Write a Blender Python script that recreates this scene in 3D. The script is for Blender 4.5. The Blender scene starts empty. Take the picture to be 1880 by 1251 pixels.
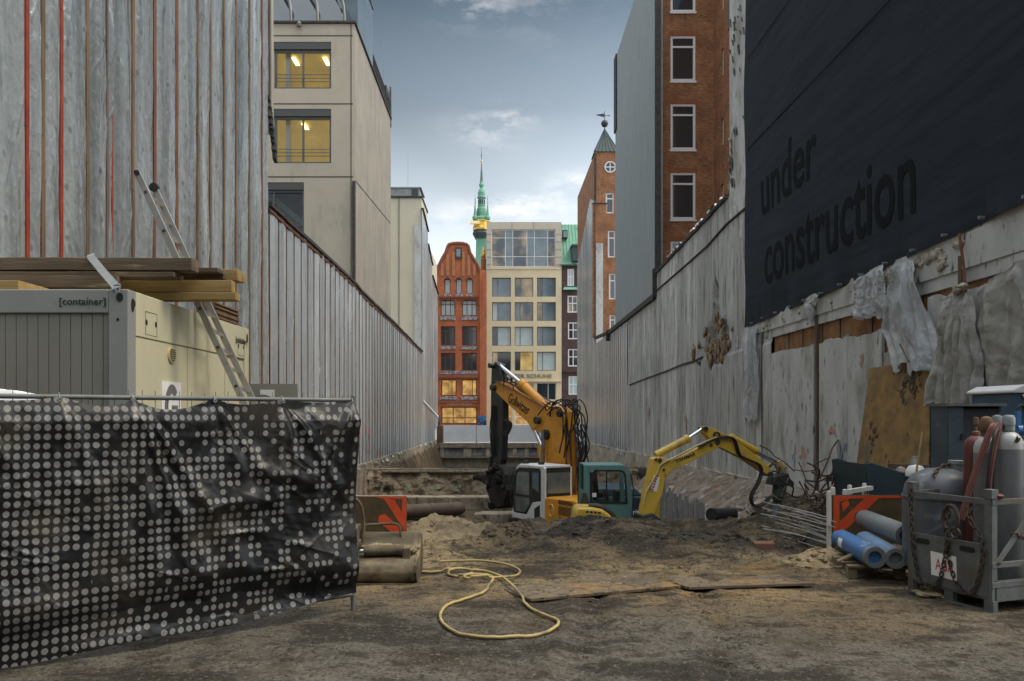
import bpy, bmesh, math, random
import numpy as np
from mathutils import Vector, Matrix
random.seed(7); rng = np.random.RandomState(11)
sc = bpy.context.scene
COL = sc.collection
R = math.radians
# ---------------------------------------------------------------- camera
F, VX, VY, EYE = 1450.0, 922.0, 760.0, 1.9          # focal length and vanishing point in photo pixels, eye height
cam_d = bpy.data.cameras.new('camera'); cam = bpy.data.objects.new('camera', cam_d); COL.objects.link(cam)
cam.location = (0, 0, EYE); cam.rotation_euler = (R(90), 0, 0)
cam_d.sensor_width = 36; cam_d.lens = F/1880*36
cam_d.shift_x = (940-VX)/1880; cam_d.shift_y = (VY-625.5)/1880
cam_d.clip_start = 0.1; cam_d.clip_end = 3000
sc.camera = cam
# ---------------------------------------------------------------- light
SUN_EL, SUN_AZ = 58, 98          # azimuth clockwise from +Y: behind the camera to the right
sc.view_settings.view_transform = 'Standard'; sc.view_settings.look = 'None'
sc.view_settings.gamma = 1; sc.view_settings.use_curve_mapping = False
sc.view_settings.exposure = 0.93
w = bpy.data.worlds.new('World'); sc.world = w; w.use_nodes = True
wn = w.node_tree; wn.nodes.clear()
def nd(t, typ, **kw):
    n = t.nodes.new(typ)
    for k, v in kw.items(): setattr(n, k, v)
    return n
def setin(n, **kw):
    for k, v in kw.items(): n.inputs[k.replace('_', ' ')].default_value = v
def ramp(t, stops, interp='LINEAR'):
    n = nd(t, 'ShaderNodeValToRGB'); e = n.color_ramp.elements
    n.color_ramp.interpolation = interp
    while len(e) < len(stops): e.new(0.5)
    for el, (p, c) in zip(e, stops):
        el.position = p; el.color = (c, c, c, 1) if not hasattr(c, '__len__') else (*c, 1)
    return n
def mixc(t, fac, a, b, mode='MIX'):
    n = nd(t, 'ShaderNodeMix', data_type='RGBA', blend_type=mode)
    for s, v in ((0, fac), (6, a), (7, b)):
        if hasattr(v, 'links'): t.links.new(v, n.inputs[s])
        elif hasattr(v, '__len__'): n.inputs[s].default_value = (*v[:3], 1)
        else: n.inputs[s].default_value = v if s == 0 else (v, v, v, 1)
    return n.outputs[2]
def math_(t, op, a, b=None, c=None):
    n = nd(t, 'ShaderNodeMath', operation=op)
    for i, v in enumerate((a, b, c)):
        if v is None: continue
        if hasattr(v, 'links'): t.links.new(v, n.inputs[i])
        else: n.inputs[i].default_value = v
    return n.outputs[0]
sky = nd(wn, 'ShaderNodeTexSky', sky_type='NISHITA', sun_disc=False, sun_elevation=R(SUN_EL), sun_rotation=R(SUN_AZ),
         air_density=1.2, dust_density=2.5, ozone_density=1.5, altitude=20)
tc = nd(wn, 'ShaderNodeTexCoord'); sep = nd(wn, 'ShaderNodeSeparateXYZ'); wn.links.new(tc.outputs['Generated'], sep.inputs[0])
up = sep.outputs['Z']
# an even grey cloud deck over the clear sky: thick and dark overhead, thinning towards the horizon
deck = ramp(wn, [(0.0, (7.4, 7.5, 7.6)), (0.17, (6.3, 6.7, 7.0)), (0.25, (3.7, 4.2, 4.55)), (0.36, (1.3, 1.55, 1.76)), (0.46, (.36, .49, .575)), (0.53, (1.0, 1.2, 1.35)), (0.72, (3.0, 3.2, 3.3))])
wn.links.new(up, deck.inputs[0])
cn = nd(wn, 'ShaderNodeTexNoise'); setin(cn, Scale=11.0, Detail=7.0, Roughness=0.62)
mp = nd(wn, 'ShaderNodeMapping'); mp.inputs['Scale'].default_value = (1, 1, 2.6)
wn.links.new(tc.outputs['Generated'], mp.inputs[0]); wn.links.new(mp.outputs[0], cn.inputs[0])
sdv = Vector((math.sin(R(SUN_AZ))*math.cos(R(SUN_EL)), math.cos(R(SUN_AZ))*math.cos(R(SUN_EL)), math.sin(R(SUN_EL))))
dt_ = nd(wn, 'ShaderNodeVectorMath', operation='DOT_PRODUCT'); wn.links.new(tc.outputs['Generated'], dt_.inputs[0]); dt_.inputs[1].default_value = sdv
glow = ramp(wn, [(0.15, 0.25), (0.95, 1.0)]); wn.links.new(dt_.outputs['Value'], glow.inputs[0])      # the deck is thinner towards the sun
glow4 = math_(wn, 'MULTIPLY', glow.outputs[0], 4.0)
base = mixc(wn, 1.0, mixc(wn, 0.9, sky.outputs[0], deck.outputs[0]), glow4, 'MULTIPLY')
def dirvec(px, py): return Vector(((px-VX)/F, 1, -(py-VY)/F)).normalized()
cl = None
for (px, py, sx, sz, amt) in ((893, 240, .034, .016, .36), (968, 378, .05, .014, .62), (866, 8, .04, .015, .36), (1060, 338, .030, .012, .55), (850, 400, .06, .02, .25), (1010, 12, .05, .03, .10), (940, 215, .03, .01, .3)):
    d = dirvec(px, py)
    gx = math_(wn, 'MULTIPLY', math_(wn, 'SUBTRACT', sep.outputs['X'], d.x), 1/sx)
    gz = math_(wn, 'MULTIPLY', math_(wn, 'SUBTRACT', sep.outputs['Z'], d.z), 1/sz)
    r2 = math_(wn, 'ADD', math_(wn, 'MULTIPLY', gx, gx), math_(wn, 'MULTIPLY', gz, gz))
    g = math_(wn, 'MULTIPLY', math_(wn, 'POWER', 2.718, math_(wn, 'MULTIPLY', r2, -0.8)), amt)
    g = math_(wn, 'MULTIPLY', g, math_(wn, 'GREATER_THAN', sep.outputs['Y'], 0))
    cl = g if cl is None else math_(wn, 'ADD', cl, g)
cr = ramp(wn, [(0.44, 0.0), (0.66, 1.0)]); wn.links.new(cn.outputs[0], cr.inputs[0])
cl = math_(wn, 'MULTIPLY', cl, math_(wn, 'ADD', math_(wn, 'MULTIPLY', cr.outputs[0], 1.25), 0.03))
cl2 = nd(wn, 'ShaderNodeClamp'); wn.links.new(cl, cl2.inputs[0])
sky_c = mixc(wn, cl2.outputs[0], base, (7.4, 7.2, 6.95))
bg = nd(wn, 'ShaderNodeBackground'); bg.inputs['Strength'].default_value = 0.10
wo = nd(wn, 'ShaderNodeOutputWorld'); wn.links.new(sky_c, bg.inputs[0]); wn.links.new(bg.outputs[0], wo.inputs[0])
sun_d = bpy.data.lights.new('sun', 'SUN'); sun = bpy.data.objects.new('sun', sun_d); COL.objects.link(sun)
sun_d.energy = 1.15; sun_d.angle = R(16); sun_d.color = (1.0, 0.86, 0.66)
az = R(SUN_AZ); sd = Vector((math.sin(az)*math.cos(R(SUN_EL)), math.cos(az)*math.cos(R(SUN_EL)), math.sin(R(SUN_EL))))
sun.rotation_euler = (-sd).to_track_quat('-Z', 'Y').to_euler(); sun.location = sd*60
# ---------------------------------------------------------------- helpers
def P(px, py, d): return Vector(((px-VX)/F*d, d, EYE-(py-VY)/F*d))       # the point a photo pixel shows at distance d
def G(px, py, z=0.0):                                                  # ... on the ground
    d = F*(EYE-z)/(py-VY); return Vector(((px-VX)/F*d, d, z))
XL, XR = -8.5, 9.9
def dL(px): return F*XL/(px-VX)
def dR(px): return F*XR/(px-VX)
def zz(py, d): return EYE-(py-VY)/F*d
def xx(px, d): return (px-VX)/F*d

def hashn(ix, iy, seed):
    n = (ix*374761393 + iy*668265263 + seed*1442695041) & 0x7fffffff
    n = ((n ^ (n >> 13))*1274126177) & 0x7fffffff
    return ((n ^ (n >> 16)) & 0xffff)/65535.0
def vnoise(x, y, seed=0):
    x = np.asarray(x, float); y = np.asarray(y, float)
    ix = np.floor(x).astype(np.int64); iy = np.floor(y).astype(np.int64)
    fx = x-ix; fy = y-iy; fx = fx*fx*(3-2*fx); fy = fy*fy*(3-2*fy)
    a = hashn(ix, iy, seed); b = hashn(ix+1, iy, seed); c = hashn(ix, iy+1, seed); d = hashn(ix+1, iy+1, seed)
    return (a*(1-fx)+b*fx)*(1-fy)+(c*(1-fx)+d*fx)*fy
def fbm(x, y, seed=0, o=5, g=0.5):
    s = 0; a = 1; t = 0
    for k in range(o):
        s = s + a*(vnoise(np.asarray(x)*2**k+k*17.3, np.asarray(y)*2**k-k*9.1, seed+k)-0.5); t += a; a *= g
    return s/t*2
def ridge(x, y, seed=0, o=4):
    s = 0; a = 1; t = 0
    for k in range(o):
        s = s + a*(1-np.abs(2*vnoise(np.asarray(x)*2**k+k*7.7, np.asarray(y)*2**k+k*3.3, seed+k)-1)); t += a; a *= 0.5
    return s/t

MW = {}                                                                # world place of every Empty and part
def tag(o, label=None, cat=None, group=None, kind=None):
    if label: o['label'] = label
    if cat: o['category'] = cat
    if group: o['group'] = group
    if kind: o['kind'] = kind
    elif label: o['kind'] = 'thing'
    return o
def thing(name, loc, label, cat, group=None, kind=None):
    o = bpy.data.objects.new(name, None); COL.objects.link(o); o.location = loc
    o.empty_display_size = 0.2
    MW[o.name] = Vector(loc)
    return tag(o, label, cat, group, kind)
class MB:
    def __init__(s): s.v = []; s.f = []; s.uv = None; s.mi = []
    def add(s, vs, fs):
        n = len(s.v); s.v += [tuple(q) for q in vs]; s.f += [tuple(i+n for i in q) for q in fs]; return s
    def quad(s, a, b, c, d): return s.add((a, b, c, d), ((0, 1, 2, 3),))
    def box(s, a, b):
        x0, x1 = sorted((a[0], b[0])); y0, y1 = sorted((a[1], b[1])); z0, z1 = sorted((a[2], b[2]))
        return s.add([(x0,y0,z0),(x1,y0,z0),(x1,y1,z0),(x0,y1,z0),(x0,y0,z1),(x1,y0,z1),(x1,y1,z1),(x0,y1,z1)],
                     [(0,3,2,1),(4,5,6,7),(0,1,5,4),(1,2,6,5),(2,3,7,6),(3,0,4,7)])
    def obox(s, c, ax, ay, az):
        c = Vector(c); ax, ay, az = Vector(ax), Vector(ay), Vector(az)
        vs = [c+i*ax+j*ay+k*az for k in (-1, 1) for (i, j) in ((-1,-1),(1,-1),(1,1),(-1,1))]
        return s.add(vs, [(0,3,2,1),(4,5,6,7),(0,1,5,4),(1,2,6,5),(2,3,7,6),(3,0,4,7)])
    def bar(s, a, b, w, h, upv=(0, 0, 1)):                              # square bar from a to b
        a, b = Vector(a), Vector(b); d = (b-a); L = d.length; d.normalize()
        u = Vector(upv); sx = d.cross(u)
        if sx.length < 1e-4: sx = d.cross(Vector((1, 0, 0)))
        sx.normalize(); u = sx.cross(d)
        return s.obox((a+b)/2, d*L/2, sx*w/2, u*h/2)
    def cyl(s, a, b, r0, r1=None, n=16, cap=True):
        a, b = Vector(a), Vector(b); r1 = r0 if r1 is None else r1
        d = (b-a).normalized(); q = d.orthogonal().normalized(); p = d.cross(q)
        vs = [a+(q*math.cos(t)+p*math.sin(t))*r0 for t in np.linspace(0, 2*math.pi, n, False)]
        vs += [b+(q*math.cos(t)+p*math.sin(t))*r1 for t in np.linspace(0, 2*math.pi, n, False)]
        fs = [(i, (i+1) % n, n+(i+1) % n, n+i) for i in range(n)]
        if cap: fs += [tuple(range(n))[::-1], tuple(range(n, 2*n))]
        return s.add(vs, fs)
    def tube(s, pts, r, n=8, closed=False):
        pts = [Vector(p) for p in pts]; m = len(pts); vs = []; fs = []
        rr = r if hasattr(r, '__len__') else [r]*m
        t0 = (pts[1]-pts[0]).normalized(); q = t0.orthogonal().normalized()
        for i, p in enumerate(pts):
            if closed: t = pts[(i+1) % m]-pts[i-1]
            else: t = pts[min(i+1, m-1)]-pts[max(i-1, 0)]
            if t.length < 1e-9: t = t0
            t.normalize(); q = (q-t*q.dot(t))
            if q.length < 1e-6: q = t.orthogonal()
            q.normalize(); b = t.cross(q); t0 = t
            vs += [p+(q*math.cos(a)+b*math.sin(a))*rr[i] for a in np.linspace(0, 2*math.pi, n, False)]
        for i in range(m if closed else m-1):
            j = (i+1) % m
            fs += [(i*n+k, i*n+(k+1) % n, j*n+(k+1) % n, j*n+k) for k in range(n)]
        if not closed: fs += [tuple(range(n))[::-1], tuple((m-1)*n+k for k in range(n))]
        return s.add(vs, fs)
    def lathe(s, prof, c, n=24, axis=(0, 0, 1), rot=0.0):               # prof: (radius, height) pairs
        c = Vector(c); az_ = Vector(axis).normalized(); q = az_.orthogonal().normalized() if abs(az_.z) < .99 else Vector((1, 0, 0)); p = az_.cross(q)
        vs = []; fs = []; m = len(prof)
        for r, h in prof:
            vs += [c+az_*h+(q*math.cos(t+rot)+p*math.sin(t+rot))*max(r, 1e-4) for t in np.linspace(0, 2*math.pi, n, False)]
        for i in range(m-1): fs += [(i*n+k, i*n+(k+1) % n, (i+1)*n+(k+1) % n, (i+1)*n+k) for k in range(n)]
        fs += [tuple(range(n))[::-1], tuple((m-1)*n+k for k in range(n))]
        return s.add(vs, fs)
    def prism(s, poly, off):                                            # planar outline of 3D points pushed along off
        poly = [Vector(p) for p in poly]; off = Vector(off); n = len(poly)
        return s.add(poly+[p+off for p in poly], [tuple(range(n))[::-1], tuple(range(n, 2*n))]+[(i, (i+1) % n, n+(i+1) % n, n+i) for i in range(n)])
    def grid(s, A, uv=None):                                            # A: array rows x cols x 3
        h, w_ = A.shape[:2]; n = len(s.v); s.v += [tuple(q) for q in A.reshape(-1, 3)]
        s.f += [(n+i*w_+j, n+i*w_+j+1, n+(i+1)*w_+j+1, n+(i+1)*w_+j) for i in range(h-1) for j in range(w_-1)]
        if uv is not None: s.uv = [tuple(q) for q in uv.reshape(-1, 2)]
        return s
    def split(s):                                                        # the separate pieces of this mesh
        p = list(range(len(s.v)))
        def fd_(i):
            while p[i] != i: p[i] = p[p[i]]; i = p[i]
            return i
        for f in s.f:
            for i in f[1:]: p[fd_(i)] = fd_(f[0])
        out = {}
        for f in s.f: out.setdefault(fd_(f[0]), []).append(f)
        r = []
        for fs in out.values():
            ids = sorted({i for f in fs for i in f}); mp_ = {i: k for k, i in enumerate(ids)}; r.append(MB().add([s.v[i] for i in ids], [tuple(mp_[i] for i in f) for f in fs]))
        return r
    def each(s, name, mat, parent, **kw): return [q.build(name, mat, parent, **kw) for q in s.split()]
    def lump(s, c, r, sq=(1, 1, 1), n=9):                                # irregular knobbly lump
        c = Vector(c); th_ = np.linspace(0, math.pi, n)[:, None]; ph_ = np.linspace(0, 2*math.pi, n+3)[None, :]; sd = random.random()*90
        X, Y, Z = np.sin(th_)*np.cos(ph_), np.sin(th_)*np.sin(ph_), np.cos(th_)+0*ph_
        k = 1+.9*fbm(X*1.3+sd+Z, Y*1.3+Z*.7, 3, 4); k[:, -1] = k[:, 0]; k[0] = k[0].mean(); k[-1] = k[-1].mean()
        return s.grid(np.dstack([c.x+X*k*r*sq[0], c.y+Y*k*r*sq[1], c.z+Z*k*r*sq[2]]))
    def splat(s, c, along, hy, hz, n=9, nrm=(1, 0, 0), dens=.25):         # patch of sprayed paint: ragged overlapping strokes
        c, a, nn = Vector(c), Vector(along), Vector(nrm)
        for k in range(n):
            o = c+a*random.gauss(0, hy*.5)+Vector((0, 0, random.gauss(0, hz*.42)))+nn*(.0006*k); t_ = random.gauss(0, .35); d1 = a*math.cos(t_)+Vector((0, 0, math.sin(t_))); d2 = -a*math.sin(t_)+Vector((0, 0, math.cos(t_)))
            w_, h_ = hy*random.uniform(.12, .45), hz*random.uniform(.15, .5); pts = []
            for q in np.linspace(0, 2*math.pi, 11, False): m = random.uniform(.6, 1.15); pts.append(o+d1*w_*m*math.cos(q)+d2*h_*m*math.sin(q))
            s.add(pts, [tuple(range(11))])
        return s
    def build(s, name, mat, parent=None, smooth=False, bev=0.0, origin=None, solid=0.0, label=None, kind=None, mats=None):
        V = np.array(s.v, float).reshape(-1, 3)
        if parent is not None: o0 = np.array(MW[parent.name])
        elif origin is not None: o0 = np.array(origin, float)
        else:
            lo, hi = V.min(0), V.max(0); o0 = np.array([(lo[0]+hi[0])/2, (lo[1]+hi[1])/2, lo[2]])
        me = bpy.data.meshes.new(name); me.from_pydata([tuple(q) for q in V-o0], [], s.f)
        if s.uv is not None:
            l = me.uv_layers.new(name='UVMap'); vi = np.empty(len(me.loops), np.int32); me.loops.foreach_get('vertex_index', vi)
            l.data.foreach_set('uv', np.array(s.uv, np.float32)[vi].ravel())
        me.materials.append(mat)
        ob = bpy.data.objects.new(name, me); COL.objects.link(ob)
        if parent is not None: ob.parent = parent
        else: ob.location = o0
        MW[ob.name] = Vector(o0)
        if smooth:
            me.polygons.foreach_set('use_smooth', [True]*len(me.polygons)); me.set_sharp_from_angle(angle=R(38))
        if solid: m = ob.modifiers.new('solid', 'SOLIDIFY'); m.thickness = solid; m.offset = 0
        if bev: m = ob.modifiers.new('bevel', 'BEVEL'); m.width = bev; m.segments = 2; m.limit_method = 'ANGLE'
        if label: ob['label'] = label
        if kind: ob['kind'] = kind
        return ob
def dup(o, loc=None, rotz=None, parent=None):
    c = o.copy(); COL.objects.link(c)
    if parent is not None: c.parent = parent
    if loc is not None: c.location = loc
    if rotz is not None: c.rotation_euler = (0, 0, rotz)
    for ch in list(o.children): dup(ch, parent=c)
    return c
def text(body, name, mat, parent, origin, right, upv, width=None, height=None, depth=0.004, label=None, bold=0.0, squeeze=None):
    cu = bpy.data.curves.new(name, 'FONT'); cu.body = body; cu.extrude = 0.5; cu.offset = bold; cu.resolution_u = 3
    tmp = bpy.data.objects.new(name, cu); COL.objects.link(tmp)
    me = bpy.data.meshes.new_from_object(tmp.evaluated_get(bpy.context.evaluated_depsgraph_get()))
    bpy.data.objects.remove(tmp)
    V = np.empty(len(me.vertices)*3); me.vertices.foreach_get('co', V); V = V.reshape(-1, 3)
    lo, hi = V.min(0), V.max(0); sz = hi-lo
    if width and height: sx, sy = width/sz[0], height/sz[1]
    elif width: sx = sy = width/sz[0]
    else: sx = sy = height/sz[1]
    r, u = Vector(right).normalized(), Vector(upv).normalized(); n = r.cross(u)
    X = np.array(origin)+np.outer((V[:, 0]-lo[0])*sx, r)+np.outer((V[:, 1]-lo[1])*sy, u)+np.outer((V[:, 2])*depth, n)
    X -= np.array(MW[parent.name]); me.vertices.foreach_set('co', X.ravel()); me.update()
    me.materials.clear(); me.materials.append(mat); me.name = name
    ob = bpy.data.objects.new(name, me); COL.objects.link(ob); ob.parent = parent; MW[ob.name] = MW[parent.name]
    if label: ob['label'] = label
    return ob
def smooth_path(pts, n=8, closed=False):                                # Catmull-Rom
    pts = [Vector(p) for p in pts]; out = []; m = len(pts)
    for i in range(m if closed else m-1):
        if closed: a, b, c, d = pts[i-1], pts[i], pts[(i+1) % m], pts[(i+2) % m]
        else: a, b, c, d = pts[max(i-1, 0)], pts[i], pts[i+1], pts[min(i+2, m-1)]
        for k in range(n):
            t = k/n
            out.append(0.5*((2*b)+(c-a)*t+(2*a-5*b+4*c-d)*t*t+(3*b-a-3*c+d)*t**3))
    if not closed: out.append(pts[-1])
    return out
# ---------------------------------------------------------------- materials
def mat(name, c, c2=None, s=3.0, lo=.35, hi=.65, rough=.8, metal=0.0, bump=0.0, bs=20.0, stretch=(1, 1, 1), bstretch=None,
        stains=(), spec=.4, bdist=.02, detail=6.0, alpha=None, coat=0.0, trans=0.0):
    m = bpy.data.materials.new(name); m.use_nodes = True; t = m.node_tree; b = t.nodes['Principled BSDF']
    tc_ = nd(t, 'ShaderNodeTexCoord'); oc = tc_.outputs['Object']
    def noise(scale, st, det=detail):
        mp_ = nd(t, 'ShaderNodeMapping'); mp_.inputs['Scale'].default_value = st; t.links.new(oc, mp_.inputs[0])
        n = nd(t, 'ShaderNodeTexNoise'); setin(n, Scale=scale, Detail=det, Roughness=.6); t.links.new(mp_.outputs[0], n.inputs[0]); return n.outputs[0]
    if c2 is not None:
        r = ramp(t, [(lo, 0.0), (hi, 1.0)]); t.links.new(noise(s, stretch), r.inputs[0]); col = mixc(t, r.outputs[0], c, c2)
    else:
        rgb = nd(t, 'ShaderNodeRGB'); rgb.outputs[0].default_value = (*c, 1); col = rgb.outputs[0]
    for (sc_, ss, l, h, st) in stains:
        r = ramp(t, [(l, 0.0), (h, 1.0)]); t.links.new(noise(ss, st, 8.0), r.inputs[0]); col = mixc(t, r.outputs[0], col, sc_)
    t.links.new(col, b.inputs['Base Color'])
    b.inputs['Roughness'].default_value = rough; b.inputs['Metallic'].default_value = metal; b.inputs['Specular IOR Level'].default_value = spec
    if coat: b.inputs['Coat Weight'].default_value = coat; b.inputs['Coat Roughness'].default_value = .15
    if trans: b.inputs['Transmission Weight'].default_value = trans
    if bump:
        bn = nd(t, 'ShaderNodeBump'); bn.inputs['Strength'].default_value = bump; bn.inputs['Distance'].default_value = bdist
        t.links.new(noise(bs, bstretch or (1, 1, 1), 8.0), bn.inputs['Height']); t.links.new(bn.outputs[0], b.inputs['Normal'])
    m['col'] = 1
    return m
def links_of(m):
    t = m.node_tree; b = t.nodes['Principled BSDF']; l = b.inputs['Base Color'].links[0]; return t, b, l.from_socket
def swz(t, axis):                                                      # wall coordinates: x = along the wall, y = up
    tc_ = nd(t, 'ShaderNodeTexCoord'); s_ = nd(t, 'ShaderNodeSeparateXYZ'); t.links.new(tc_.outputs['Object'], s_.inputs[0])
    c_ = nd(t, 'ShaderNodeCombineXYZ'); t.links.new(s_.outputs[axis], c_.inputs[0]); t.links.new(s_.outputs['Z'], c_.inputs[1])
    return s_, c_.outputs[0]
def brick(name, c1, c2, mortar, axis='X', w_=.25, h_=.08, rough=.85, blotch=.35):
    m = mat(name, c1, None, rough=rough); t, b, _ = links_of(m)
    s_, v = swz(t, axis)
    br = nd(t, 'ShaderNodeTexBrick'); setin(br, Scale=1.0, Mortar_Size=.012); br.inputs['Brick Width'].default_value = w_; br.inputs['Row Height'].default_value = h_
    br.inputs['Color1'].default_value = (*c1, 1); br.inputs['Color2'].default_value = (*c2, 1); br.inputs['Mortar'].default_value = (*mortar, 1); br.inputs['Bias'].default_value = -.1
    t.links.new(v, br.inputs[0])
    n = nd(t, 'ShaderNodeTexNoise'); setin(n, Scale=.9, Detail=6.0); t.links.new(v, n.inputs[0])
    r = ramp(t, [(.3, 1-blotch), (.7, 1.0+blotch*.3)]); t.links.new(n.outputs[0], r.inputs[0])
    n2 = nd(t, 'ShaderNodeTexNoise'); setin(n2, Scale=1.0, Detail=2.0); mp_ = nd(t, 'ShaderNodeMapping'); mp_.inputs['Scale'].default_value = (3.2, 12.5, 1)
    t.links.new(v, mp_.inputs[0]); t.links.new(mp_.outputs[0], n2.inputs[0]); r2 = ramp(t, [(.3, .62), (.7, 1.25)]); t.links.new(n2.outputs[0], r2.inputs[0])
    col = mixc(t, 1.0, mixc(t, 1.0, br.outputs[0], r.outputs[0], 'MULTIPLY'), r2.outputs[0], 'MULTIPLY')
    t.links.new(col, b.inputs['Base Color'])
    bp = nd(t, 'ShaderNodeBump'); bp.inputs['Strength'].default_value = .5; bp.inputs['Distance'].default_value = .01
    t.links.new(br.outputs['Fac'], bp.inputs['Height']); bp.invert = True; t.links.new(bp.outputs[0], b.inputs['Normal'])
    return m
def emis(name, c, s, c2=None, ns=2.0, rough=.2, lo=.35, hi=.65):
    m = mat(name, (.02, .02, .02), None, rough=rough); t, b, _ = links_of(m)
    tc_ = nd(t, 'ShaderNodeTexCoord'); n = nd(t, 'ShaderNodeTexNoise'); setin(n, Scale=ns, Detail=3.0); t.links.new(tc_.outputs['Object'], n.inputs[0])
    r = ramp(t, [(lo, c2 or c), (hi, c)]); t.links.new(n.outputs[0], r.inputs[0]); t.links.new(r.outputs[0], b.inputs['Emission Color']); b.inputs['Emission Strength'].default_value = s
    return m
def concrete_boards(name, c1, c2, axis, bw, dark=(.05, .05, .05), joint=.03, sub=3, stain_lo=.58):
    m = mat(name, c1, None, rough=.9); t, b, _ = links_of(m)
    s_, v = swz(t, axis); u = s_.outputs[axis]
    def strip(width):
        k = math_(t, 'DIVIDE', u, width); f = math_(t, 'FLOOR', k); wnz = nd(t, 'ShaderNodeTexWhiteNoise', noise_dimensions='1D'); t.links.new(f, wnz.inputs['W']); return wnz.outputs[0], math_(t, 'FRACT', k)
    a, fa = strip(bw); a2, fa2 = strip(bw/sub)
    def nz(scale, st, det=8.0):
        mp_ = nd(t, 'ShaderNodeMapping'); mp_.inputs['Scale'].default_value = (*st, 1); t.links.new(v, mp_.inputs[0])
        n = nd(t, 'ShaderNodeTexNoise'); setin(n, Scale=scale, Detail=det, Roughness=.65); t.links.new(mp_.outputs[0], n.inputs[0]); return n.outputs[0]
    def rp(x, lo, hi, a_=0.0, b_=1.0): r = ramp(t, [(lo, a_), (hi, b_)]); t.links.new(x, r.inputs[0]); return r.outputs[0]
    col = mixc(t, rp(nz(1.2, (1, .25)), .3, .7), c1, c2)
    val = math_(t, 'ADD', math_(t, 'MULTIPLY', a, .32), math_(t, 'MULTIPLY', a2, .30)); val = math_(t, 'ADD', val, .72)
    col = mixc(t, 1.0, col, val, 'MULTIPLY')
    st1 = rp(nz(1.1, (3.0, .35)), stain_lo, stain_lo+.16); st2 = rp(nz(5.0, (2.5, .8)), .56, .78)
    st3 = rp(nz(.55, (1.6, .5)), .50, .66)
    col = mixc(t, math_(t, 'MULTIPLY', st3, .5), col, tuple(x*.45 for x in c2))
    col = mixc(t, math_(t, 'MULTIPLY', st1, .75), col, dark)
    col = mixc(t, math_(t, 'MULTIPLY', st2, .55), col, tuple(x*1.6 for x in dark))
    col = mixc(t, math_(t, 'MULTIPLY', rp(nz(.5, (1, 1)), .5, .75), .35), col, (c1[0]*.75, c1[1]*.66, c1[2]*.5))
    jm = math_(t, 'LESS_THAN', fa, joint/bw); jm2 = math_(t, 'MULTIPLY', math_(t, 'LESS_THAN', fa2, .012*sub/bw), .45)
    jm = math_(t, 'MAXIMUM', math_(t, 'MULTIPLY', jm, .8), jm2)
    col = mixc(t, jm, col, tuple(x*.6 for x in dark))
    t.links.new(col, b.inputs['Base Color'])
    bp = nd(t, 'ShaderNodeBump'); bp.inputs['Strength'].default_value = .6; bp.inputs['Distance'].default_value = .03
    hh = math_(t, 'SUBTRACT', nz(6, (1, .5)), math_(t, 'MULTIPLY', jm, 1.5)); t.links.new(hh, bp.inputs['Height']); t.links.new(bp.outputs[0], b.inputs['Normal'])
    return m
MT = {}
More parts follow.
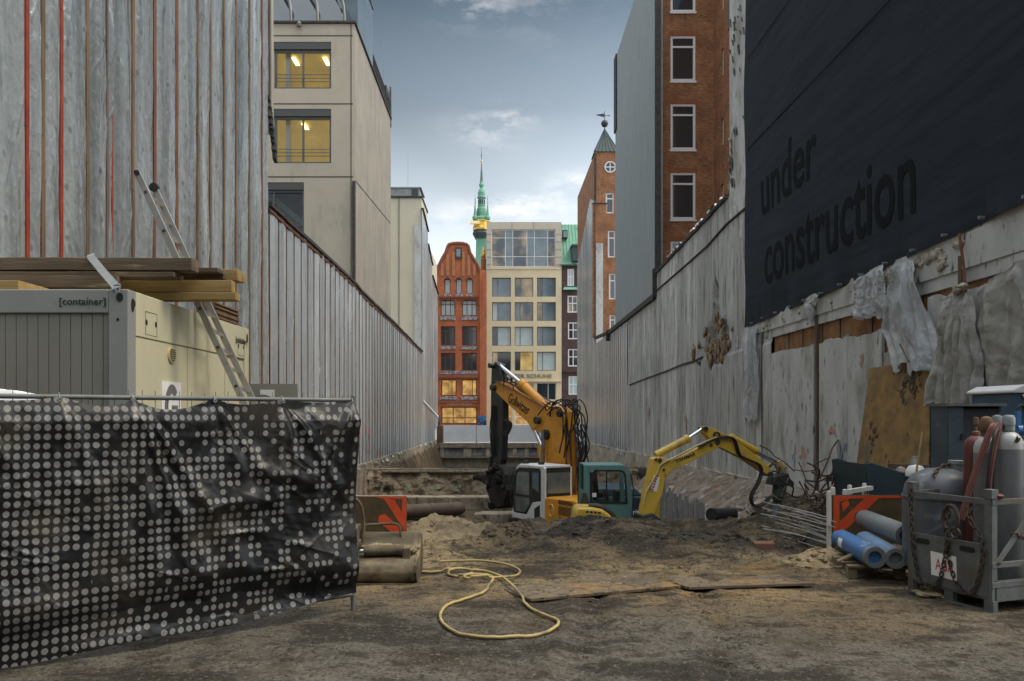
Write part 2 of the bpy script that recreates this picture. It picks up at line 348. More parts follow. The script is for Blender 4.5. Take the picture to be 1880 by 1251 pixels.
def film(name, c1, c2, rough, s1, s2, strength, spots):
    m = mat(name, c1, c2, s=.9, stretch=(1, 2.2, .10), rough=rough, spec=.6); t, b, _ = links_of(m)
    tc_ = nd(t, 'ShaderNodeTexCoord')
    def rn(rot, st, sc_, typ='RIDGED_MULTIFRACTAL', det=5.0):
        mp_ = nd(t, 'ShaderNodeMapping'); mp_.inputs['Rotation'].default_value = rot; mp_.inputs['Scale'].default_value = st; t.links.new(tc_.outputs['Object'], mp_.inputs[0])
        n = nd(t, 'ShaderNodeTexNoise', noise_type=typ); setin(n, Scale=sc_, Detail=det, Roughness=.5, Distortion=.35); t.links.new(mp_.outputs[0], n.inputs[0]); return n.outputs[0]
    s3_ = nd(t, 'ShaderNodeSeparateXYZ'); t.links.new(tc_.outputs['Object'], s3_.inputs[0]); col = b.inputs['Base Color'].links[0].from_socket
    cell = math_(t, 'FLOOR', math_(t, 'DIVIDE', s3_.outputs['Y'], 1.13)); wz = nd(t, 'ShaderNodeTexWhiteNoise', noise_dimensions='1D'); t.links.new(cell, wz.inputs['W'])
    col = mixc(t, 1.0, col, math_(t, 'ADD', math_(t, 'MULTIPLY', wz.outputs[0], .35), .80), 'MULTIPLY')
    if spots:                                                           # heads of the insulation anchors showing through the film
        gy_, gz_ = math_(t, 'DIVIDE', s3_.outputs['Y'], .62), math_(t, 'DIVIDE', s3_.outputs['Z'], .55); cb_ = nd(t, 'ShaderNodeCombineXYZ'); t.links.new(math_(t, 'FLOOR', gy_), cb_.inputs[0]); t.links.new(math_(t, 'FLOOR', gz_), cb_.inputs[1])
        w3 = nd(t, 'ShaderNodeTexWhiteNoise', noise_dimensions='2D'); t.links.new(cb_.outputs[0], w3.inputs[0]); sp3 = nd(t, 'ShaderNodeSeparateXYZ'); t.links.new(w3.outputs['Color'], sp3.inputs[0])
        jy = math_(t, 'ADD', math_(t, 'MULTIPLY', sp3.outputs[0], .5), .25); jz = math_(t, 'ADD', math_(t, 'MULTIPLY', sp3.outputs[1], .5), .25)
        ay_ = math_(t, 'MULTIPLY', math_(t, 'SUBTRACT', math_(t, 'FRACT', gy_), jy), .62); az_2 = math_(t, 'MULTIPLY', math_(t, 'SUBTRACT', math_(t, 'FRACT', gz_), jz), .42)
        r3 = math_(t, 'SQRT', math_(t, 'ADD', math_(t, 'MULTIPLY', ay_, ay_), math_(t, 'MULTIPLY', az_2, az_2))); m3 = ramp(t, [(.035, 1.0), (.065, 0.0)]); t.links.new(r3, m3.inputs[0])
        col = mixc(t, math_(t, 'MULTIPLY', math_(t, 'MULTIPLY', m3.outputs[0], math_(t, 'GREATER_THAN', sp3.outputs[2], .55)), .5), col, (.06, .07, .075))
    t.links.new(col, b.inputs['Base Color'])
    mk = nd(t, 'ShaderNodeTexNoise'); setin(mk, Scale=.35, Detail=2.0); t.links.new(tc_.outputs['Object'], mk.inputs[0]); rk_ = ramp(t, [(.38, 0), (.62, 1)]); t.links.new(mk.outputs[0], rk_.inputs[0])
    dia = rn((R(28), 0, 0), (1, 2.6, .55), s1); dib = rn((R(-34), 0, 0), (1, 2.4, .6), s1*.8); ver = rn((R(4), 0, 0), (1, 2.2, .16), s2)
    crm = rn((R(15), 0, 0), (1, 1.2, .8), s1*2.2, 'FBM', 3.0)
    mx = nd(t, 'ShaderNodeMix', data_type='FLOAT'); t.links.new(rk_.outputs[0], mx.inputs[0]); t.links.new(dia, mx.inputs[2]); t.links.new(dib, mx.inputs[3])
    h = math_(t, 'ADD', math_(t, 'MULTIPLY', mx.outputs[0], .34), math_(t, 'ADD', math_(t, 'MULTIPLY', ver, .75), math_(t, 'MULTIPLY', crm, .24)))
    bp = nd(t, 'ShaderNodeBump'); bp.inputs['Strength'].default_value = strength; bp.inputs['Distance'].default_value = .13; t.links.new(h, bp.inputs['Height']); t.links.new(bp.outputs[0], b.inputs['Normal'])
    return m
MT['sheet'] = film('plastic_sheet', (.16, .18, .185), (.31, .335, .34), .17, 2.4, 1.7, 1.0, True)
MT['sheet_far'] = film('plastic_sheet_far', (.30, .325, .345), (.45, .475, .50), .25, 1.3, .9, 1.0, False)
MT['batten'] = mat('batten_wood', (.11, .065, .035), (.20, .125, .07), s=4, stretch=(1, 1, .2), rough=.85, bump=.3)
MT['batten_red'] = mat('batten_red_wood', (.13, .045, .025), (.20, .08, .045), s=4, stretch=(1, 1, .2), rough=.85, bump=.3)
MT['red_tape'] = mat('red_tape', (.24, .028, .016), (.33, .055, .02), s=2.5, rough=.45, bump=.3)
MT['batten_dark'] = mat('batten_dark', (.10, .075, .055), (.17, .13, .10), s=3, stretch=(1, 1, .2), rough=.9)
MT['felt'] = mat('roofing_felt', (.025, .024, .024), (.07, .062, .055), s=5, rough=.8, bump=.5)
MT['render_beige'] = mat('beige_render', (.46, .40, .31), (.41, .355, .275), s=.5, rough=.9, bump=.15, bs=60, stains=(((.33, .29, .23), .9, .58, .75, (1.5, 1.5, .35)),))
MT['render_grey'] = mat('grey_render', (.37, .335, .28), (.30, .275, .235), s=.5, rough=.9, bump=.15, bs=60, stains=(((.22, .205, .18), .9, .52, .7, (1.5, 1.5, .25)),))
MT['render_pale'] = mat('pale_render', (.62, .55, .41), (.56, .50, .38), s=.4, rough=.9)
MT['slot'] = mat('dark_joint', (.10, .085, .07), rough=.9)
MT['frame_grey'] = mat('grey_frame_metal', (.10, .10, .095), (.13, .13, .125), s=3, rough=.45, metal=.2)
MT['glass'] = mat('dark_glass', (.02, .028, .033), rough=.06, spec=.9)
MT['glass_blue'] = mat('sky_glass', (.09, .13, .155), (.16, .20, .21), s=.5, rough=.08, spec=.8)
MT['glass_blind'] = mat('blind_glass', (.50, .55, .53), (.40, .46, .46), s=.6, rough=.2)
MT['white_frame'] = mat('white_window_frame', (.72, .70, .68), rough=.5)
MT['brick_orange'] = brick('orange_brick', (.47, .205, .085), (.33, .13, .055), (.20, .13, .09), 'X')
MT['brick_orange_y'] = brick('orange_brick_side', (.47, .205, .085), (.33, .13, .055), (.20, .13, .09), 'Y')
MT['brick_red'] = brick('red_brick', (.60, .175, .07), (.50, .135, .052), (.38, .14, .07), 'X', blotch=.2)
MT['brick_dark'] = brick('dark_brick', (.11, .062, .052), (.075, .042, .036), (.10, .075, .066), 'X')
MT['stone'] = mat('beige_stone', (.68, .56, .36), (.61, .50, .33), s=.7, rough=.85, bump=.1, bs=8)
MT['stone_grey'] = mat('grey_stone', (.50, .44, .35), (.45, .40, .32), s=.7, rough=.8)
MT['copper'] = mat('copper_patina', (.17, .36, .25), (.11, .27, .19), s=.35, rough=.7, stains=(((.08, .17, .13), .6, .55, .72, (2, 2, .3)),))
MT['copper_dark'] = mat('copper_patina_dark', (.05, .08, .076), (.035, .055, .054), s=1.5, rough=.6, stretch=(2, 2, .3))
MT['gold'] = mat('gilding', (.80, .52, .12), (.65, .38, .07), s=2, rough=.35, metal=.6)
MT['slab_grey'] = mat('grey_slab', (.30, .335, .34), (.255, .285, .29), s=1.2, stretch=(3, 3, .2), rough=.85, bump=.3, bs=8, bstretch=(3, 3, .3), stains=(((.17, .19, .19), 1.5, .60, .72, (3, 3, .3)), ((.40, .43, .43), 2.1, .64, .7, (2, 2, .12))))
MT['concrete_r'] = concrete_boards('stained_concrete', (.58, .575, .545), (.40, .40, .375), 'Y', 2.3, stain_lo=.51)
MT['concrete_w'] = mat('white_plaster_wall', (.58, .58, .55), (.46, .46, .44), s=1.4, stretch=(1, 1, .4), rough=.9, bump=.25, bs=7,
                       stains=(((.10, .095, .085), 2.4, .60, .68, (2.2, 2.2, .7)), ((.27, .255, .22), 1.0, .5, .7, (1, 1, .5)), ((.30, .17, .12), 5, .69, .73, (1, 1, 1))))
MT['rough_conc'] = mat('rough_foundation', (.38, .32, .235), (.22, .18, .13), s=1.6, rough=.95, bump=1.0, bs=5, bstretch=(1, 1, .6), stretch=(1.8, 1.8, .5), bdist=.15,
                       stains=(((.33, .30, .25), 2.5, .56, .68, (2, 2, .5)), ((.05, .04, .03), 1.7, .56, .68, (2.2, 2.2, .8))))
MT['old_conc'] = mat('old_concrete', (.46, .42, .33), (.32, .285, .22), s=1.3, rough=.95, bump=.7, bs=7, bdist=.06, stains=(((.10, .08, .06), 2, .57, .7, (1.5, 1.5, .7)),))
MT['soil_wall'] = mat('cut_soil', (.34, .27, .18), (.19, .14, .095), s=.9, rough=1, bump=1.0, bs=2.6, bdist=.3, stains=(((.07, .055, .04), 1.2, .55, .66, (1, 1, .8)), ((.46, .40, .30), 1.6, .6, .72, (1, 1, .7))))
MT['hoarding'] = mat('white_hoarding', (.84, .84, .85), (.78, .78, .80), s=1, rough=.5, bump=.2, bs=3, bstretch=(.2, 1, 2))
MT['banner'] = mat('mesh_banner', (.022, .028, .036), (.034, .042, .053), s=1.1, stretch=(1, .25, 3.0), rough=.9, spec=.15, bump=.35, bs=30, bstretch=(1, .15, 1), bdist=.01, stains=(((.032, .038, .047), .9, .55, .75, (1, .3, 2)),))
MT['banner_text'] = mat('banner_lettering', (.0165, .0185, .0215), rough=.95, spec=.05)
MT['rust_wood'] = mat('exposed_boarding', (.30, .155, .06), (.17, .08, .035), s=1.8, rough=.9, bump=.4, bs=9, stains=(((.07, .04, .025), 3, .6, .68, (1, 1.5, .6)),))
MT['foam'] = mat('insulation_foam', (.58, .53, .44), (.40, .35, .27), s=6, rough=.95, bump=1, bs=12, bdist=.08)
MT['torn'] = film('torn_plastic', (.38, .405, .42), (.58, .60, .61), .2, 2.2, 1.8, 1.0, False)
MT['torn'].node_tree.nodes['Principled BSDF'].inputs['Alpha'].default_value = .80
MT['tarp_grey'] = film('dusty_tarp', (.27, .255, .225), (.38, .365, .33), .38, 2.2, 1.6, 1.0, False)
MT['dark_trim'] = mat('dark_trim', (.03, .028, .026), (.06, .055, .05), s=4, rough=.7)
MT['container'] = mat('container_paint', (.53, .495, .34), (.49, .455, .31), s=.6, rough=.5, bump=.06, bs=20, stains=(((.36, .34, .26), 1.1, .57, .78, (1.5, 1.5, .4)), ((.30, .27, .2), 9, .70, .76, (1, 1, .3))))
MT['container_frame_shade'] = mat('shaded_container_frame', (.27, .275, .255), (.235, .24, .22), s=1, rough=.5, bump=.05, stains=(((.2, .18, .13), 7, .66, .74, (1, 1, .3)),))  # same cream paint, darkened to put the front's shade into the colour
MT['container_panel_shade'] = mat('shaded_container_panel', (.225, .215, .18), (.195, .187, .155), s=1, rough=.55)  # shaded copy of the container paint for the front panels
MT['black'] = mat('black_matt', (.012, .012, .013), rough=.7)
MT['ink'] = mat('black_lettering', (.015, .015, .016), rough=.6)
MT['galv'] = mat('galvanised_steel', (.30, .315, .31), (.22, .235, .235), s=7, rough=.5, metal=.55, bump=.1, stains=(((.15, .125, .09), 3, .58, .72, (1, 1, .6)),))
MT['galv_old'] = mat('dirty_galvanised_steel', (.15, .158, .152), (.105, .112, .108), s=5, rough=.6, metal=.3, bump=.15, stains=(((.12, .095, .06), 2.5, .52, .68, (1, 1, .8)), ((.30, .24, .15), 3.0, .66, .72, (1, 1, 1.5))))
MT['alu'] = mat('aluminium', (.50, .48, .45), (.40, .385, .36), s=6, rough=.4, metal=.7, bump=.05)
MT['plank_grey'] = mat('weathered_plank', (.155, .115, .075), (.085, .062, .042), s=3, stretch=(.25, 2.5, 2.5), rough=.9, bump=.7, bs=10, bstretch=(.15, 2, 2), stains=(((.25, .20, .13), 4, .62, .72, (.3, 2, 2)),))
MT['plank_new'] = mat('yellow_plank', (.36, .245, .09), (.25, .165, .06), s=3, stretch=(.2, 3, 3), rough=.8, bump=.3, bs=10, bstretch=(.15, 2, 2), stains=(((.20, .13, .06), 3, .6, .74, (.3, 2, 2)),))
MT['strap'] = mat('grey_strap', (.26, .28, .28), (.20, .22, .22), s=8, rough=.7)
MT['orange_paint'] = mat('orange_spray_paint', (.66, .085, .02), (.52, .06, .018), s=5, rough=.6, stains=(((.20, .07, .03), 6, .64, .74, (1, 1, 1)),))
MT['plate_olive'] = mat('rusty_steel_plate', (.115, .078, .036), (.065, .046, .024), s=2.6, rough=.75, metal=.2, bump=.3, bs=18, stains=(((.17, .10, .04), 4, .6, .7, (1, 1, 2)),))
MT['rust_plate'] = mat('orange_rust_plate', (.30, .175, .05), (.15, .09, .038), s=2.6, rough=.75, metal=.1, bump=.35, bs=9, stains=(((.13, .10, .065), 1.1, .54, .68, (1, 1, .7)), ((.37, .22, .05), 1.6, .6, .75, (1, 1, .6))))
MT['mud'] = mat('dry_mud', (.15, .12, .08), (.075, .06, .042), s=6, rough=1, bump=1, bs=20, bdist=.03)
MT['blade'] = mat('dirty_bucket_steel', (.125, .098, .06), (.065, .05, .03), s=3, rough=.8, metal=.1, bump=.5, bs=14, stains=(((.24, .19, .115), 2, .52, .66, (1, 1, 1)),))
MT['hose'] = mat('yellow_hose', (.44, .33, .125), (.31, .235, .095), s=4, rough=.65, bump=.2, bs=30, stains=(((.15, .12, .07), 3.5, .53, .68, (1, 1, 1)), ((.09, .07, .05), 14, .64, .72, (1, 1, 1))))
MT['ex_orange'] = mat('orange_machine_paint', (.84, .37, .03), (.76, .32, .025), s=1, rough=.35, spec=.5, bump=.08, bs=30, stains=(((.45, .20, .04), 2, .54, .72, (1, 1, .6)), ((.14, .08, .04), 4.5, .62, .70, (1, 1, .6))))
MT['ex_black'] = mat('dark_machine_paint', (.022, .028, .029), (.04, .044, .042), s=2, rough=.5, bump=.2, stains=(((.08, .07, .055), 2, .55, .7, (1, 1, .7)),))
MT['ex_mud'] = mat('black_wet_mud', (.018, .016, .013), (.04, .034, .026), s=3, rough=.7, bump=1, bs=8, bdist=.1)
MT['ex_white'] = mat('white_machine_paint', (.78, .79, .77), (.70, .71, .69), s=1, rough=.4, stains=(((.40, .36, .28), 2, .6, .75, (1, 1, .5)),))
MT['yellow'] = mat('yellow_machine_paint', (.66, .425, .06), (.57, .36, .05), s=1.3, rough=.4, bump=.08, bs=30, stains=(((.36, .25, .07), 2.5, .52, .70, (1, 1, .7)), ((.12, .09, .05), 5, .60, .68, (1, 1, .7)), ((.26, .2, .12), 1.6, .58, .7, (1, 1, 1))))
MT['teal'] = mat('teal_machine_paint', (.115, .235, .215), (.095, .20, .182), s=1.2, rough=.42, stains=(((.14, .19, .16), 2.5, .58, .72, (1, 1, .5)),))
MT['chrome'] = mat('chrome_rod', (.72, .74, .78), rough=.22, metal=.9)
MT['rubber'] = mat('black_rubber', (.012, .012, .012), (.03, .028, .026), s=5, rough=.6)
MT['green'] = mat('green_hammer_paint', (.03, .085, .045), (.05, .07, .05), s=4, rough=.6, bump=.3)
MT['steel'] = mat('worn_steel', (.28, .31, .34), (.20, .22, .24), s=5, rough=.5, metal=.5)
MT['rebar'] = mat('rebar_steel', (.38, .37, .35), (.26, .24, .21), s=8, rough=.65, metal=.3)
MT['rebar_rust'] = mat('rusty_rebar', (.09, .055, .035), (.05, .035, .026), s=8, rough=.85)
MT['pipe_rust'] = mat('rusty_pipe', (.13, .09, .065), (.08, .055, .042), s=2, rough=.8, bump=.4, stains=(((.22, .17, .12), 2, .6, .7, (1, 1, 1)),))
MT['navy'] = mat('navy_machine_paint', (.022, .035, .055), (.03, .045, .065), s=2, rough=.5)
MT['cabinet'] = mat('blue_grey_cabinet', (.05, .072, .088), (.035, .052, .066), s=3, rough=.5, bump=.1, stains=(((.11, .12, .12), 7, .66, .7, (1, 1, 1)),))
MT['tank'] = mat('grey_tank_paint', (.085, .094, .105), (.062, .068, .076), s=2.5, rough=.4, bump=.1, stains=(((.24, .24, .23), 3, .58, .72, (1, 1, 1)),))
MT['cyl_grey'] = mat('grey_cylinder_paint', (.17, .178, .178), (.14, .146, .148), s=4, rough=.45, bump=.1, stains=(((.15, .14, .125), 4, .6, .72, (1, 1, .5)),))
MT['cyl_white'] = mat('white_cylinder_paint', (.40, .40, .385), (.32, .32, .305), s=4, rough=.4)
MT['cyl_red'] = mat('maroon_cylinder_paint', (.13, .034, .026), (.10, .027, .022), s=3, rough=.5)
MT['cyl_blue'] = mat('blue_cylinder_paint', (.035, .15, .36), (.045, .12, .27), s=3, rough=.4, bump=.1, stains=(((.26, .31, .34), 4, .58, .66, (1, 1, 1)), ((.10, .10, .09), 7, .62, .70, (1, 1, 1))))
MT['cyl_blue2'] = mat('faded_blue_cylinder_paint', (.10, .20, .33), (.15, .22, .30), s=3, rough=.5)
MT['cap_rust'] = mat('rusty_cap', (.12, .065, .035), (.17, .10, .06), s=8, rough=.8)
MT['hose_red'] = mat('red_gas_hose', (.20, .075, .06), (.13, .055, .045), s=6, rough=.6)
MT['chain'] = mat('rusty_chain', (.085, .06, .042), (.05, .037, .028), s=10, rough=.7, metal=.3)
MT['white_plastic'] = mat('white_plastic', (.66, .62, .56), (.55, .51, .45), s=3, rough=.5)
MT['toilet_blue'] = mat('blue_cabin_plastic', (.04, .085, .135), (.05, .10, .15), s=2, rough=.45)
MT['pallet'] = mat('pallet_wood', (.20, .15, .09), (.12, .09, .055), s=3, stretch=(2, 2, 2), rough=.9, bump=.3)
MT['sign_white'] = mat('sign_white', (.80, .78, .74), (.72, .70, .66), s=4, rough=.5)
MT['sign_grey'] = mat('sign_grey_letter', (.16, .15, .15), rough=.5)
MT['sign_red'] = mat('sign_red_letter', (.45, .05, .045), rough=.5)
MT['board'] = mat('grey_green_board', (.25, .24, .19), (.22, .21, .165), s=1.5, rough=.7)
MT['brick_bit'] = mat('brick_rubble', (.20, .085, .055), (.15, .085, .06), s=4, rough=.95, bump=.5)
MT['rubble'] = mat('pale_rubble', (.42, .37, .32), (.26, .20, .165), s=3, rough=.95, bump=.8, bs=9, bdist=.06)
MT['paint_green'] = mat('green_spray_paint', (.30, .44, .25), (.30, .33, .22), s=3, rough=.8)
MT['paint_salmon'] = mat('salmon_spray_paint', (.52, .27, .20), (.42, .30, .25), s=5, rough=.8)
MT['paint_red'] = mat('red_spray_paint', (.70, .10, .06), (.55, .15, .11), s=4, rough=.7)
MT['shutter'] = mat('dark_shutter', (.075, .075, .07), rough=.6)
# ================================================================ ground
def sstep(a, b, x): t = np.clip((np.asarray(x, float)-a)/(b-a), 0, 1); return t*t*(3-2*t)
def heapf(x, y, cx, cy, rx, ry, h, p=1.0): return h*np.exp(-(np.abs((x-cx)/rx)**2+np.abs((y-cy)/ry)**2)**p)
def H(x, y):
    x = np.asarray(x, float); y = np.asarray(y, float)
    pit = -2.5*sstep(13.5, 20.5, y)*sstep(-.9, 1.0, x) - 1.25*sstep(13.3, 16.5, y)*(1-sstep(-.9, 1.0, x))
    edge = 13.4+1.2*fbm(x*.4, y*0, 5)
    pit = pit*sstep(0, 1, (y-12.2)/1.5)
    # the ground keeps its level along the right wall until the rubble bank starts
    keep = sstep(5.2, 7.6, x)*(1-sstep(20, 27, y)); pit = pit*(1-keep*.9)
    bank = 1.5*sstep(6.3, 9.6, x)*sstep(22, 27, y)*(1-sstep(46, 60, y))
    z = pit + bank*(pit < -.3)
    z = z + np.where(y > 24, -.9*sstep(24, 30, y)*sstep(3, 1, x*0+2), 0)*0
    far = sstep(49.6, 50.0, y)                                          # terrace beyond the cut bank
    z = z*(1-far)+(-1.68-3.2*sstep(52, 66, y)*sstep(-8.6, -7, x))*far
    lowmid = sstep(27, 34, y)*(1-far); z = z*(1-lowmid)+(-3.25+bank*.9)*lowmid
    # spoil thrown up along the edge of the pit
    z = z + heapf(x, y, -1.05, 12.5, 1.3, 1.0, .10) + heapf(x, y, 6.8, 12.3, 1.6, 1.2, .22)
    rough = sstep(9.2, 11.8, y)
    z = z - heapf(x, y, 1.0, 12.9, 2.2, .9, .07)
    for off_ in (-.55, .55):                                            # wheel ruts
        cxr_ = -.2+.16*(y-3)+.9*np.sin(y*.22)+off_; z = z-.035*np.exp(-((x-cxr_)/.16)**2)*(.6+.4*np.sign(np.sin(y*26+x*9)))*sstep(2, 4, y)*(1-sstep(9.5, 11, y))+.018*np.exp(-((np.abs(x-cxr_)-.24)/.08)**2)*(1-sstep(9.5, 11, y))
    z = z + (.03+.16*rough)*fbm(x*.9, y*.9, 21, 5) + (.014+.07*rough)*fbm(x*4.5, y*4.5, 33, 5, .65)+.012*(ridge(x*3, y*3, 41, 4)-.5)*(1-rough)
    z = z + rough*(1-sstep(16, 22, y))*.10*(ridge(x*2.1, y*2.1, 51, 5)-.55)
    return z
xs = np.concatenate([np.linspace(-9.4, -3.6, 90), np.linspace(-3.55, 7.4, 400), np.linspace(7.46, 10.8, 60)])
ys = np.concatenate([np.linspace(-4, 2.4, 20), 2.45*np.exp(np.linspace(0, math.log(17.5/2.45), 470)), np.linspace(17.6, 50.4, 150), np.linspace(50.8, 103.6, 60)])
gx, gy = np.meshgrid(xs, ys)
mg = mat('site_earth', (.175, .125, .07), (.085, .062, .038), s=.8, rough=.96, spec=.15, bump=1.0, bs=22, bdist=.05)
t, b_, col = links_of(mg)
_tc = nd(t, 'ShaderNodeTexCoord'); oc = _tc.outputs['Object']
_s = nd(t, 'ShaderNodeSeparateXYZ'); t.links.new(oc, _s.inputs[0]); wy = _s.outputs['Y']; wx = _s.outputs['X']
def gn(scale, st=(1, 1, 1), det=8.0, rg=.62):
    mp_ = nd(t, 'ShaderNodeMapping'); mp_.inputs['Scale'].default_value = st; t.links.new(oc, mp_.inputs[0])
    n = nd(t, 'ShaderNodeTexNoise'); setin(n, Scale=scale, Detail=det, Roughness=rg); t.links.new(mp_.outputs[0], n.inputs[0]); return n.outputs[0]
def rp(x, lo, hi, a=0.0, c=1.0):
    r = ramp(t, [(lo, a), (hi, c)]); t.links.new(x, r.inputs[0]); return r.outputs[0]
def mr(x, a, b2): n = nd(t, 'ShaderNodeMapRange'); n.interpolation_type = 'SMOOTHSTEP'; n.inputs[1].default_value = a; n.inputs[2].default_value = b2; t.links.new(x, n.inputs[0]); return n.outputs[0]
wob = math_(t, 'MULTIPLY', math_(t, 'SUBTRACT', gn(.45), .5), 3.2)
yw = math_(t, 'ADD', math_(t, 'ADD', wy, wob), math_(t, 'MULTIPLY', wx, .12))
grav = mixc(t, rp(gn(30), .35, .65), (.080, .071, .057), (.145, .130, .105))                       # trodden gravel close to the street
grav = mixc(t, rp(gn(1.1, (1, 1, 1)), .50, .66), grav, (.058, .046, .032))
col = mixc(t, mr(yw, 8.6, 6.6), col, grav)
sand = mixc(t, rp(gn(7), .35, .65), (.33, .245, .135), (.19, .14, .078))
sl = math_(t, 'MULTIPLY', mr(wx, .2, -.9), math_(t, 'MULTIPLY', mr(yw, 8.4, 9.8), mr(wy, 15.5, 13.6)))     # loose sand by the left heap
sr = math_(t, 'MULTIPLY', mr(wx, 4.2, 4.9), math_(t, 'MULTIPLY', mr(wy, 8.6, 9.3), mr(wy, 13, 11.5)))
mm = math_(t, 'MULTIPLY', rp(gn(.9), .44, .58), math_(t, 'MULTIPLY', mr(wy, 7.4, 8.6), mr(wy, 11.3, 10.4)))
col = mixc(t, math_(t, 'MAXIMUM', math_(t, 'MAXIMUM', sl, sr), math_(t, 'MULTIPLY', mm, .75)), col, sand)
ora = math_(t, 'MULTIPLY', rp(gn(.75, (1, 1.4, 1)), .53, .63), math_(t, 'MULTIPLY', mr(wy, 7.6, 8.3), mr(wy, 10.6, 9.4)))
col = mixc(t, math_(t, 'MULTIPLY', ora, math_(t, 'MULTIPLY', mr(wx, .2, .9), .6)), col, (.33, .185, .055))
dk = math_(t, 'MULTIPLY', rp(gn(1.3, (1, 1, 1)), .46, .56), math_(t, 'MULTIPLY', mr(wy, 9.6, 11.0), mr(wx, -.6, .3)))
col = mixc(t, math_(t, 'MULTIPLY', dk, .9), col, (.035, .028, .02))
col = mixc(t, math_(t, 'MULTIPLY', rp(gn(.62, (.8, 1.6, 1)), .505, .575), .85), col, (.028, .025, .021))      # damp and oily patches
col = mixc(t, math_(t, 'MULTIPLY', rp(gn(3.4, (.8, 1.3, 1)), .52, .62), .75), col, (.034, .027, .019))
col = mixc(t, math_(t, 'MULTIPLY', rp(gn(1.5, (.7, 2.2, 1)), .58, .68), .35), col, (.20, .178, .142))
gm_ = rp(gn(2.1, (1, 1, 1)), .42, .60)
col = mixc(t, math_(t, 'MULTIPLY', rp(gn(15, (1, .7, 1), 4.0), .53, .58), math_(t, 'ADD', math_(t, 'MULTIPLY', gm_, .55), .2)), col, (.032, .026, .019))      # crumbs of darker soil
col = mixc(t, math_(t, 'MULTIPLY', rp(gn(19, (1, .7, 1), 4.0), .56, .61), math_(t, 'SUBTRACT', .48, math_(t, 'MULTIPLY', gm_, .40))), col, (.17, .148, .115))   # pale grit
col = mixc(t, rp(gn(26), .585, .635), col, (.032, .026, .02))
col = mixc(t, rp(gn(36), .61, .66), col, (.20, .18, .15))
t.links.new(col, b_.inputs['Base Color'])
gz = H(gx, gy)
gr = MB().grid(np.dstack([gx, gy, gz])).build('ground', mg, smooth=True, origin=(0, 0, 0), kind='structure')
st_m = mat('street_paving', (.13, .125, .115), (.17, .16, .15), s=2, rough=.9)
st = MB()
for a, b2 in (((-400, -4), (-9.4, 103)), ((10.8, -4), (400, 103)), ((-400, -400), (400, -4)), ((-400, 103.6), (400, 900))):
    st.quad((a[0], a[1], -.06), (b2[0], a[1], -.06), (b2[0], b2[1], -.06), (a[0], b2[1], -.06))
st.build('street', st_m, origin=(0, 0, 0), kind='structure')
# unseen street block added behind the viewer to shade the mouth of the gap
bk_ = MB(); bk_.box((-70, -34, -.06), (70, -17, 19))
for k in range(28):
    for j in range(5): bk_.box((-68.5+k*5, -17, 1.2+j*3.6), (-66+k*5, -16.9, 3.4+j*3.6))
bk_.build('street_shade_block', mat('shade_block_render', (.20, .18, .155), (.16, .145, .125), s=.4, rough=.9), origin=(0, -25, 0), kind='structure')
# loose stones and clods, uncountable
cl = MB()
def clod(c, r):
    vs = []; ph = random.random()*6.3
    for (x, y, z) in ((1,0,0),(.3,.95,0),(-.8,.6,0),(-.8,-.6,0),(.3,-.95,0),(.1,.05,.8)):
        k = r*random.uniform(.6, 1.3); vs.append((c[0]+k*(x*math.cos(ph)-y*math.sin(ph)), c[1]+k*(x*math.sin(ph)+y*math.cos(ph)), c[2]+k*z*random.uniform(.6, 1)))
    cl.add(vs, [(0,1,5),(1,2,5),(2,3,5),(3,4,5),(4,0,5)])
for i in range(5200):
    y = 3.2+9.8*random.random()**.8; x = random.uniform(-.5*y-.4, .62*y)
    r = random.choice((.006, .008, .010, .012, .014, .018, .024)) if y < 9.5 else random.choice((.010, .014, .02, .03))
    clod((x, y, float(H(x, y))-.2*r), r)
for i in range(900):
    x = random.uniform(-.9, 6.2); y = random.gauss(11.7, .8)
    clod((x, y, float(H(x, y))-.01), random.choice((.012, .02, .03, .04, .055)))
cl.build('loose_stones', mat('loose_clods', (.065, .052, .036), (.035, .028, .02), s=9, rough=1, bump=.6, bs=40), origin=(0, 0, 0), kind='stuff', label='loose clods and small stones scattered over the bare earth')

def soil_heap(name, cx, cy, rx, ry, h, m, label, seed, rough=.35):
    n = 110; u, v = np.meshgrid(np.linspace(-1.25, 1.25, n), np.linspace(-1.25, 1.25, n))
    X = cx+u*rx; Y = cy+v*ry; r2 = u*u+v*v
    z = h*np.exp(-r2*1.7)*(1+rough*fbm(u*2.2+seed, v*2.2, seed, 4)*1.6) - .10*r2
    z += h*rough*.8*(ridge(u*3.1+seed, v*3.1, seed+5, 5)-.5)*np.exp(-r2*1.1) + .05*(.3+rough)*(ridge(X*5, Y*5, seed+9, 4)-.5)*np.exp(-r2*.8)
    Z = H(X, Y)+z*max(.3, (h-float(H(cx, cy)))/h)-.03    # h = height of the crest above street level
    mb = MB().grid(np.dstack([X, Y, Z])); rs_ = random.Random(seed)
    for k in range(int(230*rough*rx)):
        uu, vv = rs_.gauss(0, .5), rs_.gauss(0, .5); i_, j_ = int((vv+1.25)/2.5*(n-1)), int((uu+1.25)/2.5*(n-1))
        if 0 <= i_ < n and 0 <= j_ < n: mb.lump((X[i_, j_], Y[i_, j_], Z[i_, j_]-.005), rs_.choice((.012, .02, .03, .045, .06))*(1 if rough > .4 else .6), (1.2, 1, .8), 7)
    o = mb.build(name, m, smooth=True, origin=(cx, cy, float(H(cx, cy))))
    return tag(o, label, 'soil heap')
heap_dark = mat('dark_wet_soil', (.062, .05, .036), (.028, .023, .018), s=4, rough=.95, bump=1, bs=16, bdist=.05, stains=(((.13, .105, .07), 2.4, .56, .7, (1, 1, 1)),))
